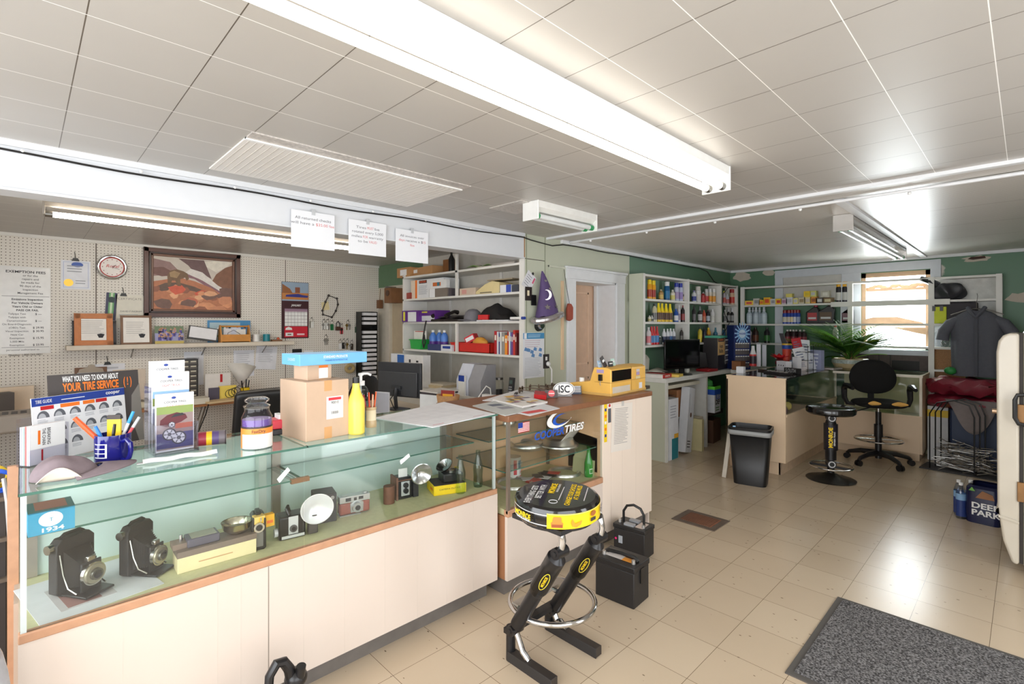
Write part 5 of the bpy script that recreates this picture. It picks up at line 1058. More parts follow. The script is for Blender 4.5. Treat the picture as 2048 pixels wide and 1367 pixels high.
# ================================================================== back shelving
SX0,SX1,SYF = -5.40,-3.335,3.37; SHZ = (2.145,1.87,1.59,1.262,.85)
t = thing('wall_shelving','tall white painted open shelving at the back of the alcove','shelving',(0,0,0))
for k,z in enumerate(SHZ): MB().box(SX0,SX1,SYF - (.25 if k == 4 else 0),YB-.002,z-.022,z,SHELFW).build('shelf',t)
for x in (SX0,SX1-.024): MB().box(x,x+.024,SYF,YB-.002,0,2.17 if x > -4 else 2.17,SHELFW).build('upright',t)
MB().box(-4.345,-4.31,SYF,SYF+.02,1.87,2.32,SHELFW).build('upright',t); MB().box(-4.345,-4.31,SYF,SYF+.02,1.262,1.59-.022,SHELFW).build('upright',t)
for x in (-4.9,-4.0): MB().box(x,x+.04,YB-.012,YB-.002,.85,2.14,SHELFW).build('back_batten',t)
MB().box(SX0,SX1,SYF-.23,SYF-.21,0,.828,SHELFW).build('front_panel',t)
def shx(nm,lb,cat,px0,px1,k,h,col,d=.2,y=None,rz=0,deco=None,grp=None,dz=.0005,rough=.5,bev=.002):
    y = y if y is not None else SYF+.03; x0,x1 = X(px0,y),X(px1,y); w = x1-x0
    t = MB().box(-w/2,w/2,0,d,0,h,M(col,rough))
    if deco: deco(t,w,h)
    return solo(t,nm,lb,cat,((x0+x1)/2,y,SHZ[k]+dz),rz,grp,bevel=0)
FX,FV = (1,0,0),(0,0,1)
def lab(dx,z,w,h,m,l=.001): return lambda mb,W,H: mb.decal((dx*W,0,z*H),FX,FV,w*W,h*H,m,l)
def multi(*fs):
    def f(mb,W,H):
        for g in fs: g(mb,W,H)
    return f
def txt(s,dx,z,w,h,m,b=.02): return lambda mb,W,H: mb.text(s,h*H,(dx*W,0,z*H),FX,FV,m,w*W,b,lift=.002)
KB = (186,140,92)
shx('cardboard_box','brown carton with square label on top shelf, leftmost','box',794,820,0,.12,KB,.25,deco=lab(0,.5,.5,.6,PAPER)); shx('cardboard_box','long brown carton with small label on the top shelf','box',822,868,0,.10,KB,.2,SYF+.05,-.1,lab(-.35,.6,.2,.4,PAPER));
solo(MB().lathe([(0,0),(.035,0),(.035,.16),(.012,.21),(.012,.24),(0,.24)],BLACK,n=16),'glass_bottle','dark bottle on the top shelf behind the post','bottle',(X(903,SYF+.15),SYF+.15,SHZ[0]+.0005)); shx('cardboard_box','dark brown carton beside the dark bottle on top shelf','box',886,899,0,.16,(130,84,44),.1,SYF+.12)
solo(MB().grid(lambda u,v: Vector(((u-.5)*.3,(v-.5)*.22,.004+.02*math.sin(u*5+v*3)**2)),10,6,M((130,160,96),.6)),'leaflet','green leaflet hanging over the top shelf edge','leaflet',(X(968,SYF+.08),SYF+.08,SHZ[0]+.001),.2,solidify=.002)
shx('paper_sheet','white paper under the green leaflet on the top shelf','paper',952,985,0,.0006,(236,232,224),.2,SYF-.03,.1); solo(MB().lathe([(0,0),(.05,0),(.06,.03),(.04,.06),(0,.065)],M((206,200,186),.7),n=16),'paper_bundle','pale round bundle on the top shelf','bundle',(X(957,SYF+.2),SYF+.2,SHZ[0]+.0005)); solo(MB().lathe([(0,0),(.1,0),(.07,.04),(0,.06)],BLACK,n=16,flat=.6),'black_hat','black hat shape on the top shelf behind the leaflet','cap',(X(985,SYF+.24),SYF+.24,SHZ[0]+.0005))
solo(MB().cyl((-.17,0,.02),(.17,0,.02),.02,.02,M((206,198,190),.5),10),'paper_roll','thin pale roll at the right of the top shelf','roll',(X(1008,SYF+.1),SYF+.1,SHZ[0]+.0005))
shx('tool_box','white and orange boxed tool kit with black badge','box',822,888,1,.225,(226,228,230),.22,SYF+.06,0,multi(lab(-.42,.5,.16,1,M((226,210,190),.5)),lab(-.33,.5,.06,1,ORANGE,.0015),lab(-.12,.88,.24,.16,BLACK),txt('RIDGID',-.12,.88,.2,.09,M((240,100,60),.5)),lambda mb,W,H: mb.lines((W*-.1,0,H*.45),FX,FV,W*.3,H*.5,9,GREYINK)))
shx('white_box','small white box with colour picture before the tool kit box','box',861,893,1,.095,(232,232,230),.045,SYF+.01,0,multi(lab(-.1,.5,.5,.45,M((206,110,50),.5)),lab(.0,.5,.16,.45,M((60,120,140),.5),.0015)),dz=.0995); shx('grey_box','grey and white carton under the small picture box','box',858,894,1,.098,(126,116,106),.045,SYF+.01,0,lab(-.32,.5,.32,.98,PAPER)); shx('grey_box','dark patterned box right of the grey carton','box',896,903,1,.09,(80,74,80),.15,SYF+.03)
shx('red_box','small red and dark box left of the tool kit box','box',813,821,1,.08,(150,60,50),.1,SYF+.04)
shx('paper_carton','long tan and pink carton left of the adding machine','box',919,951,1,.075,(206,186,166),.18,SYF+.03,0,lab(-.2,.5,.3,.6,M((206,150,140),.6)))
x0,x1 = X(951,SYF+.03),X(998,SYF+.03); w = x1-x0
t = thing('adding_machine','old tan adding machine with sloped lid on the shelf','adding machine',((x0+x1)/2,SYF+.03,SHZ[1]+.0005)); TAN = M((222,204,150),.45); MB().prism([(-w/2,0),(w/2,0),(w/2,.11),(w*.2,.13),(-w*.1,.1),(-w/2,.03)],.2,TAN,((0,.2,0),(1,0,0),(0,0,1))).build('body',t,bevel=.006); MB().box(-w*.3,w*.2,-.002,0,.01,.02,M((110,100,80),.5)).build('trim_line',t)
shx('booklet','tan papers lying on top of the adding machine','papers',975,1024,1,.012,(150,136,112),.16,SYF+.05,.03,dz=.132); shx('tissue_box','white and blue box right of the adding machine','box',1000,1022,1,.075,(226,228,232),.18,SYF+.02,0,lab(.28,.5,.44,1,M((40,70,170),.5))); shx('dark_box','dark blue bundle at the right end of the second shelf','box',1023,1037,1,.07,(52,56,70),.18,SYF+.03)
shx('phone_box','purple and white telephone carton on the third shelf, left end','box',804,837,2,.135,(92,40,130),.16,SYF-.03,0,multi(lab(.12,.45,.5,.85,M((222,226,230),.5)),lab(-.36,.5,.12,.8,M((226,220,70),.5)))); shx('phone_box','purple telephone carton with white picture, second on the third shelf','box',838,872,2,.132,(92,40,130),.2,SYF+.01,-.06,multi(lab(0,.3,.9,.45,M((216,218,224),.5)),lab(-.2,.85,.4,.12,M((226,220,70),.5))))
def telephone(lb,px,rz):
    t = thing('desk_telephone',lb,'telephone',(X(px,SYF+.1),SYF+.1,SHZ[2]+.0005),rz,'desk telephones on the third shelf'); B2 = M((34,28,26),.45)
    MB().prism([(-.1,0),(.1,0),(.1,.075),(-.1,.025)],.22,B2,((-.11,0,0),(0,1,0),(0,0,1))).build('body',t,bevel=.008); MB().tube([(-.085,-.09,.06),(-.085,-.05,.085),(-.085,.05,.115),(-.085,.1,.105)],[.026,.018,.018,.026],B2,10).build('handset',t); MB().box(-.03,.07,-.06,.06,.05,.058,M((60,54,52),.5)).build('keypad',t)
telephone('black desk telephone nearest the purple cartons',887,.3); telephone('black desk telephone nearest the grey cap on the shelf',914,.15)
solo(MB().tube([(0,0,.01),(.02,-.03,-.05),(.0,-.035,-.15),(-.02,-.035,-.24),(.0,-.035,-.3),(.03,-.035,-.24),(.01,-.035,-.15)],.009,M((40,34,32),.5),7),'cable','dark telephone cord hanging down from the third shelf','cord',(X(853,SYF-.0),SYF-.005,SHZ[2]+.001))
t = thing('cap','grey baseball cap with red stitching on the third shelf','cap',(X(946,SYF+.09),SYF+.09,SHZ[2]+.0005),-1.9); CG2 = M((120,118,124),.85)
MB().lathe([(.1,.0),(.098,.05),(.08,.1),(.045,.128),(0,.135)],CG2,n=20).build('crown',t); MB().grid(lambda u,v: Vector(((.09+.08*v)*math.cos((u-.5)*2.2),(.09)*math.sin((u-.5)*2.2)*(1+.1*v),.012+.01*math.cos((u-.5)*3)-.008*v)),10,4,CG2).build('visor',t,solidify=.004)
def blob(fn,nu,nv,m): return MB().grid(fn,nu,nv,m)
mb = blob(lambda u,v: Vector(((u-.5)*.46,(v-.5)*.26,.005+max(0,(.16*math.sin(PI*min(1,u*.9+.18))**1.2+.02*math.sin(u*16)*math.sin(v*7))*math.sin(PI*v)**.5))),22,10,M((28,25,25),.85)); solo(mb,'folded_jacket','black folded jacket heaped at the right of the third shelf','jacket',(X(1003,SYF+.15),SYF+.15,SHZ[2]+.016),solidify=.004)
solo(MB().box(-.06,.06,-.04,.04,0,.05,RED),'red_cloth','small red cloth between the grey cap and black jacket','cloth',(X(970,SYF+.02),SYF+.02,SHZ[2]+.0165),.3)
solo(MB().box(-.22,.22,-.14,.14,0,.012,M((222,222,226),.6)),'paper_stack','white papers under the black jacket on the third shelf','papers',(X(1000,SYF+.1),SYF+.12,SHZ[2]+.0005),.05)
solo(MB().cyl((-.1,0,.014),(.05,0,.014),.013,.013,WHITE,10).cyl((.05,0,.014),(.09,0,.014),.014,.014,BLUE,10),'paint_brush','white and blue handled brush sticking past the third shelf end','brush',(X(1034,SYF-.02),SYF-.005,SHZ[2]+.0135),.0)
# fourth shelf
t = thing('plastic_basket','small green plastic basket on the fourth shelf','basket',(X(842,SYF+.1),SYF+.1,SHZ[3]+.0005)); GB = M((40,170,70),.4)
MB().prism([(-.1,0),(.1,0),(.125,.11),(-.125,.11)],.16,GB,((0,.08,0),(1,0,0),(0,0,1))).build('basket',t,bevel=.006); MB().box(-.13,.13,-.09,.09,.105,.118,GB).build('rim',t,bevel=.004)
shx('card_sheet','white card with red top standing in the green basket','card',828,852,3,.1,(230,228,222),.01,SYF+.1,0,lab(0,.93,.8,.08,RED),dz=.119)
def drink(lb,px,dy):
    t = thing('drink_bottle',lb,'bottle',(X(px,SYF+dy),SYF+dy,SHZ[3]+.0005),0,'blue drink bottles on the fourth shelf'); MB().lathe([(0,0),(.042,0),(.044,.01),(.044,.15),(.03,.185),(.016,.2),(.016,.21),(0,.21)],M((86,134,214),.2),n=20).build('bottle',t)
    MB().cyl((0,0,.205),(0,0,.23),.019,.019,WHITE,14).build('cap',t); MB().lathe([(.0447,.03),(.0447,.1)],M((90,50,140),.4),n=20).build('label',t)
drink('blue drink bottle with white cap, left of three',866,.1); drink('blue drink bottle with white cap, middle of three',879,.17); drink('blue drink bottle with white cap, right of three',889,.1)
shx('cassette_box','blue and dark picture box before the drink bottles','box',857,880,3,.07,(56,66,110),.04,SYF+.0,.1); shx('battery_pack','white and blue box right of the drink bottles','box',882,904,3,.07,(222,224,230),.09,SYF+.0,0,lab(0,.6,.7,.4,BLUE))
x0,x1 = X(906,SYF+.06),X(984,SYF+.06); w = x1-x0
t = thing('plastic_tray','red plastic tray of parts on the fourth shelf','tray',((x0+x1)/2,SYF+.03,SHZ[3]+.0005)); RT_ = M((206,44,36),.4)
MB().box(-w/2,w/2,0,.006,0,.1,RT_).box(-w/2,w/2,.2,.206,0,.1,RT_).box(-w/2,-w/2+.006,0,.206,0,.1,RT_).box(w/2-.006,w/2,0,.206,0,.1,RT_).box(-w/2,w/2,0,.206,0,.006,RT_).build('tray',t); MB().box(-w/2-.008,w/2+.008,-.008,0,.09,.1,RT_).build('rim',t)
T0 = Vector(((x0+x1)/2,SYF+.13,SHZ[3]+.007))
solo(MB().box(-.06,.06,-.05,.05,0,.075,M((206,40,50),.5)).box(-.05,.05,-.051,-.05,.02,.06,PAPER),'parts_box','red and white carton tilted in the red tray','box',T0+Vector((-.06,.0,.1)),.4,ry=-.45); solo(MB().lathe([(0,0),(.12,0),(.11,.04),(.05,.075),(0,.08)],M((226,160,60),.6),n=18,flat=.45),'yellow_pad','yellow rounded pad heaped in the red tray','pad',T0+Vector((.06,.0,.075))); solo(MB().lathe([(0,0),(.1,0),(.09,.05),(0,.07)],M((34,32,34),.5),n=14,flat=.6),'black_part','black part under the yellow pad in the red tray','car part',T0+Vector((.08,0,.001))); solo(MB().lathe([(0,0),(.07,0),(.06,.06),(0,.08)],M((60,56,56),.5),n=14),'black_part','dark rounded part at the left of the red tray','car part',T0+Vector((-.16,0,.001)))
cols = [((176,30,40),.205,1.3),((210,214,222),.2,.9),((50,66,120),.185,.6),((226,224,220),.2,.8),((150,146,140),.19,1.6),((236,150,50),.17,1.3),((180,46,40),.2,.7),((226,226,226),.2,.7),((90,110,170),.195,.6),((120,70,130),.19,.8),((200,60,50),.215,1.0),((110,36,40),.19,.8)]
px = 988.5; nm = ['red','pale grey','navy','white','grey','orange','rust red','second white','blue','violet','bright red','dark maroon']
for k,(c,h,wd) in enumerate(cols):
    x0 = X(px,SYF+.02); px += wd*4.05; x1 = X(px-.25,SYF+.02); w = x1-x0
    mb = MB().box(0,w,0,.16,0,h*1.12,M(c,.5)).decal((w/2,0,h*.8),FX,FV,w*.6,h*.25,M((230,226,210),.6),.0008)
    solo(mb,'book','%s spined manual in the row at the right of the fourth shelf' % nm[k],'book',(x0,SYF+.02,SHZ[3]+.0005),group='manuals on the fourth shelf')
# things on the bottom counter of the shelving
CZ = SHZ[4]
def botc(nm,lb,cat,px0,px1,y,h,col,d=.2,deco=None,rz=0):
    x0,x1 = X(px0,y),X(px1,y); w = x1-x0; mb = MB().box(-w/2,w/2,0,d,0,h,M(col,.5))
    if deco: deco(mb,w,h)
    return solo(mb,nm,lb,cat,((x0+x1)/2,y,CZ+.0005),rz)
botc('product_box','white and blue box with swoosh behind the monitor, left','box',782,808,3.2,.36,(224,228,234),.1,multi(lab(.25,.5,.5,.95,M((40,100,180),.5)),lambda mb,W,H: mb.poly((W*.02,0,H*.4),FX,FV,[(-.04,0),(.0,.1),(.06,.12),(.03,.06)],WHITE,.002))); botc('product_box','white box with black and green marks behind the monitor, right','box',809,846,3.2,.36,(230,230,230),.1,multi(lab(-.2,.8,.1,.1,INK),lab(.2,.8,.12,.06,INK),lab(-.2,.5,.14,.12,GRN),lab(.25,.5,.2,.12,RED)))
def mfile(lb,px0,px1,y,m):
    x0,x1 = X(px0,y),X(px1,y); w = x1-x0; t = thing('magazine_file',lb,'magazine file',((x0+x1)/2,y,CZ+.0005),.0)
    MB().prism([(0,0),(.2,0),(.2,.31),(.08,.31),(0,.15)],w,m,((-w/2,0,0),(0,1,0),(0,0,1))).build('case',t,bevel=.002)
    return t
mfile('pale magazine file with blue band beside the grey file',913,936,3.16,M((206,210,222),.5)); mfile('grey magazine file left of the glass jars',937,961,3.16,M((150,150,154),.5))
solo(MB().box(-.05,.05,0,.02,0,.2,M((226,226,222),.5)).box(-.045,.045,-.001,0,.14,.2,BLUE),'pamphlet','blue and white pamphlet before the magazine files','pamphlet',(X(922,3.13),3.134,CZ+.0005));
def jar(lb,px,lid):
    t = thing('glass_jar',lb,'jar',(X(px,3.45),3.45,CZ+.0005)); MB().lathe([(0,0),(.048,0),(.05,.01),(.05,.12),(.036,.14),(.036,.155)],GLASS,n=22).build('jar_glass',t); MB().cyl((0,0,.15),(0,0,.172),.042,.042,lid,20).build('lid',t); MB().cyl((0,0,.006),(0,0,.05),.044,.044,M((170,160,140),.6),16).build('contents',t)
jar('glass jar with dark grey lid, left of the pair',980,M((84,82,86),.5)); jar('glass jar with steel lid, right of the pair',998,STEEL)
t = thing('cordless_phone','black cordless phone standing in its base by the jars','telephone',(X(1021,3.3),3.3,CZ+.0005),.1); MB().box(-.06,.06,-.05,.05,0,.035,BLACK).build('base',t,bevel=.012); o = MB().box(-.026,.026,-.014,.014,0,.18,M((40,40,44),.4)).box(-.018,.018,-.015,-.014,.12,.155,M((70,90,84),.3));
for k in range(9): o.box(-.018+.013*(k % 3),-.009+.013*(k % 3),-.0155,-.014,.04+.022*(k//3),.052+.022*(k//3),M((170,170,170),.5))
oo = o.build('handset',t,(0,.0,.025),bevel=.0); oo.rotation_euler = (-.15,0,0)
t = thing('power_strip','white power strip with black adapter before the jars','power strip',(X(990,3.2),3.2,CZ+.0005),.15); MB().box(-.14,.14,-.03,.03,0,.04,WHITE).build('strip',t,bevel=.005); MB().box(.03,.07,-.025,.025,.04,.1,BLACK).build('adapter',t,bevel=.004); MB().tube([(-.05,0,.04),(-.05,-.01,.1),(-.09,-.02,.12),(-.13,-.04,.06),(-.16,-.06,.005)],.006,WHITE,6).build('cord',t)
solo(MB().box(-.16,.16,-.12,.12,0,.03,M((214,196,160),.6)).box(-.14,.16,-.1,.12,.03,.045,M((226,216,200),.6)),'paper_stack','tan and white paper pile behind the magazine file','papers',(X(880,3.4),3.4,CZ+.0005),.1)
solo(MB().box(-.035,.035,-.03,.03,-.06,.06,M((120,80,50),.6)).tube([(0,0,.06),(0,.01,.22)],.004,M((90,60,40),.6),5),'hand_brush','brown brush hanging beside the alcove door','brush',(X(767,YB),YB-.06,1.85));
t = thing('wall_box','old brown wooden wall box above the alcove door corner','wall box',(X(790,YB-.1),YB-.13,1.95)); MB().box(-.09,.09,-.08,.105,-.1,.1,M((130,90,58),.6,0,.12)).build('box',t); MB().box(-.11,-.09,-.06,.1,-.1,.13,M((126,118,110),.6)).build('side_plate',t); MB().cyl((0,-.08,.03),(0,-.09,.03),.04,.04,M((84,60,44),.5),16).build('dial',t)
# three paper notices on the beam
def notice(lb,px0,py0,px1,py1,rows):
    x = X0+.02; y0,y1 = Y(px0,x),Y(px1,x); zt,zb = at_x((px0+px1)/2,py0,x).z,at_x((px0+px1)/2,py1,x).z; w,h = y1-y0,zt-zb
    t = thing('paper_notice',lb,'notice',(x,(y0+y1)/2,zt)); mb = MB().box(0,.0012,-w/2,w/2,-h,0,M((232,233,236),.6,0,.01))
    z = -h*.2
    for segs in rows:
        tot = sum(len(s) for s,_ in segs); xx = -tot*.5
        for s,c in segs:
            mb.text(s,.018,(.0012,(xx+len(s)/2)*w/22,z),UY,UZ,M((214,120,120),.6) if c else M((110,110,116),.6),len(s)*w/23,.0); xx += len(s)
        z -= h*.135
    mb.build('sheet',t); MB().box(.001,.003,-.012,.012,-.02,.02,M((190,192,194),.4)).build('tape',t)
notice('left of three paper notices on the beam, about returned checks',582,424,669,497,[[('All returned checks',0)],[('will have a ',0),('$35.00 fee',1)]])
notice('middle of three paper notices on the beam, about tyre rotation',697,443,772,510,[[('Tires ',0),('MUST',1),(' be',0)],[('rotated every 5,000',0)],[('miles ',0),('FOR',1),(' warranty',0)],[('to be ',0),('VALID',1)]])
notice('right of three paper notices on the beam, about invoices',791,461,856,524,[[('All invoices over',0)],[('days',1),(' receive a $',0),('15',1)],[('fee',1)]])
# ================================================================== on and in the second counter
def tz(px,py): return at_z(px,py,ET)
def flat(nm,lb,cat,quadpx,z,th,m,deco=None,grp=None):
    vs = [at_z(a,b,ET)+UZ*z for a,b in quadpx]; c = sum(vs,Vector())/4; L = [v-c for v in vs]
    mb = MB().add(L+[v+UZ*th for v in L],[(3,2,1,0),(4,5,6,7),(0,1,5,4),(1,2,6,5),(2,3,7,6),(3,0,4,7)],m)
    if deco:
        u = (L[1]-L[0]); v = (L[3]-L[0]); deco(mb,u,v,lambda a,b: L[0]+u*a+v*b+UZ*th)
    return solo(mb,nm,lb,cat,c,group=grp)
flat('paper_sheet','large white paper curling under the sunglasses on the second counter','paper',[(965,801),(1045,806),(1100,783),(1035,780)],.0005,.003,M((232,232,234),.6))
flat('newspaper','grey and yellow newspaper under the magazine','newspaper',[(945,812),(1010,832),(1075,818),(1000,800)],.0005,.004,M((200,202,200),.6),lambda mb,u,v,P: [mb.decal(P(.3+.3*k,.5),u,UZ.cross(u),u.length*.2,v.length*.3,M(c,.6)) for k,c in enumerate(((110,116,130),(150,150,160)))])
flat('flyer','red white and blue flyer hanging at the counter edge under the magazine','flyer',[(1035,828),(1060,833),(1120,818),(1085,808)],.0045,.002,M((226,226,230),.5),lambda mb,u,v,P: mb.decal(P(.7,.3),u,UZ.cross(u),u.length*.6,v.length*.4,M((220,80,80),.5)))
r = random.Random(12)
def magd(mb,u,v,P):
    n = UZ.cross(u)
    for k in range(26): mb.decal(P(.08+.84*r.random(),.1+.8*r.random()),u,n,u.length*(.08+.12*r.random()),v.length*(.08+.14*r.random()),M(r.choice([(150,60,40),(220,150,60),(90,70,110),(60,50,60),(230,190,90),(170,120,130),(120,130,80)]),.35),.0004+k*.00002)
flat('magazine','thick magazine with colourful cover on the second counter','magazine',[(985,803),(1045,818),(1095,808),(1030,793)],.0068,.012,M((230,226,222),.45),magd)
flat('red_card','red card stack behind the colourful magazine','cards',[(1068,798),(1092,800),(1095,792),(1070,790)],.0038,.03,RED)
p = tz(1032,790); t = thing('remote','black remote key lying on the white paper','remote',p+UZ*.004,.7); MB().box(-.012,.012,-.05,.05,0,.014,BLACK).build('case',t,bevel=.004)
def sung(lb,px,py,rz):
    p = tz(px,py); t = thing('sunglasses',lb,'sunglasses',p+Vector((0,0,.004)),rz,'sunglasses in a row on the second counter'); t.scale = (1.1,1.1,1.1); FRM = M((96,76,54),.35); LN = M((58,44,32),.08)
    for s in (-1,1):
        MB().ring((s*.034,0,.022),.024,.003,FRM,'y',18,6,1.1,.8).build('rim',t); MB().cyl((s*.034,-.0008,.022),(s*.034,.0008,.022),.022,.022,LN,18).build('lens',t)
        MB().tube([(s*.06,0,.028),(s*.066,.03,.028),(s*.064,.1,.022),(s*.06,.13,.004)],.003,FRM,6).build('temple',t)
    MB().tube([(-.01,0,.026),(0,0,.03),(.01,0,.026)],.0025,FRM,6).build('bridge',t)
for k,(px,py) in enumerate(((1042,786),(1060,782),(1078,782),(1094,781),(1108,779))): sung('brown sunglasses, %s in the row from the white papers to the oval sticker stand' % ['first','second','third','fourth','last'][k],px,py,math.radians(-60+8*k))
p = tz(1128,793); t = thing('sticker_stand','white oval lettered sticker on a small card stand','sticker stand',p,math.radians(-42))
MB().box(-.05,.0,-.07,.06,0,.012,M((150,150,150),.4)).build('base',t,bevel=.003); mb = MB(); ov = [(.078*math.cos(2*PI*k/28),.05*math.sin(2*PI*k/28)) for k in range(28)]
mb.prism(ov,.004,WHITE,((-.005,0,.055),(0,1,0),(0,0,1))); mb.poly((0,0,.055),UY,UZ,[(q[0]*.93,q[1]*.92) for q in ov],INK,.0004).poly((0,0,.055),UY,UZ,[(q[0]*.88,q[1]*.85) for q in ov],WHITE,.0008).text('ISC',.05,(0,0,.053),UY,UZ,INK,.08,.02,lift=.0014); mb.build('sticker',t)
p = tz(1103,795); solo(MB().box(-.004,.004,-.045,.045,0,.055,M((70,58,54),.4)).disc((.004,0,.03),UY,UZ,.024,M((226,90,96),.4),16).decal((.004,0,.03),UY,UZ,.04,.006,WHITE,.001),'badge_card','dark card with round red badge left of the oval sticker','card',p,-.7,ry=-.2)
p = tz(1151,788); mb = MB().box(-.004,.004,-.045,.045,0,.062,M((50,66,90),.4))
for k in range(5): mb.decal((.004,.01,.058-.01*k),UY,UZ,.06,.005,WHITE,.0006)
solo(mb,'flag_card','dark blue striped card between oval sticker and cash register','card',p,-.7,ry=-.25)
# cash register : faces away from the camera, keyboard behind
AMB = M((236,186,92),.4,0,.04)
a,b_ = tz(1222,793),tz(1291,779); u = (b_-a).normalized(); rz = math.atan2(u.y,u.x)-PI/2; L_ = (b_-a).length
t = thing('cash_register','old amber yellow cash register on the end of the second counter','cash register',a,rz)     # local +X is the face with the black display
D = .40
MB().prism([(0,.012),(0,.19),(-.03,.205),(-.145,.205),(-.18,.1),(-.36,.075),(-D,.03),(-D,.012)],L_,AMB,((0,L_,0),(1,0,0),(0,0,1))).build('body',t,bevel=.006)
MB().box(-D,.003,-.004,L_+.004,.0,.02,M((214,172,96),.5)).build('base',t,bevel=.003)
MB().box(.0,.003,.012,L_*.55,.105,.185,M((26,22,20),.12)).build('display_window',t,bevel=.001); MB().box(.0,.002,.02,L_*.52,.02,.065,M((206,196,180),.6)).build('name_panel',t)
mb = MB().box(0,.0015,L_*.56,L_*.568,.02,.2,M((170,128,60),.5)).box(-.14,.0014,.0,L_,.096,.1,M((190,146,74),.5)); mb.build('panel_seam',t)
for yy,zz,w_,h_,c in ((.76,.165,.05,.02,(206,200,206)),(.76,.14,.05,.024,(170,150,190)),(.76,.11,.07,.02,(222,206,160)),(.84,.045,.05,.045,(226,226,230))): MB().box(.0005,.0015,L_*yy-w_/2,L_*yy+w_/2,zz-h_/2,zz+h_/2,M(c,.5)).build('sticker',t)
MB().box(-.12,-.06,-.0012,0,.165,.19,M((170,150,190),.5)).build('sticker',t)
mb = MB().box(-.095,-.07,-.02,0,.11,.155,BLACK); mb.build('lock_tag',t); MB().tube([(-.085,-.008,.11),(-.087,-.01,.09),(-.083,-.008,.075)],.0025,STEEL,5).build('key',t)
bpy.context.view_layer.update(); Mx = Matrix.Translation(a) @ Matrix.Rotation(rz,4,'Z')
solo(MB().lathe([(0,0),(.02,0),(.02,.03),(0,.03)],WHITE,n=14),'white_tub','small white tub on the cash register keyboard end','cap',Mx @ Vector((-.27,.03,.088)))
def biz(lb,x,y,c,w,h,lean,tilt=0): solo(MB().box(-.003,.003,-w/2,w/2,0,h,M(c,.4)).decal((.003,0,h*.6),UY,UZ,w*.7,h*.2,PAPER,.0006),'card_holder',lb,'card holder',Mx @ Vector((x,y,.2052)),rz,ry=lean,rx=tilt,group='card holders on the cash register')
biz('pale blue card in a wire stand, leftmost on the cash register',-.1,.02,(170,196,220),.04,.05,-.3); biz('dark tall card leaning on top of the cash register',-.08,.06,(64,56,54),.045,.085,-.25,.4); biz('black and white card stack on top of the cash register',-.07,.115,(40,38,38),.06,.04,-.1); biz('pale teal card rightmost on the cash register',-.1,.21,(190,220,210),.05,.055,-.3)
solo(MB().box(-.02,.02,-.045,.045,0,.025,M((60,50,44),.5)),'tape_dispenser','small dark block at the right corner below the cash register','block',Mx @ Vector((-.03,L_+.052,.0)),rz)
# notice hanging on the panel
p0 = at_x(1220,797,DX+.004); y0,y1 = Y(1224,DX),Y(1264,DX); w = y1-y0
def nd(mb,w,h,P): mb.lines(P(-.01,.02),UY,UZ,w*.75,h*.75,22,GREYINK,th=.4)
mb = MB().box(0,.0015,-w/2,w/2,-.34,0,M((232,224,214),.6,0,.01)); mb.lines((.0015,0,-.16),UY,UZ,w*.75,.26,22,M((170,164,160),.6)); mb.box(.0015,.0022,-.015,.015,-.02,.035,M((200,196,190),.4))
solo(mb,'paper_notice','printed paper notice taped to the beige counter panel below the cash register','notice',(DX+.003,(y0+y1)/2,.985),rx=-.06)
# inside the second counter
SH1,SH2,FL2 = .8595,.7075,.4965
def hub(lb,px,py,z,R,prof,grp='hubcaps and rings in the second counter'):
    mb = MB().lathe(prof,M((206,204,198),.28,.9),n=40); return solo(mb,'hubcap',lb,'hubcap',at_z(px,py,z) if px != 1120 else Vector((-2.31,2.715,z)),group=grp)
def ringp(R): return [(R,.0),(R*1.0,.006),(R*.93,.02),(R*.84,.016),(R*.78,.004),(R*.8,.0),(R,.0)]
hub('flat chrome wheel ring on the glass shelf, left side',1052,889,SH2,.13,ringp(.125)); hub('domed chrome hubcap on the glass shelf, right side',1120,882,SH2,.13,[(.14,0),(.138,.008),(.12,.014),(.1,.045),(.075,.055),(.06,.045),(0,.04)])
hub('thin dark ring lying on the counter floor, left',1028,968,FL2,.13,ringp(.13)); hub('thin dark ring lying on the counter floor before the doorway panel',1128,946,FL2,.13,ringp(.12))
p = at_z(1031,955,FL2); t = thing('oil_can','white red and blue oil can on the counter floor','oil can',p+Vector((-.02,0,0)),.3); MB().cyl((0,0,0),(0,0,.145),.052,.052,M((228,226,224),.4),28).build('can',t)
mb = MB(); wrap(mb,.0524,-60,-35,.03,.13,M((206,56,70),.4),4); wrap(mb,.0524,-22,45,.07,.125,M((50,140,176),.4),8); wrap(mb,.0524,-40,60,.004,.02,M((206,56,70),.4),8)
mb.text('AVIATION',.022,(.0545*math.cos(.2),.0545*math.sin(.2),.1),(-math.sin(.2),math.cos(.2),0),UZ,WHITE,.07,.02); mb.text('MOTOR OIL',.014,(.0545*math.cos(.2),.0545*math.sin(.2),.045),(-math.sin(.2),math.cos(.2),0),UZ,RED,.06,.01); mb.build('label',t)
p = at_z(1177,952,FL2); t = thing('glass_bottle','emerald green soda bottle standing in the second counter','bottle',p); MB().lathe([(0,0),(.028,0),(.03,.008),(.03,.09),(.027,.11),(.016,.145),(.012,.17),(.012,.2),(.014,.202),(.014,.21),(0,.21)],M((28,140,44),.08,0,.02,coat=.6),n=24).build('bottle',t)
mb = MB(); wrap(mb,.0304,-40,20,.025,.06,M((210,228,210),.4),6); wrap(mb,.0308,-34,14,.03,.055,M((40,140,50),.3),6); mb.build('printed_label',t)
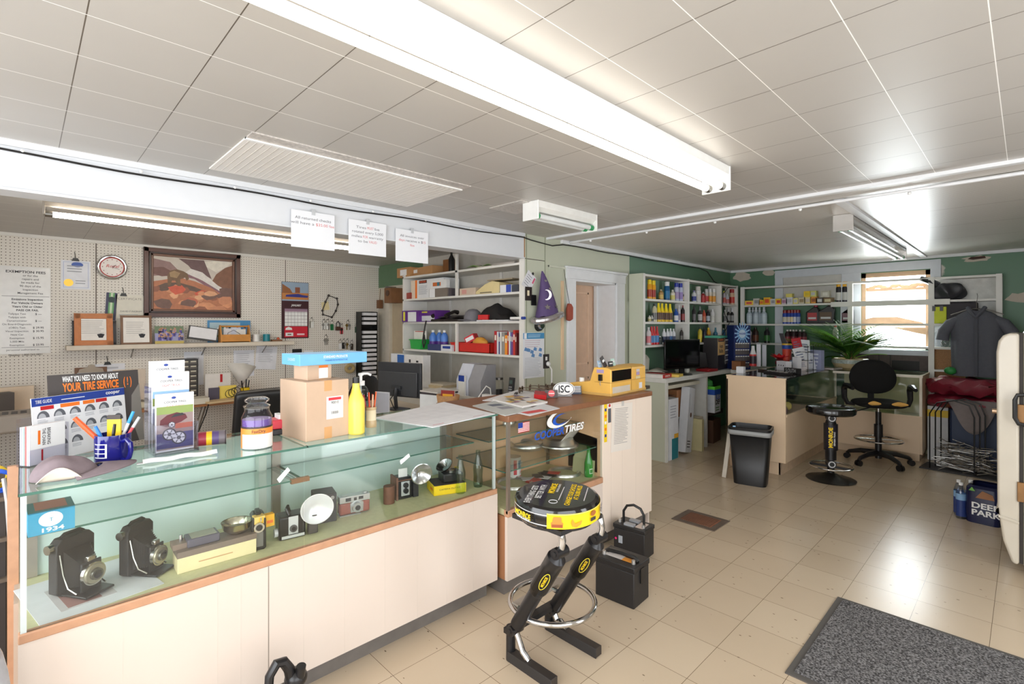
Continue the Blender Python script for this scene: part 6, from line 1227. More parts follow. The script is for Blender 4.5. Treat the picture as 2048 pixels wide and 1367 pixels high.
solo(MB().box(-.07,.05,-.001,.001,0,.2,M((206,206,160),.6)),'leaflet','pale yellow leaflet standing behind the green bottle','leaflet',(DX-.16,2.85,FL2),.03,rx=-.08); solo(MB().box(-.1,.09,-.001,.001,0,.11,M((196,196,150),.6)),'leaflet','wider pale leaflet at the foot of the green bottle','leaflet',(DX-.14,2.845,FL2),.0,rx=-.1)
p = at_z(1080,958,FL2); mb = MB(); rr = random.Random(3)
for k in range(14):
    c = [(40,36,38),(200,60,50),(226,226,226),(60,50,50)][k % 4]; mb.at(((rr.random()-.5)*.1,(rr.random()-.5)*.2,.0+.002*k),rr.random()*3,(rr.random()-.5)*.12,0).box(-.03,.03,-.045,.045,0,.002,M(c,.5))
solo(mb,'card_heap','heap of black red and white sticker cards on the counter floor','stickers',p+UZ*.006);
solo(MB().grid(lambda u,v: Vector((-.1+.1*v*v,(u-.5)*.2+.05*v,.002+.14*v*(v*.6+.4))),6,10,M((206,200,190),.5)),'leaflet','curled grey brochure leaning on the glass shelf right of the hubcap','leaflet',(DX-.12,2.74,SH2),.2,solidify=.002)
t = thing('sign_bracket','small pale metal bracket behind the tyre lettering','bracket',at_z(1155,868,SH2+.0)+Vector((-.08,0,0))); MB().box(-.02,.02,-.05,.03,0,.09,M((104,96,84),.5)).build('block',t); MB().tube([(0,.03,.09),(.01,.06,.08),(.01,.06,.02),(.0,.0,.01)],.006,M((214,208,190),.4),6).build('clip',t)
hub('small steel ring cap on the upper glass shelf by the flag',1015,845,SH1,.05,ringp(.06))
# ================================================================== things on the sage wall
WX = X0+.004
t = thing('wizard_hat','purple pointed hat with silver stars and brim hanging on the sage wall','hat',(X0+.09,Y(1081,X0),at_x(1083,638,X0).z),0); PUR = M((86,68,112),.7,0,.08,30,.2); SLV = M((196,192,194),.2,.8,.08,20)
hh = at_x(1075,548,X0).z-at_x(1083,638,X0).z
def hatf(u,v):
    a = 2*PI*u; r_ = .13*(1-v)**.85+.008; return Vector((r_*.7*math.cos(a)*(1+.06*math.sin(3*a)),r_*math.sin(a)-.075*v*v-.0*v,.02+hh*v+.008*math.sin(5*a)*(1-v)))
MB().grid(hatf,28,14,PUR).build('cone',t)
mb = MB(); pts = [(.1*math.cos(2*PI*k/28)*1.0,.17*math.sin(2*PI*k/28),.01+.03*math.sin(2*PI*k/28+.3)+.008*math.sin(4*PI*k/28)) for k in range(28)]; mb.tube(pts,.032,SLV,10,True); mb.build('brim',t)
mb = MB()
def hstar(u,v,s):
    p = hatf(u,v); n = Vector((math.cos(2*PI*u)*.7,math.sin(2*PI*u),.35)).normalized(); U = Vector((-math.sin(2*PI*u),math.cos(2*PI*u),0)).normalized(); V = n.cross(U).normalized(); mb.poly(p,U,V,[(s*(1 if k % 2 == 0 else .42)*math.cos(PI/2+k*PI/5),s*(1 if k % 2 == 0 else .42)*math.sin(PI/2+k*PI/5)) for k in range(10)],SLV,.012)
for u,v,s in ((-.1,.2,.034),(.04,.2,.03),(.08,.42,.026),(.0,.6,.024),(-.06,.78,.02)): hstar(u,v,s)
p = hatf(-.1,.48); U = Vector((.5,.85,0)).normalized(); mo = [(.05*math.cos(a),.05*math.sin(a)) for a in [math.radians(-100+200*k/12) for k in range(13)]]+[(-.01+.035*math.cos(a),.042*math.sin(a)) for a in [math.radians(100-200*k/12) for k in range(13)]]
mb.build('star',t); mb = MB(); V_ = Vector((-.25,.0,1)).normalized()
for k in range(12):
    mb.poly(p,U,UZ,[mo[k],mo[k+1],mo[24-k],mo[25-k]],SLV,.012)
mb.build('moon',t)
p = at_x(1056,587,X0); t = thing('light_switch','black switch plate beside the purple hat','switch',(WX,p.y,p.z)); MB().box(0,.006,-.045,.045,-.065,.065,M((50,42,38),.4)).build('plate',t,bevel=.002); MB().box(.006,.015,-.02,.0,-.02,.03,CREAM).build('toggle',t)
p = at_x(1065,600,X0); solo(MB().box(0,.01,-.03,.03,-.05,.05,BLACK),'wall_box','black wall box partly behind the purple hat','box',(WX+.007,p.y,p.z));
p = at_x(1057,562,X0); solo(MB().box(0,.002,-.065,.065,-.085,.085,M((226,226,230),.5)).decal((.002,.05,.04),UY,UZ,.02,.06,M((206,90,120),.5)).lines((.002,-.01,0),UY,UZ,.08,.12,5,GREYINK).prism([(-.012,.08),(.012,.08),(.008,.1),(-.008,.1)],.008,BLACK,((.002,0,0),(0,1,0),(0,0,1))),'paper_tag','white paper tag clipped diagonally on the sage wall corner','paper tag',(WX,p.y,p.z),rx=-.6)
p = at_x(1076,651,X0); t = thing('door_bell','round black and chrome knob under the purple hat','knob',(WX,p.y,p.z)); MB().cyl((0,0,0),(.025,0,0),.055,.05,BLACK,24).build('base',t); MB().cyl((.025,.005,0),(.05,.005,0),.038,.03,CHROME,22).build('cap',t)
y0,y1 = Y(1045,X0),Y(1087,X0); zt,zb = at_x(1066,665,X0).z,at_x(1066,755,X0).z; w,h = y1-y0,zt-zb
mb = MB().box(0,.002,-w/2,w/2,-h,0,M((226,229,234),.4,0,.01)).decal((.002,0,-h*.07),UY,UZ,w,h*.13,M((60,140,190),.4)).decal((.002,-w*.4,-h*.07),UY,UZ,w*.12,h*.12,PAPER,.0008).lines((.002,.02,-h*.07),UY,UZ,w*.7,h*.08,3,M((190,220,236),.5)).lines((.002,0,-h*.75),UY,UZ,w*.85,h*.42,12,M((190,196,206),.5)).lines((.002,0,-h*.24),UY,UZ,w*.85,h*.18,4,M((206,190,200),.5))
for (yy,zz) in ((-.25,-.38),(-.1,-.42),(.05,-.36),(-.38,-.36),(-.05,-.5),(.3,-.38),(.3,-.5)): mb.poly((.002,yy*w,zz*h),UY,UZ,[(-.025,-.012),(.02,-.02),(.026,.008),(-.01,.02)],M((96,140,190),.5),.0012)
solo(mb,'wall_poster','white and blue printed information poster on the sage wall post','poster',(WX+.003,(y0+y1)/2,zt))
p = at_x(1091,722,X0); t = thing('wall_outlet','black wall outlet with white plug and cord','outlet',(WX,p.y,p.z)); MB().box(0,.006,-.045,.045,-.07,.07,M((50,44,44),.4)).build('plate',t,bevel=.002); MB().box(.006,.01,-.012,.012,.01,.045,WHITE).build('receptacle',t); MB().ball((.025,.01,-.025),.024,WHITE,12,8).build('plug',t); MB().tube([(.03,.01,-.03),(.05,.03,-.08),(.05,.03,-.2),(.04,0,-.33),(.08,-.05,-.4),(.2,-.1,-.45)],.007,WHITE,8).build('cord',t)
p = at_x(1145,622,X0+.1); t = thing('hanging_tag','rust red slab hanging by a cord from the door frame','hanging tag',(X0+.06,p.y,p.z),-.2); MB().prism([(-.035,-.09),(.0,-.1),(.04,-.08),(.042,.04),(.02,.075),(-.02,.08),(-.035,.03)],.03,M((158,76,58),.7,0,.1),((-.015,0,0),(0,1,0),(0,0,1))).build('slab',t,bevel=.008); MB().tube([(0,0,.075),(0,-.04,.25),(-.0,-.07,.42)],.003,INK,5).build('cord',t)
zt = 2.20; y0,y1 = Y(1096,X0),Y(1130,X0); solo(MB().box(0,.015,y0-y0,.02,-.45,0,SAGE).box(0,.016,0,y1-y0,-.018,0,M((206,208,190),.5)),'wall_moulding','old pale moulding strip beside the door head','moulding',(X0+.001,y0,at_x(1096,530,X0).z))
solo(MB().box(0,.018,0,.03,-.9,0,M((226,196,160),.6)),'wood_strip','raw pale wooden strip along the left door casing','wood strip',(X0+.001,Y(1127,X0)-.045,at_x(1129,562,X0).z))
# ================================================================== standing desk and shelves along the side wall
DKZ = .945; DKX = -2.86
t = thing('standing_desk','white topped standing desk with sage side panel against the side wall','desk',(0,0,0)); GW = M((214,214,208),.5,0,.06)
MB().box(X0+.02,DKX+.02,5.18,6.95,DKZ-.05,DKZ,GW).build('desktop',t,bevel=.004); MB().box(X0+.02,DKX,5.2,5.23,0,DKZ-.05,SAGE).box(DKX,DKX+.02,5.195,5.235,0,DKZ-.05,GW).build('side_panel',t); MB().box(X0+.02,DKX+.01,6.22,6.26,0,DKZ-.05,GW).build('side_panel',t)
MB().box(X0+.02,-2.99,5.23,6.22,.40,.425,GW).build('shelf',t); MB().box(X0+.005,X0+.02,5.2,6.95,0,DKZ,M((226,226,226),.5)).build('back_panel',t); MB().box(X0+.1,DKX-.02,5.3,6.1,DKZ-.13,DKZ-.09,M((206,200,180),.5)).build('pull_out_shelf',t)
t = thing('wall_shelving','white painted open shelving on the side wall, full of bottles and cans','shelving'); BX = -3.09; BZ_ = (2.145,1.86,1.59,1.315)
BYS = (5.13,Y(1378,BX)-.02,Y(1443,BX)-.02,7.80)
for z in BZ_: MB().box(X0+.03,BX,BYS[0],BYS[3],z-.025,z,SHELFW).build('shelf',t)
for k,y in enumerate(BYS): MB().box(X0+.03,BX+.004,y-.012,y+.028,DKZ+.002,2.15,SHELFW).build('upright',t)
MB().box(X0+.03,BX,5.105,5.117,DKZ+.002,2.15,SAGE).build('end_panel',t)
def bottle(nm,lb,cat,x,y,z,h,r_,body,cap,kind='can',label=None,grp=None,flat_=1.0):
    t = thing(nm,lb,cat,(x,y,z+.0005),random.random()*.5,grp)
    if kind == 'spray': prof = [(0,0),(r_,0),(r_,h*.72),(r_*.8,h*.77),(r_*.75,h*.78)]; cp = [(r_*.86,h*.77),(r_*.86,h*.98),(r_*.7,h),(0,h)]
    elif kind == 'cone': prof = [(0,0),(r_,0),(r_,h*.55),(r_*.95,h*.58)]; cp = [(r_*.95,h*.55),(r_*.5,h*.8),(r_*.42,h),(0,h)]
    elif kind == 'trigger': prof = [(0,0),(r_,0),(r_,h*.6),(r_*.45,h*.72),(r_*.4,h*.76),(0,h*.76)]; cp = [(r_*.5,h*.74),(r_*.5,h*.84),(r_*.35,h*.86),(r_*.4,h),(0,h)]
    elif kind == 'jug': prof = [(0,0),(r_,0),(r_,h*.62),(r_*.75,h*.8),(r_*.35,h*.88),(r_*.35,h*.92),(0,h*.92)]; cp = [(r_*.4,h*.9),(r_*.4,h),(0,h)]
    else: prof = [(0,0),(r_,0),(r_,h*.7),(r_*.5,h*.84),(r_*.4,h*.88),(0,h*.88)]; cp = [(r_*.42,h*.86),(r_*.42,h),(0,h)]
    MB().lathe(prof,M(body,.3),n=14,flat=flat_).build('body',t); MB().lathe(cp,M(cap,.35),n=12,flat=flat_).build('cap',t)
    if label: MB().lathe([(r_*1.012,h*.12),(r_*1.012,h*.5)],M(label,.4),n=14,flat=flat_).build('label',t)
    return t
def sB(px,row,h,r_,body,cap,kind,label,lb,grp=None,dx=.07,nm='can',cat='can'):
    x = BX-dx; bottle(nm,lb,cat,x,Y(px,x),BZ_[row],h,r_,body,cap,kind,label,grp)
W_ = (226,226,226); K_ = (26,24,24)
sp = [  # px, row, h, r, body, cap, kind, label, description
 (1299,1,.235,.033,(240,170,40),(244,214,30),'spray',(180,70,50),'yellow and orange spray can, leftmost on the top side shelf'),(1307,1,.23,.033,(240,170,40),(244,214,30),'spray',(170,60,50),'yellow and orange spray can, second on the top side shelf'),
 (1322,1,.13,.036,(170,130,66),(180,170,140),'bottle',(206,176,90),'small gold tin on the top side shelf'),(1334,1,.235,.04,(30,90,140),W_,'spray',(40,120,170),'blue spray can with white cap on the top side shelf'),(1345,1,.14,.036,(226,220,200),(226,222,214),'bottle',(220,210,120),'cream short can on the top side shelf'),
 (1353,1,.235,.036,(190,196,220),(30,50,160),'spray',(170,150,190),'pale spray can with dark blue cap, left of two'),(1361,1,.235,.036,(190,196,220),(30,50,160),'spray',(150,130,190),'pale spray can with dark blue cap, right of two'),(1367,1,.13,.03,(50,36,28),K_,'bottle',(214,190,140),'brown bottle with cream label by the first shelf post'),
 (1388,1,.16,.036,(224,226,230),(120,110,170),'bottle',(60,70,150),'white bottle with dark blue label on the second bay top shelf'),(1396,1,.22,.045,(216,214,210),(216,212,206),'spray',(206,200,196),'wide pale spray can on the second bay top shelf'),(1406,1,.15,.04,(170,46,50),(150,150,150),'bottle',(190,50,54),'dark red tin on the second bay top shelf'),
 (1413,1,.2,.033,(206,200,196),(200,200,200),'spray',(206,60,60),'grey and red spray can on the second bay top shelf'),(1420,1,.21,.033,(230,220,206),W_,'spray',(236,160,50),'white capped orange band can, left of two'),(1427,1,.215,.036,(230,220,206),W_,'spray',(236,160,50),'white capped orange band can, right of two'),(1434,1,.12,.024,(236,180,30),(50,46,40),'cone',(236,180,30),'small yellow bottle at the second post'),
 (1448,1,.2,.03,(190,180,190),(226,220,60),'bottle',(200,90,80),'pale bottle with yellow cap in the narrow top bay'),(1454,1,.16,.036,(200,204,214),(206,206,210),'bottle',(190,110,110),'silver and red can in the narrow top bay'),(1464,1,.24,.045,(226,190,160),(170,36,40),'spray',(206,60,50),'large peach can with red caps by the corner post'),(1470,1,.24,.04,(226,190,160),(170,36,40),'spray',(206,70,60),'peach can with red cap in the corner of the side shelves'),
 (1299,2,.075,.024,(214,210,196),W_,'bottle',(190,180,120),'tiny cream bottle, leftmost on the second side shelf'),(1304,2,.075,.022,(206,206,200),W_,'bottle',(90,90,80),'tiny pale bottle, second on the second side shelf'),(1309,2,.22,.036,(206,200,170),(30,28,30),'bottle',(110,110,110),'clear tan bottle with black cap before the yellow row'),
 (1317,2,.23,.036,(240,200,30),(250,222,30),'cone',(90,60,40),'yellow cone bottle, first of four'),(1324,2,.23,.036,(240,200,30),(250,222,30),'cone',(90,60,40),'yellow cone bottle, second of four'),(1332,2,.23,.036,(240,200,30),(250,222,30),'cone',(90,60,40),'yellow cone bottle, third of four'),(1340,2,.23,.036,(240,200,30),(250,222,30),'cone',(90,60,40),'yellow cone bottle, fourth of four'),
 (1352,2,.17,.034,(40,84,170),(40,84,170),'can',(226,226,230),'blue tube-like bottle on the second side shelf'),(1358,2,.22,.022,(210,206,214),W_,'bottle',(150,140,160),'slim white bottle beside the blue tube bottle'),(1366,2,.22,.034,(50,42,42),(150,60,60),'bottle',(150,60,60),'dark bottle with red label by the first post'),
 (1388,2,.22,.03,(46,42,44),K_,'bottle',(100,96,100),'black bottle, first in the second bay middle shelf'),(1400,2,.22,.036,(54,48,50),(120,120,124),'trigger',(190,186,186),'black trigger bottle in the second bay'),(1408,2,.17,.03,(196,80,56),(206,90,60),'bottle',(200,120,90),'orange-red bottle in the second bay'),(1416,2,.18,.036,(36,32,36),(90,40,44),'jug',(180,186,196),'black jug with grey label in the second bay'),(1425,2,.19,.038,(226,224,224),W_,'can',(214,214,206),'plain white bottle in the second bay'),(1434,2,.18,.036,(210,206,190),(214,210,206),'can',(214,170,70),'white and gold bottle at the second post'),
 (1450,2,.19,.03,(190,190,186),W_,'bottle',(120,120,120),'white capped bottle in the narrow middle bay'),(1457,2,.22,.032,(30,28,30),(200,200,204),'trigger',(150,150,150),'black spray bottle, left in the narrow bay'),(1464,2,.22,.032,(30,28,30),(200,200,204),'trigger',(150,150,150),'black spray bottle, right in the narrow bay'),
 (1297,3,.21,.036,(222,216,220),W_,'bottle',(220,130,140),'white and pink bottle, leftmost on the third side shelf'),(1303,3,.22,.03,(206,40,46),(206,40,46),'cone',(70,130,190),'red cone bottle, first of three'),(1308,3,.22,.03,(206,40,46),(200,36,42),'cone',(90,150,200),'red cone bottle, second of three'),(1314,3,.22,.03,(206,40,46),(206,40,46),'cone',(70,130,190),'red cone bottle, third of three'),(1320,3,.1,.03,(70,80,76),W_,'bottle',(50,60,60),'small dark bottle after the red cone bottles'),
 (1328,3,.19,.03,(226,228,232),W_,'bottle',(50,60,90),'white and navy bottle, first of four'),(1335,3,.19,.03,(226,228,232),W_,'bottle',(60,70,100),'white and navy bottle, second of four'),(1341,3,.195,.03,(226,228,232),W_,'bottle',(60,110,170),'white and navy bottle, third of four'),(1347,3,.19,.03,(226,228,232),W_,'bottle',(70,80,110),'white and navy bottle, fourth of four'),
 (1363,3,.2,.026,(60,54,52),(150,146,142),'bottle',(120,116,110),'slim dark bottle with grey cap above the monitor'),(1370,3,.19,.022,(70,62,60),(150,146,142),'bottle',(130,124,116),'slim dark bottle at the first post above the monitor'),
 (1400,3,.21,.034,(206,186,60),(40,36,36),'bottle',(230,206,60),'yellow bottle with black spout on the third side shelf'),(1409,3,.21,.032,(36,40,56),K_,'bottle',(70,60,70),'dark navy bottle beside the yellow spout bottle'),(1417,3,.2,.036,(222,160,40),(246,206,40),'bottle',(160,70,60),'orange-yellow bottle with bulging top'),(1431,3,.2,.036,(50,110,140),(60,130,150),'trigger',(40,90,120),'teal bottle by the second post'),(1447,3,.19,.03,(60,120,170),W_,'bottle',(60,100,150),'blue bottle behind the navy drawer cabinet')]
rs = random.Random(1); random.seed(3)
for q in sp:
    px,row,h,r_,bd,cp,kd,lbc,ds = q
    sB(px,row,h,r_*.86,bd,cp,kd,lbc,ds,'car care bottles and cans on the side shelves',.07,'spray_can' if kd == 'spray' else 'bottle','can' if kd == 'spray' else 'bottle')
# hanging packs on the first post
def pack(lb,px0,py0,px1,py1,c,c2):
    x = BX+.006; y0,y1 = Y(px0,x),Y(px1,x); zt,zb = at_x(px0,py0,x).z,at_x(px0,py1,x).z
    solo(MB().box(0,.012,y0,y1,zb,zt,M(c,.3)).decal((.012,(y0+y1)/2,(zt*.4+zb*.6)),UY,UZ,(y1-y0)*.7,(zt-zb)*.3,M(c2,.4)),'hanging_pack',lb,'pack',(0,0,0),group='packs hanging on the shelf post')
pack('blue and white hanging pack, topmost on the shelf post',1374,558,1383,583,(110,120,170),(220,220,230)); pack('dark blue hanging pack in the middle of the shelf post',1376,596,1385,622,(60,74,130),(190,196,210)); pack('orange strip pack lower on the shelf post',1376,626,1382,655,(236,160,60),(230,190,110)); pack('red and white pack near the bottom of the shelf post',1379,650,1391,682,(206,190,190),(206,40,60)); pack('white and yellow pack right of the red pack',1388,654,1395,682,(226,222,214),(230,190,70))
# things on the standing desk
def dk(px,py): return at_z(px,py,DKZ)
t = thing('monitor','black monitor on the standing desk below the bottle shelves','monitor',(-2.95,Y(1366,-2.95),DKZ+.0005),math.radians(-14))
mw = .62; mh = .36; MB().box(-.025,0,-mw/2,mw/2,.07,.07+mh,M((14,13,13),.22)).build('housing',t,bevel=.005); MB().box(.0,.0015,-mw/2+.02,mw/2-.02,.09,.05+mh,M((6,6,7),.08)).build('screen',t); MB().box(-.03,-.01,-.04,.04,.01,.1,BLACK).build('stand',t); MB().cyl((-.01,0,0),(-.01,0,.014),.12,.11,BLACK,24).build('base',t); MB().box(.002,.004,.06,.1,.02,.06,M((190,190,180),.5)).build('sticker',t)
t = thing('card_printer','off-white rounded desktop machine left of the black monitor','printer',dk(1297,752)+Vector((-.1,.02,.0005)),0); MB().prism([(-.1,0),(.1,0),(.1,.03),(.05,.05),(.06,.2),(.02,.25),(-.08,.25),(-.1,.2)],.16,M((206,204,192),.4),((0,.08,0),(1,0,0),(0,0,1))).build('body',t,bevel=.012,seg=3); MB().box(.04,.052,-.05,.05,.06,.17,M((120,120,116),.3)).build('front_slot',t)
t = thing('book','red spined book lying on the near corner of the standing desk','book',dk(1330,755)+Vector((-.11,.0,.0005)),.1); MB().box(-.13,.13,-.12,.12,0,.04,M((226,222,216),.5)).build('pages',t); MB().box(-.13,.132,-.001,.122,.0,.042,RED).box(.13,.134,-.121,.122,0,.042,RED).build('cover',t); MB().text('OPERATOR',.018,(.1345,.0,.02),UY,UZ,WHITE,.14,.02).build('lettering',t)
solo(MB().grid(lambda u,v: Vector(((u-.5)*.22,(v-.5)*.3,.004+.03*math.sin(u*4)*math.sin(v*5)**2)),8,8,M((206,204,190),.5)),'paper_pile','crumpled papers on top of the red spined book','papers',dk(1325,752)+Vector((-.1,.06,.05)),.3,solidify=.003)
solo(MB().box(-.12,.12,-.16,.16,0,.05,BLACK),'router','black box behind the papers on the standing desk','box',(X0+.17,Y(1320,X0+.17),DKZ+.0005),0); solo(MB().box(-.14,.14,-.09,.09,0,.03,M((226,196,90),.5)),'yellow_pad','yellow pad under the black box edge on the desk','pad',(-2.98,Y(1328,-2.98)+.12,DKZ+.0005),.2)
t = thing('machine_case','red and black tool case behind the monitor on the standing desk','tool case',(-2.95,Y(1414,-2.95),DKZ+.0005),-.1); MB().box(-.09,.09,-.12,.12,0,.035,M((150,26,30),.4)).build('base',t,bevel=.008); MB().prism([(-.12,0),(.12,0),(.06,.2),(-.1,.22)],.03,M((26,22,22),.4),((-.08,0,.04),(0,1,0),(0,0,1))).build('lid',t,bevel=.008)
x = -3.02; zz = DKZ+.0005
t = thing('drawer_cabinet','black bulb drawer cabinet with tan auto bulbs card','drawer cabinet',(x,Y(1433,x),zz),.08); MB().box(-.1,.1,-.24,.28,0,.43,M((44,40,42),.4)).build('case',t,bevel=.004); mb = MB().box(.1,.104,-.24,.02,.2,.43,M((206,166,106),.5)); mb.build('sign_card',t)
mb = MB().decal((.104,-.12,.405),UY,UZ,.24,.05,M((60,40,34),.5)).text('Auto',.05,(.104,-.12,.32),UY,UZ,INK,.13,.02).text('Bulbs',.05,(.104,-.12,.255),UY,UZ,INK,.15,.02).text('BUSSMANN',.02,(.104,-.12,.405),UY,UZ,ORANGE,.17,.02,lift=.001); mb.build('lettering',t)
for rr_ in range(5):
    for c in range(4):
        o = MB().box(.1,.11,.035+c*.058,.088+c*.058,.07+rr_*.07,.13+rr_*.07,M((110,104,100),.2)).build('drawer',t); MB().box(.11,.116,.04+c*.058,.082+c*.058,.115+rr_*.07,.128+rr_*.07,M((222,222,222),.4)).build('drawer_label',o)
solo(MB().box(-.1,.1,-.2,.2,0,.03,M((80,170,140),.5)),'tray','teal flat tray on top of the bulb drawer cabinet','tray',(x,Y(1434,x),DKZ+.431),.1)
x = -2.80; y_ = Y(1476,x)
t = thing('drawer_cabinet','tall navy miniature lamp drawer cabinet with starburst panel','drawer cabinet',(x,y_+.02,zz),-.62); t.scale = (.6,.62,.84); NV = M((22,40,96),.4)
MB().box(-.14,.14,-.2,.2,0,.72,NV).build('case',t,bevel=.004); mb = MB(); c = (.141,0,.58)
mb.disc(c,UY,UZ,.13,M((90,140,190),.4),24,ry=.1)
for k in range(16): a = k*PI/8; mb.poly(c,(0,math.cos(a),math.sin(a)),(0,-math.sin(a),math.cos(a)),[(.05,-.008),(.185,-.02),(.185,.004),(.05,.004)],M((150,190,226),.4),.0008)
mb.disc(c,UY,UZ,.08,M((190,210,226),.4),20,.001,ry=.07).text('WAGNER',.03,c,UY,UZ,M((40,40,150),.4),.16,.03,lift=.0016); mb.build('panel_print',t)
for rr_ in range(4):
    for c in range(6):
        o = MB().box(.14,.148,-.17+c*.057,-.118+c*.057,.03+rr_*.105,.12+rr_*.105,M((106,100,100),.2)).build('drawer',t); MB().box(.148,.153,-.165+c*.057,-.123+c*.057,.1+rr_*.105,.116+rr_*.105,M((222,222,222),.4)).build('drawer_label',o)
MB().box(X0+.02,-2.6,6.951,7.84,DKZ-.05,DKZ-.001,GW).build('corner_top',bpy.data.objects['standing_desk'])
solo(MB().box(-.06,.06,-.08,.08,0,.12,M((140,90,54),.6)),'cardboard_box','small brown box at the end of the bulb cabinets','box',dk(1462,742)+Vector((-.02,.3,.0005)))
# under the desk
def ud_(nm,lb,cat,c,sz,col,rz=0,ry=0,rx=0,deco=None,grp=None):
    mb = MB().box(-sz[0]/2,sz[0]/2,-sz[1]/2,sz[1]/2,0,sz[2],M(col,.6))
    if deco: deco(mb,sz)
    return solo(mb,nm,lb,cat,c,rz,grp,rx=rx,ry=ry)
ud_('cardboard_box','brown carton with white label on the shelf under the standing desk','box',(-3.12,5.92,.4255),(.29,.36,.33),(160,110,72),-.1,deco=lambda mb,s: mb.decal((s[0]/2,.05,.12),UY,UZ,.1,.13,PAPER).lines((s[0]/2,.05,.12),UY,UZ,.08,.09,5,INK).decal((s[0]/2,.05,.27),UY,UZ,.08,.1,M((110,70,50),.5)))
ud_('cardboard_box','dark brown carton behind the white boxes under the desk','box',(-3.12,5.48,.4255),(.29,.34,.28),(110,74,50))
ud_('bulb_carton','tall white carton leaning under the standing desk, right of two','box',(-2.915,5.76,.012),(.1,.2,.78),(214,216,220),.12,0,-.2,lambda mb,s: (mb.disc((s[0]/2,.0,.45),UY,UZ,.03,M((90,60,40),.5),14),mb.box(s[0]/2,s[0]/2+.001,-.07,-.063,.05,.7,M((150,150,156),.5)),mb.lines((s[0]/2,.0,.1),UY,UZ,.12,.1,3,INK)))
ud_('bulb_carton','white and teal carton with orange corner, left under the desk','box',(-2.92,5.40,.0),(.12,.22,.70),(216,218,222),.0,0,.0,lambda mb,s: (mb.decal((s[0]/2,.03,.12),UY,UZ,.15,.24,M((40,120,130),.5)),mb.decal((s[0]/2,.06,.265),UY,UZ,.1,.05,M((226,170,50),.5),.0008),mb.lines((s[0]/2,0,.55),UY,UZ,.16,.16,5,GREYINK)))
ud_('wood_board','pale wooden board standing under the desk beside the leaning carton','board',(-2.93,6.0,0),(.28,.05,.39),(206,196,150),.0)
t = thing('egg_crate','beige moulded foam block with three hollows standing under the desk','packing foam',(-2.93,6.12,0),.0); FM = M((206,198,176),.8)
mb = MB().box(-.09,-.06,-.06,.06,0,.39,FM)
for k in range(4): mb.box(-.06,.06,-.06,.06,k*.122,k*.122+.03,FM)
mb.box(-.06,.06,-.06,-.04,0,.39,FM).box(-.06,.06,.045,.06,0,.39,FM); mb.build('foam',t,bevel=.004)
solo(MB().grid(lambda u,v: Vector(((u-.5)*.2,(v-.5)*.28,.01+.12*math.sin(PI*u)*math.sin(PI*v)*(1+.4*math.sin(9*u+7*v)))),9,9,M((156,110,74),.7)),'paper_bag','crumpled brown paper bag on the floor under the desk','paper bag',(-2.98,5.36-.0,.0) if False else (-3.06,5.62,.0),solidify=.003)
t = thing('fluid_jug','white and blue fluid box with green cap hanging under the desk end','fluid box',(-2.93,6.46,.42),.05); MB().box(-.12,.12,-.1,.1,0,.34,M((222,226,232),.45)).box(-.121,.121,-.101,.101,.23,.3,M((40,90,190),.45)).box(-.121,.121,-.101,.101,.3,.34,M((100,210,60),.45)).build('carton',t,bevel=.004); MB().text('BLUE',.055,(.121,-.0,.2),UY,UZ,M((40,80,180),.4),.14,.03).text('DEF',.06,(.121,0,.135),UY,UZ,INK,.14,.03).lines((.121,0,.05),UY,UZ,.14,.06,2,GRN).build('lettering',t); MB().lathe([(0,.34),(.06,.34),(.05,.4),(0,.43)],M((60,150,70),.6),n=12).build('cap',t)
solo(MB().box(-.16,.16,-.3,.26,.36,.419,M((60,52,48),.7)).box(-.15,-.12,-.28,-.25,0,.36,M((60,52,48),.7)).box(-.15,-.12,.2,.24,0,.36,M((60,52,48),.7)).box(.1,.14,-.28,-.25,0,.36,M((60,52,48),.7)),'crate_stand','dark wooden stand under the blue fluid box','stand',(-3.06,6.58,0))
ud_('cardboard_box','dark brown carton on the floor behind the black trash can','box',(-3.0,6.62,0),(.22,.3,.3),(96,64,44),.1); mb = MB()
for k in range(5): mb.tube([(0,.02*k,0),(.03,.05*k-.08,-.15),(.05*(k % 2),.1-.03*k,-.35),(.02,.03*k,-.6)],.006,BLACK,5)
solo(mb,'cable_bundle','black cables hanging from the standing desk end','cable',(-2.83,6.83,DKZ-.06))
# ================================================================== far wall shelving and its goods
t = thing('wall_shelving','white shelving across the far wall and in front of the window','shelving'); CY_ = 7.85; CZS = (2.125,1.852,1.57,1.287); cx0,cx1 = -3.06,-.20
for k,z in enumerate(CZS):
    if k == 1: MB().box(cx0,-1.67,CY_,YF-.03,z-.025,z,SHELFW).build('shelf',t); MB().box(-.83,cx1,CY_,YF-.03,z-.025,z,SHELFW).build('shelf',t); MB().box(-1.86,-.64,CY_-.02,CY_,z-.055,z+.01,SHELFW).build('rail',t)
    elif k >= 2: MB().box(cx0,-.62 if k > 1 else cx1,CY_,YF-.03,z-.025,z,SHELFW).build('shelf',t)
    else: MB().box(cx0,cx1,CY_,YF-.03,z-.025,z,SHELFW).build('shelf',t)
MB().box(-.84,-.62,CY_,YF-.03,.995,1.02,SHELFW).build('shelf',t)
for x in (cx0,-1.67,-.84): MB().box(x,x+.055,CY_-.004,CY_+.03,0 if x > -1 else .98,2.13,SHELFW).build('upright',t)
MB().box(cx1-.05,cx1,CY_-.004,CY_+.03,1.35,2.13,SHELFW).build('upright',t); MB().box(-.83,cx1,YF-.03,YF-.022,1.58,2.1,M((206,206,200),.5,0,.1,20)).build('back_board',t); MB().box(-1.76,-1.63,CY_+.04,CY_+.06,.98,2.12,TRIMB).build('back_board',t)
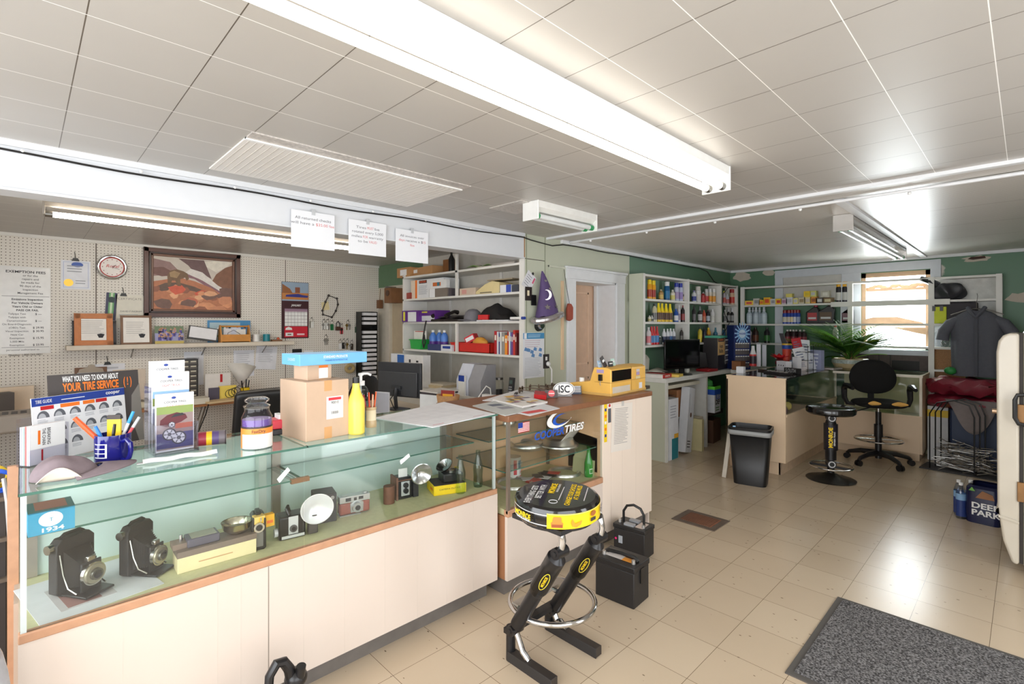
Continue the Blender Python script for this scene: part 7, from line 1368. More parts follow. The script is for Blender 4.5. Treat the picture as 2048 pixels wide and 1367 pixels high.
def sC(px,row,h,r_,body,cap,kind,label,lb,grp,dy=.07,nm='bottle',cat='bottle'): y = CY_+dy; bottle(nm,lb,cat,X(px,y),y,CZS[row],h,r_,body,cap,kind,label,grp)
FB = 'parts boxes on the far shelf'
def fbox(lb,px,w,h,col,lc=None,dz=0,rz=0,d=.09): y = CY_+.1; mb = MB().box(-w/2,w/2,-d/2,d/2,0,h,M(col,.5)); (mb.decal((0,-d/2,h*.5),FX,FV,w*.6,h*.5,M(lc,.5)) if lc else None); solo(mb,'parts_box',lb,'box',(X(px,y),y,CZS[1]+.0005+dz),rz,FB)
Yb = (240,200,40)
for k,(px,w,h,c,lc,dz,ds) in enumerate([(1499,.14,.07,Yb,(200,60,40),0,'tilted yellow box, leftmost on the far shelf'),(1515,.1,.1,(214,210,200),(150,150,150),0,'white striped box, second on the far shelf'),(1525,.08,.075,Yb,(230,120,40),0,'small yellow box, third on the far shelf'),(1536,.1,.11,(240,186,40),(220,80,40),0,'taller amber box, fourth on the far shelf'),(1548,.08,.085,(206,206,204),(150,150,160),0,'plain grey-white box, fifth on the far shelf'),(1559,.09,.085,Yb,(200,70,40),0,'yellow box, sixth on the far shelf'),(1570,.09,.085,(210,196,200),(170,120,150),0,'pale pinkish box, seventh on the far shelf'),(1581,.1,.1,(214,214,220),(180,180,190),0,'taller white box, eighth on the far shelf'),(1593,.08,.085,(226,216,130),(190,190,200),0,'white and yellow box, ninth on the far shelf'),(1605,.1,.09,(206,196,170),(150,130,90),0,'tan printed box, tenth on the far shelf'),(1617,.09,.095,(222,206,140),(200,190,180),0,'cream and yellow box, eleventh on the far shelf'),(1629,.09,.095,(220,150,50),(140,80,40),0,'orange-brown box, twelfth on the far shelf'),(1641,.1,.08,(90,84,80),(200,200,196),0,'dark and white box near the right of the far shelf'),(1657,.13,.075,(120,96,60),(200,190,150),0,'brown box with gold trim before the spray cans'),(1580,.09,.05,(226,214,110),None,.101,'yellow box stacked on the taller white box'),(1616,.09,.08,Yb,(220,190,40),.0965,'yellow box stacked on the cream and yellow box'),(1628,.085,.08,(206,206,120),(190,190,190),.0965,'yellow and grey box stacked on the orange-brown box'),(1652,.11,.09,(190,186,170),(214,212,200),.0815,'pale crumpled box stacked near the spray cans')]): fbox(ds,px,w*.92,h,c,lc,dz,.2 if k == 0 else 0)
for k,px in enumerate((1678,1690)): sC(px,1,.28,.036,(40,38,44),(240,180,40),'spray',(206,206,200),['black spray can with orange cap, left of two by the window','black spray can with orange cap, right of two by the window'][k],'orange capped spray cans',.06,'spray_can','can')
G = 'grey trigger bottles on the far shelf'
for k,(px,dy) in enumerate(((1499,.06),(1506,.14),(1512,.06),(1519,.14),(1528,.06))): sC(px,2,.25,.042,(176,190,200),(200,206,214),'trigger',(190,204,212),'grey-blue trigger bottle, %s from the corner post' % ['first','second','third','fourth','fifth'][k],G,dy)
for k,(px,b2) in enumerate(((1570,(206,200,180)),(1578,(206,196,180)),(1584,(214,196,150)),(1590,(206,206,214)),(1596,(150,160,190)))): sC(px,2,.2,.033,(40,70,160),(130,36,36),'spray',b2,'blue and white spray can with dark red cap, %s of five' % ['first','second','third','fourth','fifth'][k],'red capped spray cans on the far shelf',.07,'spray_can','can')
def jug(lb,px,row,w,h,lc,capc,dy=.08):
    y = CY_+dy; t = thing('oil_jug',lb,'oil jug',(X(px,y),y,CZS[row]+.0005),0,'motor oil jugs on the far shelf'); MB().prism([(-w/2,0),(w/2,0),(w/2,h*.75),(w*.35,h*.9),(w*.1,h*.9),(-w*.1,h*.8),(-w/2,h*.62)],.08,M((34,32,32),.35),((0,.04,0),(1,0,0),(0,0,1))).build('jug',t,bevel=.012,seg=3); MB().cyl((w*.22,0,h*.88),(w*.22,0,h),.024,.024,M(capc,.4),14).build('cap',t); mb = MB().decal((-.0,-.041,h*.38),FX,FV,w*.72,h*.42,M(lc,.4)); mb.decal((0,-.0415,h*.3),FX,FV,w*.6,h*.1,M((206,206,206),.5)); mb.build('label',t)
jug('black oil jug with red label and red cap on the far shelf',1626,2,.16,.26,(170,50,54),(170,46,70)); jug('larger black oil jug with gold emblem on the far shelf',1653,2,.2,.27,(90,66,40),(90,66,46)); jug('black oil jug partly behind the window post',1695,2,.14,.24,(120,80,90),(40,36,36))
sC(1499,3,.22,.034,(206,200,206),(226,160,130),'bottle',(180,160,170),'white bottle with peach spout beside the navy cabinet',None); sC(1511,3,.23,.044,(56,34,28),(40,30,30),'bottle',(120,70,50),'brown bottle left on the third far shelf',None); sC(1534,3,.23,.04,(34,32,34),K_,'bottle',(60,120,60),'black bottle with green label on the third far shelf',None)
for k,(px,dy) in enumerate(((1575,.06),(1581,.13),(1587,.06),(1593,.13),(1600,.06),(1608,.08))): sC(px,3,.2,.036,(50,26,30),(206,200,196),'bottle',(150,60,70),'dark maroon bottle with white cap, %s of six' % ['first','second','third','fourth','fifth','sixth'][k],'maroon bottles on the far shelf',dy)
sC(1671,3,.27,.034,(206,206,200),(190,50,60),'bottle',(190,190,190),'white bottle with red cap behind the palm leaves',None)
# right part of far shelving: black bag, yellow case, plastic
mb = MB().grid(lambda u,v: Vector((.16*math.cos(2*PI*u)*math.sin(PI*v)**.6*(1+.14*math.sin(6*PI*u+4*v)+.1*math.sin(14*PI*u)),.1*math.sin(2*PI*u)*math.sin(PI*v)**.6*(1+.15*math.sin(10*PI*u+6*v)),.1-.1*math.cos(PI*v)+.02*math.sin(8*PI*u+3)*math.sin(PI*v))),40,14,M((52,52,56),.42,0,.1)).tube([(-.08,-.03,.17),(-.15,-.05,.23),(-.24,-.05,.27)],[.05,.04,.03],M((44,44,48),.28,0,.1),8)
solo(mb,'plastic_bag','knotted black plastic bag on the shelf right of the window','bag',(X(1893,CY_+.1),CY_+.08,CZS[1]+.0005))
t = thing('tool_pouch','grey and yellow tool pouch on the shelf behind the hanging shirt','pouch',(X(1905,CY_+.05),CY_+.02,CZS[2]+.0005)); MB().box(-.17,.22,0,.14,0,.25,M((66,62,66),.8)).build('pouch',t,bevel=.02,seg=3); MB().prism([(-.2,0),(-.06,0),(-.05,.02),(-.05,.2),(-.21,.2),(-.21,.02)],.02,M((206,214,60),.7),((0,-.0,0),(1,0,0),(0,0,1))).build('front_flap',t,bevel=.006);
for xx in (-.18,-.11): MB().box(xx,xx+.03,-.03,-.02,.15,.21,BLACK).build('strap',t)
mb = MB().ball((0,0,.1),.1,PLASTIC_FILM,14,9,(.9,.6,1)).ball((.05,-.03,.05),.05,PLASTIC_FILM,10,7); solo(mb,'plastic_wrap','crumpled clear plastic wrap on the lower shelf by the window','plastic',(X(1880,CY_+.06),CY_+.1,CZS[3]+.0),subsurf=0)
t = thing('hanging_shirt','dark grey short sleeved work shirt on a hanger before the far wall','shirt',(X(1953,7.68),7.68,0)); SHT = M((88,90,98),.85,0,.06,40,.1); sw = .0
zt = at_y(1950,622,7.68).z; zb = .975
def shf(u,v):
    a = 2*PI*u; top = 1-v; w = .205+.02*(1-v); d = .07+.02*v
    if v < .14: w = .06+(.21-.06)*(v/.14)**.8
    fold = .014*math.sin(a*5)*min(1,v*2)
    return Vector(((w+fold)*math.cos(a),(d+fold)*math.sin(a),zt-(zt-zb)*v+.02*abs(math.cos(a))*(v < .1)))
MB().grid(shf,48,22,SHT).build('torso',t)
for s in (-1,1):
    pts = [Vector((s*.15,0,zt-.09)),Vector((s*.22,.0,zt-.14)),Vector((s*.28,.0,zt-.23)),Vector((s*.295,.0,zt-.33))]; mb = MB().tube(pts,[.045,.06,.06,.062],SHT,14,caps=False); mb.build('sleeve',t)
MB().tube([(-.07,-.02,zt+.04),(-.05,-.07,zt+.0),(0,-.1,zt-.07),(.05,-.07,zt),(.07,-.02,zt+.04)],.022,SHT,8).build('collar',t); MB().box(-.015,.015,-.1,-.09,zb+.02,zt-.08,M((76,78,86),.8)).build('placket',t)
MB().tube([(-.22,0,zt-.04),(-.08,0,zt+.02),(0,0,zt+.03),(.08,0,zt+.02),(.22,0,zt-.04)],.006,STEEL,6).tube([(0,0,zt+.03),(0,0,zt+.09),(.01,0,zt+.17),(.0,.06,zt+.2),(0,.16,zt+.2)],.003,STEEL,5).build('hanger',t)
solo(MB().box(-.17,.17,0,.01,0,.34,M((176,134,88),.7)).box(-.16,.16,-.001,0,.01,.33,PEG if False else M((160,118,76),.7,0,.25,90)),'pegboard_panel','small brown pegboard panel low on the far wall','pegboard',(X(1893,7.95),7.95,.92))
# ================================================================== showcases at the far end
t = thing('display_counter','beige showcase with dark glass top standing before the side shelves','display counter'); ax0,ax1,ay0,ay1,az = -2.32,-1.72,5.56,7.50,1.005
TANP = M((222,196,164),.5,0,.03,4); DARKI = M((96,90,76),.6)
MB().box(ax0,ax1,ay0,ay0+.02,.14,az-.005,TANP).box(ax0+.01,ax1-.06,ay0+.05,ay0+.07,0,.14,TANP).box(ax0,ax0+.02,ay0,ay1,0,az-.04,TANP).box(ax1-.02,ax1,ay0+.02,ay1,.14,.61,TANP).box(ax0,ax1,ay1-.02,ay1,0,.61,TANP).build('body',t,bevel=.003)
MB().box(ax1-.08,ax1-.06,ay0+.05,ay1,0,.14,M((206,180,150),.6,0,.1)).build('kick_base',t); MB().box(ax1-.012,ax1+.008,ay0+.02,ay1,.61,.635,TANP).build('rail',t); MB().box(ax0+.02,ax1-.02,ay0+.02,ay1-.02,.58,.6,DARKI).box(ax0+.02,ax0+.03,ay0+.02,ay1-.02,.6,.98,DARKI).build('interior',t)
MB().box(ax1-.008,ax1-.002,ay0+.022,ay1-.01,.635,az-.012,GLASS).build('front_glass',t); MB().box(ax1-.02,ax1+.002,ay1-.02,ay1,.62,az,M((226,214,190),.4)).build('corner_post',t)
MB().box(ax0+.1,ax1-.1,ay0+.02,ay1-.03,.8,.806,GLASS_G).build('glass_shelf',t)
MB().box(ax0,ax1+.004,ay0+.02,ay1,az-.01,az,M((44,42,42),.06,0,.02)).build('top_glass',t); MB().box(ax0-.004,ax0+.02,ay0,ay1,az-.012,az+.001,TANP).box(ax0,ax1+.004,ay0-.002,ay0+.02,az-.012,az+.001,TANP).build('top_edge',t)
t = thing('display_counter','low beige showcase under the window behind the black chair','display counter'); fx0,fx1,fy0,fy1,fz = -1.70,-.83,7.26,7.83,.985
MB().box(fx0,fx1,fy0,fy0+.02,.09,.50,TANP).box(fx1-.02,fx1,fy0,fy1,.09,fz-.03,TANP).box(fx0,fx1,fy1-.02,fy1,0,.98,M((196,190,150),.6)).box(fx0,fx1-.02,fy0+.02,fy1-.02,.46,.48,M((160,156,116),.7)).build('body',t,bevel=.003); MB().box(fx0,fx1-.03,fy0+.06,fy1-.02,0,.09,TANP).build('kick_base',t)
MB().box(fx0,fx1,fy0-.006,fy0+.012,.50,.52,TANP).box(fx0,fx1+.004,fy0-.008,fy0+.012,fz-.03,fz-.002,M((232,222,204),.45)).box(fx1-.025,fx1,fy0-.004,fy0+.012,.52,fz-.03,M((232,222,204),.45)).box(fx1-.02,fx1+.006,fy0,fy1,fz-.03,fz-.002,M((206,190,160),.5)).build('rail',t); MB().box(fx0,fx1-.02,fy0,fy0+.006,.52,fz-.03,GLASS).build('front_glass',t); MB().box(fx0,fx1,fy0,fy1,fz-.006,fz+.001,GLASS_G).build('top_glass',t)
# things in and on the front showcase
T2 = az+.0005
def tp(px,py): return at_z(px,py,az)
solo(MB().box(-.04,.04,-.03,.03,0,.075,M((230,230,232),.5)),'card_box','small white box on the near corner of the tan showcase','box',tp(1483,747)+Vector((-.03,.06,.0005)))
t = thing('artificial_flower','red cloth flower lying on the tan showcase top','flower',tp(1555,735)+Vector((0,.1,.001)),.3)
mb = MB()
for k in range(11): a = k*2*PI/11; e = .5+.25*(k % 2); mb.at((.03*math.cos(a),.05*math.sin(a),.11),a,0,-e).add([(0,-.018,0),(.05,-.03,.008),(.1,0,-.004),(.05,.03,.008),(0,.018,0)],[(0,1,2,3,4)],M((206,26,36),.6))
mb.build('petal_head',t,solidify=.002); MB().ball((0,0,.06),.06,M((110,24,34),.7),10,7,(1,1.4,.9)).build('dark_leaves',t)
t = thing('water_bottle','clear water bottle standing by the leaflet rack','bottle',tp(1586,738)+Vector((0,.0,.0005))); MB().lathe([(0,0),(.034,0),(.036,.01),(.036,.14),(.025,.18),(.014,.195),(.014,.2)],thin_glass('clear_water_bottle',(236,240,246),1,.05,1.6),n=18).build('bottle',t); MB().cyl((0,0,.195),(0,0,.215),.016,.016,WHITE,12).build('cap',t); MB().lathe([(.0365,.06),(.0365,.11)],M((150,170,200),.4),n=18).build('label',t)
y_ = 6.9
def onshow(nm,lb,cat,px,y,sz,col,rz=0,deco=None,ry=0,rx=0,grp=None):
    mb = MB().box(-sz[0]/2,sz[0]/2,-sz[1]/2,sz[1]/2,0,sz[2],M(col,.5))
    if deco: deco(mb,sz)
    return solo(mb,nm,lb,cat,(X(px,y),y,T2),rz,grp,rx=rx,ry=ry)
onshow('binder','white binder standing at the left back of the tan showcase','binder',1518,7.15,(.05,.2,.3),(214,214,220),.3,None,0,.08); onshow('binder','second grey-white binder leaning beside the first','binder',1529,7.25,(.05,.2,.29),(190,192,200),.3,None,0,.08)
bottle('cleaner_bottle','white cone topped cleaner bottle with dark label left of the binders','bottle',X(1506,7.0),7.0,az,.27,.045,(206,60,60),W_,'cone',(50,40,50))
t = thing('pencil_canister','orange and blue canister holding dark rods on the showcase','canister',(X(1574,7.05),7.05,T2)); MB().cyl((0,0,0),(0,0,.24),.05,.055,M((206,70,50),.5),18).cyl((0,0,.24),(0,0,.29),.056,.06,M((40,80,170),.5),18).cyl((0,0,.29),(0,0,.31),.06,.06,M((226,180,50),.5),18).build('canister',t); MB().prism([(-.05,0),(.01,0),(-.04,.15),(-.09,.15)],.02,M((40,36,40),.5),((0,0,.29),(1,0,0),(0,0,1))).build('dark_rod',t)
t = thing('leaflet_rack','black wire rack stuffed with white leaflets on the tan showcase','leaflet rack',(X(1606,6.85),6.85,T2),.7)
mb = MB()
for z in (.01,.12,.22): mb.ring((0,0,z),.12,.003,BLACK,'z',4,5)
for a in range(4): mb.cyl((.12*math.cos(a*PI/2),.12*math.sin(a*PI/2),0),(.12*math.cos(a*PI/2),.12*math.sin(a*PI/2),.3),.003,.003,BLACK,5)
mb.build('wire_frame',t)
lf = [(.03,-.05,.02,(.15,.26),(226,228,232),.5),(.02,.03,.1,(.13,.27),(222,226,232),-.2),(-.03,-.02,.17,(.12,.22),(190,50,60),.3),(.07,.06,.0,(.14,.2),(214,218,226),.2),(-.05,.05,.12,(.14,.24),(220,220,226),-.4),(.05,-.1,.0,(.1,.12),(220,214,214),.2)]
for k,(x,y,z,(w,h),c,rx_) in enumerate(lf):
    mb = MB().box(-.002,.002,-w/2,w/2,0,h,M(c,.5)).lines((.002,0,h*.6),UY,UZ,w*.7,h*.5,4,M((110,120,150),.5),seed=k)
    if k == 1: mb.text('Advance',.025,(.002,0,h*.7),UY,UZ,INK,w*.8,.02,shear=.3,lift=.002)
    o = solo(mb,'leaflet',['big white leaflet at the front of the wire rack','white leaflet with dark italic heading in the wire rack','red leaflet at the top left of the wire rack','low pale leaflet right in the wire rack','white leaflet at the back of the wire rack','small pale leaflet lowest left in the wire rack'][k],'leaflet',(X(1606,6.85)+x,6.85+y,T2+z),-.7,'leaflets in the wire rack',rx=rx_*.4,ry=-.2)
onshow('receipt_holder','white desk box with dotted front left of the leaflet rack','box',1568,6.6,(.16,.08,.11),(222,220,224),-.6,lambda mb,s: [mb.disc((-.04+.04*k,-s[1]/2,.06),FX,FV,.008,INK,8) for k in range(3)]); onshow('receipt_holder','tall white card box right behind the water bottle','box',1594,6.7,(.08,.06,.16),(226,226,230),-.6)
onshow('paper_roll','dark blue leaflets standing at the right of the wire rack','leaflets',1634,7.0,(.16,.05,.24),(150,156,186),-.5,lambda mb,s: mb.lines((0,-s[1]/2,.12),FX,FV,.12,.18,4,M((220,224,232),.5)))
onshow('sign_block','black block with white lettering lying before the water bottle','block',1585,6.25,(.2,.05,.06),(36,34,36),-.55,lambda mb,s: mb.text('5.OUTH',.04,(0,-s[1]/2,.03),FX,FV,M((190,190,190),.5),.15,.01)); onshow('parts_tray','black parts tray lying near the glass edge of the showcase','tray',1556,6.1,(.3,.12,.02),(50,46,46),-.5,lambda mb,s: [mb.box(-.12+.06*k,-.1+.06*k,-.04,.0,s[2],s[2]+.01,M((150,146,140),.4)) for k in range(5)])
onshow('newspaper','folded newspaper hanging at the far end of the showcase','newspaper',1650,7.2,(.3,.22,.02),(190,180,176),-.2); onshow('hand_tool','thin dark tool lying left of the red flower','tool',1530,6.3,(.18,.02,.02),(60,44,36),-.3)
t = thing('lollipop_bag','purple and yellow bag inside the tan showcase near the front','bag',(ax1-.12,5.75,.601)); MB().lathe([(0,0),(.07,0),(.08,.06),(.05,.13),(0,.14)],M((110,70,120),.4),n=12,flat=1.3).build('bag',t); MB().ball((.05,.09,.09),.045,M((220,200,90),.5),10,7).build('yellow_pack',t); MB().box(-.02,.0,.03,.12,.1,.17,PAPER).build('card',t)
# potted plant
PY_ = 7.52; px_ = X(1700,PY_); t = thing('potted_plant','bushy green palm in a wide ceramic bowl on the far showcase','plant',(px_,PY_,fz+.0015))
MB().lathe([(0,0),(.12,0),(.17,.03),(.2,.1),(.195,.14),(.18,.145),(.17,.13),(0,.12)],M((190,170,130),.35,0,.2,14),n=30).build('bowl',t)
mb = MB().lathe([(.2005,.085),(.201,.1),(.197,.132)],M((170,180,170),.4,0,.35,40),n=30); mb.build('bowl_band',t); MB().cyl((0,0,.11),(0,0,.128),.17,.17,M((70,52,36),.9),20).build('soil',t)
LG = [M((96,150,56),.45,0,.15),M((140,186,74),.45,0,.15),M((66,116,46),.45,0,.15),M((150,170,60),.5,0,.15)]
for m_ in LG:
    nt = m_.node_tree; b = nt.nodes['Principled BSDF']; tl = nt.nodes.new('ShaderNodeBsdfTranslucent'); ms = nt.nodes.new('ShaderNodeMixShader'); ms.inputs[0].default_value = .45
    nt.links.new(b.inputs['Base Color'].links[0].from_socket,tl.inputs['Color']); nt.links.new(b.outputs[0],ms.inputs[1]); nt.links.new(tl.outputs[0],ms.inputs[2]); nt.links.new(ms.outputs[0],nt.nodes['Material Output'].inputs['Surface'])
rl = random.Random(21)
def frond(L,el,az_,m,broad=False):
    mb = MB(); n = 9; pts = []
    for k in range(n+1):
        f = k/n; e = el-1.25*f*f*(.7 if el > 1 else .9); r_ = L*f
        pts.append(Vector((r_*math.cos(az_)*math.cos(el-.5*f),r_*math.sin(az_)*math.cos(el-.5*f),.12+L*f*math.sin(el)-.34*L*f*f)))
    mb.tube(pts,[.005*(1-.7*k/n) for k in range(n+1)],m,5)
    if broad:
        vs = []; side = Vector((-math.sin(az_),math.cos(az_),0))
        for k in range(3,n+1):
            w = L*.13*math.sin(PI*min(1,(k-2.6)/(n-2.6)))+.002; vs += [pts[k]-side*w,pts[k]+UZ*-.006,pts[k]+side*w]
        c = len(vs)//3; mb.add(vs,[(3*i+j,3*i+j+1,3*i+j+4,3*i+j+3) for i in range(c-1) for j in range(2)],m)
    else:
        side = Vector((-math.sin(az_),math.cos(az_),0))
        for k in range(16):
            f = .25+.75*k/16; i = min(n-1,int(f*n)); q = pts[i].lerp(pts[i+1],f*n-i); d_ = (pts[i+1]-pts[i]).normalized(); ll = L*.36*math.sin(PI*(.18+.75*k/16))
            for s in (-1,1):
                e = q+(side*s*.8+d_*.75+UZ*-.25).normalized()*ll; w_ = UZ.cross((e-q)).normalized()*.012; mid = q.lerp(e,.5)
                mb.add([q,mid+w_,e,mid-w_],[(0,1,2,3)],m)
    return mb
for k in range(44): frond(.5+.32*rl.random(),.7+.8*rl.random(),-3.45+3.75*rl.random(),LG[rl.choice([0,0,1,1,2])]).build('frond',t)
for k in range(20): frond(.36+.26*rl.random(),.4+1.0*rl.random(),-3.45+3.75*rl.random(),LG[rl.choice([0,1,2,2,3])],True).build('leaf',t)
for k in range(5): MB().tube([(.04*math.cos(k*1.3),.04*math.sin(k*1.3),.12),(.06*math.cos(k*1.3),.06*math.sin(k*1.3),.3)],.012,M((120,84,56),.7),7).build('stem',t)
t = thing('wood_cabinet','dark brown panelled wall boards behind the plant below the window','panel',(-1.2,YF-.05,.98)); MB().box(-.44,.36,0,.03,0,.19,M((84,70,66),.6,0,.15,20)).build('boards',t); MB().box(-.02,.26,-.004,0,.0,.12,M((36,32,32),.6)).build('dark_panel',t)
for xx in (-.28,-.16,-.04): MB().box(xx,xx+.012,-.006,0,0,.19,M((60,48,46),.6)).build('rib',t)
# ================================================================== things standing on the floor
SHK = M((26,25,27),.32); CHR = CHROME
def shock(parent,lo,up,r_=.041,lbl=True):
    lo,up = Vector(lo),Vector(up); d = (up-lo); L = d.length; d.normalize()
    MB().cyl(lo+d*L*.06,lo+d*L*.52,r_*.8,r_*.8,SHK,22).cyl(lo+d*L*.5,lo+d*L*.56,r_*.8,r_*1.02,SHK,22,False).cyl(lo+d*L*.56,lo+d*L*.93,r_*1.02,r_*1.02,SHK,22).cyl(lo+d*L*.93,lo+d*L*.97,r_*1.02,r_*.5,SHK,22).build('shock_tube',parent)
    for e in (lo,up): MB().cyl(e-Vector((0,.035,0)),e+Vector((0,.035,0)),.024,.024,SHK,18).cyl(e-Vector((0,.038,0)),e+Vector((0,.038,0)),.01,.01,M((70,70,72),.3,.8),10).build('eye',parent)
    if lbl:
        n = Vector((.6,-.8,0)); n = (n-d*n.dot(d)).normalized(); c = lo+d*L*.72+n*(r_*1.02+.001); U = d; V = n.cross(U).normalized()
        mb = MB().disc(c,U,V,.05,M((226,206,60),.4),24,.0006,ry=.017).disc(c,U,V,.046,BLACK,24,.001,ry=.014).text('MONROE',.012,c,U,V,YEL,.06,.02,lift=.0016); mb.build('badge',parent)
sx,sy,szt = -1.45,1.69,.81
t = thing('shop_stool','black and yellow lettered round stool on two shock absorber legs','stool',(0,0,0))
R_ = .187; cs = Vector((sx,sy,0))
tiltm = Matrix.Translation((sx,sy,szt)) @ Euler((math.radians(1.5),math.radians(2),0)).to_matrix().to_4x4()
mb = MB(); mb.T = tiltm; mb.lathe([(0,0),(R_-.02,0),(R_-.006,-.006),(R_,-.018),(R_,-.075),(R_-.012,-.088),(0,-.088)],M((20,18,18),.12,0,.05,coat=.5),n=56).build('seat',t)
mb = MB(); mb.T = tiltm
def band(a0,a1,z0,z1,m,off=.0012):
    n = max(2,int((a1-a0)/5));
    for k in range(n):
        b0,b1 = math.radians(a0+(a1-a0)*k/n),math.radians(a0+(a1-a0)*(k+1)/n); q = R_+off
        mb.quad((q*math.cos(b0),q*math.sin(b0),z0),(q*math.cos(b1),q*math.sin(b1),z0),(q*math.cos(b1),q*math.sin(b1),z1),(q*math.cos(b0),q*math.sin(b0),z1),m)
band(-62,60,-.078,-.016,YEL); band(-160,-62,-.028,-.024,M((200,200,200),.3)); band(-160,-62,-.07,-.066,M((200,200,200),.3)); band(-62,60,-.0205,-.016,M((240,224,120),.3),.0016)
def onrim(a,z): a = math.radians(a); return (Vector(((R_+.0022)*math.cos(a),(R_+.0022)*math.sin(a),z)),Vector((-math.sin(a),math.cos(a),0)))
for a,st,h,w,m in ((-97,'MONROE',.022,.1,YEL),(-96,'SHOCKS & STRUTS',.008,.08,WHITE),(30,'EVERY',.03,.07,INK)):
    p,u = onrim(a,-.046 if st != 'SHOCKS & STRUTS' else -.061); mb.text(st,h,p,u,UZ,m,w,.03,lift=.004)
p,u = onrim(-49,-.05); CHB = M((206,130,50),.5)
mb.poly(p+u*0-UZ*.0,u,UZ,[(-.024,-.02),(.022,-.02),(.024,.0),(.018,.004),(.016,.024),(-.016,.024),(-.02,.004),(-.026,0)],CHB,.004).decal(p-UZ*.012,u,UZ,.044,.012,M((150,76,40),.5),.0046)
p,u = onrim(-25,-.05); mb.poly(p,u,UZ,[(-.024,.0),(-.018,-.016),(0,-.022),(.02,-.012),(.026,.006),(.012,-.002),(-.006,-.006),(-.018,.016)],M((220,150,40),.5),.004)
p,u = onrim(2,-.032); mb.disc(p,u,UZ,.018,M((170,100,50),.5),14,.004,ry=.011).decal(p-UZ*.024,u,UZ,.034,.014,M((60,58,58),.5),.004)
mb.build('rim_print',t)
mb = MB(); mb.T = tiltm; ang = math.radians(121); U = Vector((math.cos(ang),math.sin(ang),0)); V = Vector((-math.sin(ang),math.cos(ang),0)); SLT = M((206,206,206),.35)
def tt(s,h,a,b_,m,w,bd=.02): mb.text(s,h,U*a+V*b_,U,V,m,w,bd,lift=.0008)
tt('EVERYTHING GETS',.026,-.04,.105,SLT,.2,.03); tt('BETTER WITH',.026,-.0,.07,SLT,.16,.03)
tt('MONROE',.026,.05,.025,YEL,.12,.04); tt('SHOCKS & STRUTS',.009,.06,.002,WHITE,.1); tt('CHANGE YOUR SHOCKS',.022,-.0,-.062,YEL,.25,.03); tt('AT 50,000 MILES',.02,.03,-.09,YEL,.17,.03)
mb.decal(U*-.0+V*-.02,U,V,.16,.004,SLT,.0008).decal(U*.02+V*-.125,U,V,.16,.004,SLT,.0008).ring(U*-.1+V*.0+Vector((0,0,.0)),.018,.0018,SLT,'z',20,5); mb.build('seat_lettering',t)
mb = MB(); mb.ring((sx,sy,szt-.1),.15,.012,M((40,38,38),.5),'z',32,8); mb.box(sx-.14,sx+.14,sy-.14,sy+.14,szt-.11,szt-.09,M((34,32,32),.5)); mb.build('seat_plate',t)
for s,yy in ((0,1.625),(1,1.93)):
    lo = at_y(1030+ (0 if s == 0 else 76),1256-(0 if s == 0 else 37),yy); up = at_y(1120+(0 if s == 0 else 79),1103-(0 if s == 0 else 29),yy)
    shock(t,lo,up)
    MB().tube([up+Vector((0,.0,0)),up+Vector((.012,0,.05)),up+Vector((0,0,.1)),up+Vector((-.04,-.0,.13)),Vector((sx-.03,(yy+sy)/2 if False else yy+(sy-yy)*.5,szt-.09))],.017,CHR,14).build('bent_tube',t)
    FT = M((70,64,60),.45,.5,.12); f0 = Vector((lo.x+.0,yy,.02)); xe = -1.41 if s == 0 else -1.40
    MB().box(lo.x-.03,xe,yy-.022,yy+.022,.004,.045,FT).box(lo.x-.03,xe+.001,yy-.0225,yy-.02,.0,.046,M((44,42,42),.5)).build('foot_bar',t,bevel=.004)
    MB().tube([lo+Vector((0,.0,0)),lo+Vector((.025,0,-.04)),Vector((lo.x+.05,yy,.07)),Vector((lo.x+.09,yy,.046))],.014,CHR,10).build('bent_tube',t)
    MB().cyl((lo.x-.028,yy,.0),(lo.x-.028,yy,lo.z+.0),.022,.022,SHK,14).build('rear_post',t)
lo = at_y(1030,1256,1.625)
MB().box(lo.x-.05,lo.x-.01,1.6,1.95,lo.z-.03,lo.z-.005,SHK).build('rear_bar',t)
rc = Vector((-1.60,1.83,.225)); MB().ring(rc,.203,.0125,CHR,'z',56,12).build('foot_ring',t)
MB().box(-1.705,-1.66,1.66,2.0,.222,.24,M((186,176,164),.35,.5)).build('cross_bar',t)
for yy in (1.66,1.9): MB().cyl((-1.66,yy,.231),(-1.63,yy,.231),.011,.011,CHR,10).build('bolt',t)
# batteries
def battery(lb,loc,rz,w,d,h,handle):
    t = thing('car_battery',lb,'car battery',loc,rz); BB = M((34,32,32),.5,0,.1); MB().box(-w/2,w/2,-d/2,d/2,0,h*.86,BB).build('case',t,bevel=.005); MB().box(-w/2-.004,w/2+.004,-d/2-.004,d/2+.004,h*.86,h,M((28,27,28),.4)).build('lid',t,bevel=.004)
    for s in (-1,1): MB().cyl((s*w*.38,-d*.22,h),(s*w*.38,-d*.22,h+.02),.012,.01,M((176,174,170),.35,.8),14).build('terminal',t)
    return t
t = battery('low black battery with flat strap on the floor right of the stool',at_z(1232,1195,0)+Vector((.01,.045,0)),math.radians(4),.245,.175,.225,0)
MB().tube([(-.1,.0,.225),(-.08,.0,.24),(0,.0,.245),(.08,.0,.24),(.1,.0,.225)],.012,BLACK,6).build('strap',t); MB().box(-.1,.02,-.04,.03,.226,.2275,M((206,200,196),.4)).box(.02,.09,-.04,.0,.226,.2278,M((226,150,60),.4)).build('label',t); MB().box(.123,.13,-.02,.02,.12,.2,BLACK).build('side_lug',t)
t = battery('taller black battery with carry handle against the counter panel',(-1.875,2.985,0),math.radians(6),.225,.15,.20,1)
MB().tube([(-.075,.0,.2),(-.075,.0,.27),(-.05,.0,.31),(0,.0,.325),(.05,.0,.31),(.075,.0,.27),(.075,.0,.2)],.009,BLACK,8).build('carry_handle',t)
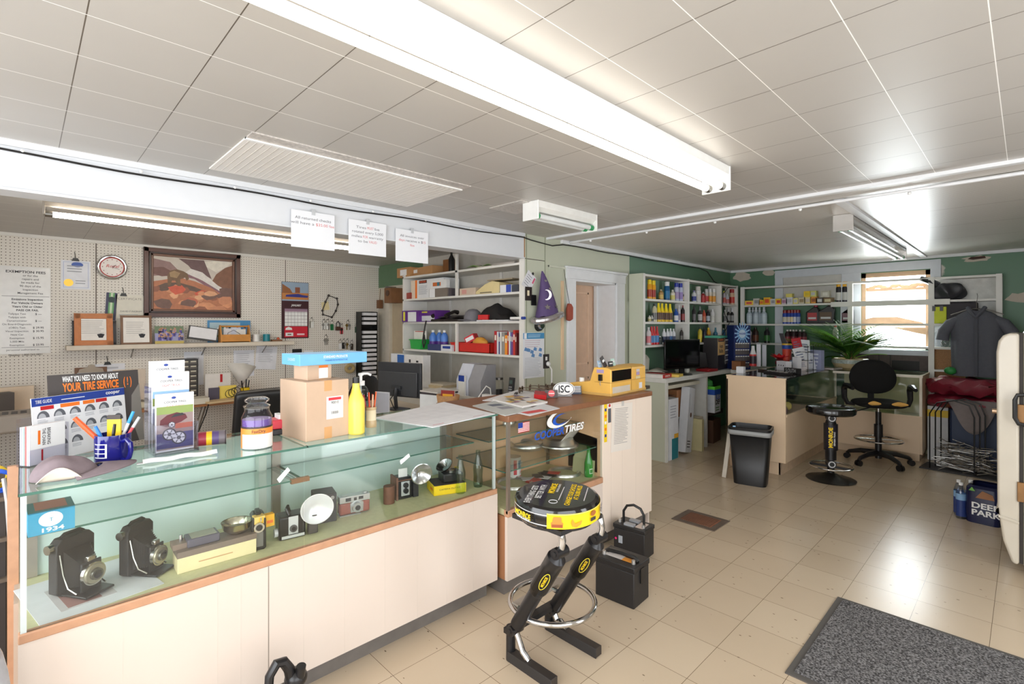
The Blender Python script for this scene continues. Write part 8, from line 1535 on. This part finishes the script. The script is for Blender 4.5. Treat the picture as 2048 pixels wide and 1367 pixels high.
for yy in (-.05,.03): MB().box(-.04,.03,yy-.018,yy+.018,.2,.214,M((150,152,156),.4)).build('vent_cap',t)
MB().box(.035,.09,-.055,.045,.2005,.202,M((206,190,180),.5)).build('label',t); mb = MB().decal((-.06,-.0755,.1),FX,FV,.03,.05,M((170,176,184),.5)).disc((-.095,-.0755,.1),FX,FV,.008,M((236,30,120),.4),12); mb.build('sticker',t)
# battery with loop handle at the bottom edge of the picture
t = thing('car_battery','black loop-handled battery at the foot of the long counter front','car battery',(-1.86,.67,0),.1); MB().box(-.09,.09,-.12,.12,0,.1,M((34,32,32),.5)).cyl((0,.03,.1),(0,.03,.25),.045,.035,SHK,16).build('case',t,bevel=.006); MB().tube([(0,-.05,.1),(0,-.055,.24),(0,-.05,.32),(0,-.025,.352),(0,.0,.345),(0,.02,.31),(0,.03,.26)],[.014,.015,.016,.017,.018,.019,.02],SHK,10).build('loop_handle',t); MB().ball((0,.045,.265),.04,SHK,16,10,(1,1,.9)).cyl((.02,.05,.27),(.03,.05,.318),.017,.017,SHK,14).build('terminal_cover',t)
# trash can
t = thing('trash_can','black plastic trash can with grey rim beside the tan showcase','trash can',(-1.905,5.14,0),math.radians(12)); TB = M((22,21,22),.4)
def rr_(w,d,r_=.05,n=5): return [(sx_*(w/2-r_)+r_*math.cos(a),sy_*(d/2-r_)+r_*math.sin(a)) for sx_,sy_,a0 in ((1,1,0),(-1,1,90),(-1,-1,180),(1,-1,270)) for a in [math.radians(a0+90*k/n) for k in range(n+1)]]
def loft(rings,m,cap0=True):
    mb = MB(); n = len(rings[0][0]);
    for (p0,z0),(p1,z1) in zip(rings[:-1],rings[1:]): mb.add([(x,y,z0) for x,y in p0]+[(x,y,z1) for x,y in p1],[(i,(i+1) % n,n+(i+1) % n,n+i) for i in range(n)],m)
    if cap0: mb.add([(x,y,rings[0][1]) for x,y in rings[0][0]],[tuple(reversed(range(n)))],m)
    return mb
loft([(rr_(.29,.22),0),(rr_(.36,.27),.49)],TB).build('bin',t,solidify=.006); loft([(rr_(.385,.295),.485),(rr_(.39,.3),.53)],M((150,152,152),.4),False).build('rim_band',t,solidify=.01)
loft([(rr_(.38,.29),.53),(rr_(.385,.295),.555),(rr_(.36,.27),.56),(rr_(.34,.25),.46)],TB,False).build('rim',t); MB().box(-.14,-.115,-.14,-.135,.49,.57,M((150,190,226),.5)).build('blue_sticker',t)
solo(MB().box(-.02,.02,-.006,.006,0,.5,M((214,206,192),.6)),'wood_strip','white painted strip of wood leaning behind the trash can','wood strip',(-2.16,5.12,.004),.1,rx=.0,ry=.12)
# second stool and drafting chair
c = Vector((-1.385,5.83,0)); t = thing('shop_stool','round black stool on a single shock absorber post beside the tan showcase','stool',c)
MB().lathe([(0,0),(.215,0),(.22,.008),(.19,.018),(.09,.04),(.05,.065),(0,.07)],M((34,30,28),.3,.2,.1),n=40).build('base',t); MB().cyl((0,0,.07),(0,0,.22),.032,.032,SHK,18).cyl((0,0,.2),(0,0,.3),.05,.05,SHK,20).cyl((0,0,.3),(0,0,.56),.062,.062,SHK,24).cyl((0,0,.56),(0,0,.6),.05,.04,SHK,20).build('shock_tube',t)
lk = Vector((.43,-.9,0)).normalized(); sd = Vector((.9,.43,0)).normalized()
mb = MB(); p0 = lk*.064
for k in range(9):
    a0,a1 = math.radians(-64.5-55+k*12.2),math.radians(-64.5-55+(k+1)*12.2); mb.quad((.0625*math.cos(a0),.0625*math.sin(a0),.315),(.0625*math.cos(a1),.0625*math.sin(a1),.315),(.0625*math.cos(a1),.0625*math.sin(a1),.55),(.0625*math.cos(a0),.0625*math.sin(a0),.55),M((30,26,40),.4))
mb.text('MONROE',.035,p0+UZ*.43-sd*.012,(0,0,1),-sd,YEL,.2,.04,lift=.002).text('SENSA-TRAC',.012,p0+UZ*.42+sd*.02,(0,0,1),-sd,WHITE,.14,.02,lift=.002); mb.build('label',t)
for z in (.62,.16): MB().cyl(lk*-.05+UZ*z,lk*.05+UZ*z,.04,.04,SHK,20).ring(lk*.05+UZ*z,.03,.007,WHITE,'z',4,4).build('eye',t) if False else MB().cyl(lk*-.05+UZ*z,lk*.05+UZ*z,.04,.04,SHK,20).cyl(lk*.05+UZ*z,lk*.052+UZ*z,.032,.032,M((206,206,206),.4),20).cyl(lk*.052+UZ*z,lk*.054+UZ*z,.022,.022,SHK,16).build('eye',t)
MB().ring((0,0,.135),.19,.009,CHR,'z',44,8).build('foot_ring',t); MB().box(-.19,.19,-.012,.012,.12,.14,SHK).build('ring_bracket',t)
MB().lathe([(0,.66),(.2,.66),(.217,.675),(.22,.71),(.21,.728),(.19,.735),(0,.735)],M((18,17,17),.2,0,.05,coat=.4),n=44).build('seat',t)
t = thing('drafting_chair','black drafting chair with worn yellow patches on its seat','chair',(-1.17,6.88,0),math.radians(-63)); FAB = M((14,12,12),.9,0,.1,60,.1)   # local +X is the front of the chair
rs = random.Random(9)
for k in range(5):
    a = k*2*PI/5+.35; e = Vector((.31*math.cos(a),.31*math.sin(a),0)); MB().tube([Vector((0,0,.12)),e*.55+UZ*.115,e*.92+UZ*.085,e+UZ*.06],[.035,.028,.022,.018],SHK,8).build('base_arm',t); w_ = Vector((-math.sin(a),math.cos(a),0))
    for s in (-1,1): MB().cyl(e+UZ*.032+w_*s*.008,e+UZ*.032+w_*s*.026,.031,.031,SHK,16).build('caster',t)
MB().cyl((0,0,.06),(0,0,.3),.032,.032,SHK,16).cyl((0,0,.3),(0,0,.44),.042,.042,SHK,18).cyl((0,0,.44),(0,0,.58),.028,.028,SHK,14).cyl((0,0,.58),(0,0,.64),.014,.014,CHR,12).build('gas_post',t)
MB().ring((0,0,.27),.225,.009,CHR,'z',48,8).build('foot_ring',t)
for k in range(4): MB().cyl((0,0,.27),(.22*math.cos(k*PI/2),.22*math.sin(k*PI/2),.27),.006,.006,CHR,6).build('ring_spoke',t)
def seatf(u,v):
    a = 2*PI*u; s_ = math.sin(PI*v); return Vector((.235*math.copysign(abs(math.cos(a))**.7,math.cos(a))*s_**.4,.25*math.copysign(abs(math.sin(a))**.7,math.sin(a))*s_**.4,.675-.04*math.cos(PI*v)))
MB().grid(seatf,36,12,FAB).build('seat',t)
for yy,sx_ in ((-.11,.8),(.12,1.0)):
    r9 = random.Random(int(yy*100)); n = 14; MB().grid(lambda u,v: Vector((.218+.024*math.sin(PI*v)*0+.021*math.sin(v*PI),yy+(.075*sx_*(1+.15*math.sin(9*u)))*(2*u-1)*math.sin(PI*v*.9+.15),.697+.05*(v-.45))),12,6,M((226,176,92),.8)).build('foam_patch',t)
def backf(u,v):
    a = 2*PI*u; s_ = math.sin(PI*v)**.5; yy = .235*math.copysign(abs(math.cos(a))**.8,math.cos(a))*s_; zz = .195*math.copysign(abs(math.sin(a))**.85,math.sin(a))*s_
    return Vector((-.2-.035*math.cos(PI*v)-.08*zz+.25*yy*yy,yy*(1-.12*(zz > 0)*zz/.195),.955+zz))
MB().grid(backf,40,12,FAB).build('backrest',t); MB().box(-.25,-.235,-.03,.03,.66,.86,SHK).build('back_bar',t)
for s in (-1,1): MB().tube([(-.02,s*.22,.655),(-.03,s*.29,.66),(-.05,s*.315,.72),(-.06,s*.315,.82),(-.02,s*.31,.862),(.06,s*.3,.868),(.16,s*.29,.85)],[.022,.024,.026,.03,.034,.032,.02],SHK,8).build('armrest',t)
MB().tube([(.05,-.1,.63),(.08,-.2,.6),(.1,-.27,.585)],.006,SHK,6).tube([(.1,-.27,.585),(.11,-.3,.577)],.012,SHK,8).build('lever',t)
# floor vent, rug
vs = [at_z(a,b,0) for a,b in ((1345,1037),(1427,1064),(1460,1043),(1376,1018))]; c = sum(vs,Vector())/4
t = thing('floor_vent','rusty metal floor vent grille in the tile floor','floor vent',c); x0,x1,y0,y1 = -.175,.175,-.145,.145
MB().box(x0,x1,y0,y1,0,.006,M((128,112,100),.45,.5,.15)).build('frame',t,bevel=.002); mb = MB().box(x0+.05,x1-.05,y0+.05,y1-.05,.006,.008,M((150,98,72),.6,.2,.2))
for k in range(16): mb.box(x0+.055+k*.0152,x0+.06+k*.0152,y0+.05,y1-.05,.008,.0095,M((110,84,70),.5,.4))
mb.build('grille',t)
def rugm():
    m = bpy.data.materials.new('speckled_rug'); m.use_nodes = True; nt = m.node_tree; b = nt.nodes['Principled BSDF']; b.inputs['Roughness'].default_value = 1
    tc = nt.nodes.new('ShaderNodeTexCoord'); n1 = nt.nodes.new('ShaderNodeTexNoise'); n1.inputs['Scale'].default_value = 130; n1.inputs['Detail'].default_value = 3; nt.links.new(tc.outputs['Object'],n1.inputs['Vector'])
    cr = nt.nodes.new('ShaderNodeValToRGB'); cr.color_ramp.elements[0].position = .38; cr.color_ramp.elements[0].color = (*lin((48,46,46)),1); cr.color_ramp.elements[1].position = .68; cr.color_ramp.elements[1].color = (*lin((148,146,146)),1)
    nt.links.new(n1.outputs['Fac'],cr.inputs['Fac']); n2 = nt.nodes.new('ShaderNodeTexNoise'); n2.inputs['Scale'].default_value = 2.5; nt.links.new(tc.outputs['Object'],n2.inputs['Vector'])
    mx = nt.nodes.new('ShaderNodeMix'); mx.data_type = 'RGBA'; mx.blend_type = 'MULTIPLY'; mx.inputs['Factor'].default_value = .4; nt.links.new(cr.outputs['Color'],mx.inputs['A']); nt.links.new(n2.outputs['Color'],mx.inputs['B']); nt.links.new(cr.outputs['Color'],b.inputs['Base Color'])
    bp = nt.nodes.new('ShaderNodeBump'); bp.inputs['Distance'].default_value = .01; nt.links.new(n1.outputs['Fac'],bp.inputs['Height']); nt.links.new(bp.outputs['Normal'],b.inputs['Normal']); return m
t = thing('door_mat','large dark grey speckled entrance mat on the tile floor','mat',(.2,2.88,0)); MB().box(-.955,1.1,-.447,.447,0,.006,M((86,82,78),.7)).build('rubber_border',t); MB().box(-.925,1.1,-.415,.417,.004,.012,rugm()).build('carpet',t)
# refrigerator seen from its side
FRC = M((196,188,172),.35,0,.05,6,coat=.3); t = thing('refrigerator','old cream rounded refrigerator at the right edge','refrigerator',(0,4.42,0))
dp = [(-.135,.40),(-.125,.33),(-.11,.2),(-.07,.07),(-.045,.06),(-.037,.08),(-.037,1.5),(-.08,1.5),(-.11,1.485),(-.13,1.45),(-.14,1.38)]
MB().prism(dp,.62,FRC,((0,.62,0),(1,0,0),(0,0,1))).build('door',t,bevel=.02,seg=4)
MB().prism([(-.128,.40),(-.14,.39),(-.142,.375),(-.125,.355),(-.07,.345),(-.037,.335),(-.037,.32),(-.07,.33),(-.13,.34)][::-1],.64,FRC,((0,.63,0),(1,0,0),(0,0,1))).build('trim_band',t)
MB().box(-.037,-.02,.02,.6,.07,1.5,M((50,44,40),.7)).build('door_gasket',t); MB().box(-.02,.68,.0,.62,.04,1.53,FRC).build('cabinet',t,bevel=.03,seg=4)
for z in (1.0,.52): MB().box(-.046,-.008,-.012,.004,z-.06,z+.06,M((140,104,66),.5,.6,.2)).build('hinge',t,bevel=.003)
MB().tube([(.035,-.012,1.13),(.03,-.04,1.13),(-.045,-.04,1.12),(-.055,-.04,1.09),(-.055,-.04,.98),(-.04,-.04,.945),(.03,-.04,.93),(.035,-.012,.93)],.012,BLACK,8).build('handle',t); MB().cyl((-.135,.05,1.0),(-.16,.05,1.0),.015,.015,M((190,160,130),.4,.6),10).build('latch_stud',t)
# water bottles pack
t = thing('water_pack','dark blue wrapped pack of water bottles on the floor by the refrigerator','water pack',(-.235,5.47,0),-.1); WB = M((18,24,62),.25,0,.1)
loft([(rr_(.2,.24,.04),0),(rr_(.21,.25,.04),.1),(rr_(.2,.24,.04),.27),(rr_(.16,.2,.04),.29)],WB).build('wrap',t); mb = MB().text('DEER',.042,(.02,-.126,.14),FX,FV,WHITE,.17,.03).text('PARK',.042,(.02,-.126,.085),FX,FV,WHITE,.17,.03); mb.poly((.02,-.125,.2),FX,FV,[(-.06,0),(.05,0),(.04,.04),(-.02,.06)],M((150,100,60),.5),.001).poly((-.06,-.125,.25),FX,FV,[(-.02,0),(.02,0),(.0,.03)],M((110,170,70),.5),.001); mb.build('lettering',t)
for k,(dx,dy) in enumerate(((-.14,-.04),(-.16,.04),(-.09,.09))):
    b = thing('water_bottle',['clear water bottle with blue label at the front of the water pack','clear water bottle leftmost beside the water pack','clear water bottle behind the water pack corner'][k],'bottle',(-.235+dx,5.45+dy,0),0,'loose bottles by the water pack'); MB().lathe([(0,0),(.032,0),(.033,.2),(.02,.25),(.012,.26),(.012,.27)],thin_glass('pet_bottle',(220,226,236),1,.06,1.6),n=14).build('bottle',b); MB().cyl((0,0,.265),(0,0,.285),.014,.014,WHITE,10).build('cap',b); MB().lathe([(.0335,.02),(.0335,.15)],M((40,60,120),.4),n=14).build('label',b); MB().lathe([(.0337,.15),(.0337,.2)],M((130,170,210),.4),n=14).build('label_top',b)
# corner heap: blue bin, red bag, grey cloth, hanger rack with wires, tyre stack of white box
t = thing('storage_bin','dark blue storage bin in the far right corner','bin',(-.36,7.62,0)); MB().box(-.25,.26,-.2,.2,0,.62,M((30,46,76),.5)).build('bin',t,bevel=.02)
solo(MB().grid(lambda u,v: Vector((.42*math.cos(2*PI*u)*math.sin(PI*v)**.5,.22*math.sin(2*PI*u)*math.sin(PI*v)**.5,.075-.085*math.cos(PI*v)+(.03*math.sin(12*PI*u+5*v)+.025*math.sin(26*PI*u-9*v)+.02*math.sin(17*v))*math.sin(PI*v))),40,14,M((120,24,44),.35,0,.15,12,.5,coat=.5)),'wrapped_bundle','upper dark red plastic wrapped bundle on the blue bin','bundle',(-.42,7.55,.79)); solo(MB().grid(lambda u,v: Vector((.4*math.cos(2*PI*u)*math.sin(PI*v)**.5,.22*math.sin(2*PI*u)*math.sin(PI*v)**.5,.07-.07*math.cos(PI*v)+(.02*math.sin(10*PI*u)+.02*math.sin(28*PI*u+7*v))*math.sin(PI*v))),40,12,M((130,30,50),.35,0,.15,12,.5,coat=.5)),'wrapped_bundle','lower dark red plastic wrapped bundle on the blue bin','bundle',(-.42,7.54,.622))
solo(MB().grid(lambda u,v: Vector(((u-.5)*.5*(1-.3*v),-.26-.03*math.sin(7*u)-.02*v,.74-.36*v*(math.sin(PI*u)**.6)+.0*u)),22,10,M((132,122,120),.85,0,.08,30)),'grey_cloth','grey cloth drooping in front of the blue bin','cloth',(-.4,7.57,0),solidify=.006)
t = thing('paper_crate','white carton with yellow band beside the blue bin','box',(-.72,7.6,0)); MB().box(-.09,.09,-.1,.1,0,.62,M((206,206,206),.5)).build('carton',t); MB().box(-.091,.091,-.101,.101,.5,.58,M((226,190,40),.5)).build('band',t)
solo(MB().ball((0,0,.03),.05,GRN,12,8,(1.1,.7,.9)),'green_pack','small green pack on top of the red bundles','pack',(-.62,7.6,1.0))
t = thing('hanger_heap','heap of silver wire hangers in a dark wire rack on the floor','wire heap',(-.47,7.12,0),-.1); HW_ = M((170,168,164),.25,.9); rh = random.Random(17); mb = MB()
for k in range(150):
    x,y,z = (rh.random()-.5)*.36+.03,(rh.random()-.5)*.24,.03+.26*rh.random()*(1-.5*abs(rh.random()-.5)); a = rh.random()*PI; l = .08+.09*rh.random()
    mb.cyl((x-l*math.cos(a),y-l*.4*math.sin(a),z+.09*(rh.random()-.5)),(x+l*math.cos(a),y+l*.4*math.sin(a),z+.09*(rh.random()-.5)),.0042,.0042,HW_,4)
o = mb.build('wires',t); o['kind'] = 'stuff'
for yy in (-.12,0,.12): MB().tube([(-.26+.2*(yy+.12),yy,.0),(-.26+.2*(yy+.12),yy,.6),(-.2+.2*(yy+.12),yy,.72),(-.06+.2*(yy+.12),yy,.76),(.06+.2*(yy+.12),yy,.72),(.1+.2*(yy+.12),yy,.6),(.1+.2*(yy+.12),yy,0)],.007,BLACK,6).build('hoop',t)
MB().box(-.34,.3,-.17,.17,.0,.012,M((40,36,36),.5)).build('tray',t)
# ================================================================== clutter at the left edge of the picture
t = thing('cardboard_box','brown open carton with clutter behind the left end of the long counter','box',(-3.25,-.20,0)); MB().box(-.2,.2,-.12,.13,0,.55,M((96,74,56),.7)).build('carton',t)
cl = [('wire_coil','blue wire coil on the clutter left of the counter',(40,90,200),'wire',(-2.72,-.19,.95)),('wire_coil','yellow wire coil on the clutter left of the counter',(226,190,40),'wire',(-2.80,-.2,.99))]
t = thing('parts_rack','dark parts rack standing left of the long counter','rack',(-2.86,-.065,0)); MB().box(-.22,.2,-.2,.02,0,.9,M((54,46,42),.6)).build('case',t)
for z in (.6,.75,.9): MB().box(-.23,.22,-.2,.025,z,z+.015,M((90,78,66),.6)).build('shelf',t)
for nm,lb,c,cat,p in cl:
    mb = MB()
    for k in range(4): mb.ring((0,0,.006*k),.05-.004*k,.006,M(c,.4),'x',20,6)
    solo(mb,nm,lb,cat,Vector(p)*Vector((1,1,0)).length if False else (p[0],p[1]+.12,.945))
solo(MB().tube([(0,0,.98),(.03,.01,.9),(.05,.02,.7),(.04,.03,.5),(.02,.02,.2),(.0,0,.01)],.007,M((170,168,166),.4),8),'hose','pale hose hanging down past the left end of the counter','hose',(-2.66,-.05,0))
for k,(c,z,lb) in enumerate((((40,150,60),.56,'green'),((226,110,40),.62,'orange'),((206,50,60),.555,'red'),((240,200,60),.57,'yellow'))): solo(MB().box(-.03,.03,-.03,.03,0,.05,M(c,.5)),'small_pack','%s small pack in the clutter left of the counter' % lb,'pack',(-2.72-.09*(k//2),-.2+.075*(k % 2),.9155),.3*k,'small packs left of the counter')
solo(MB().grid(lambda u,v: Vector((.1*math.cos(2*PI*u)*math.sin(PI*v)**.6,.09*math.sin(2*PI*u)*math.sin(PI*v)**.6,.1-.1*math.cos(PI*v)+.012*math.sin(9*2*PI*u)*math.sin(PI*v))),30,10,M((170,176,186),.2,.3,.15,20)),'plastic_bag','silvery crumpled plastic bag at the lower left corner','bag',(-1.96,-.14,.42)) if False else None
t = thing('plastic_bag','silvery plastic bag on a low stand at the lower left corner','bag',(-1.99,-.115,0)); MB().grid(lambda u,v: Vector((.1*math.cos(2*PI*u)*math.sin(PI*v)**.6,.1*math.sin(2*PI*u)*math.sin(PI*v)**.6,.355-.355*math.cos(PI*v)+.02*math.sin(9*2*PI*u)*math.sin(PI*v))),30,14,M((176,182,192),.2,.3,.15,20)).build('bag',t)
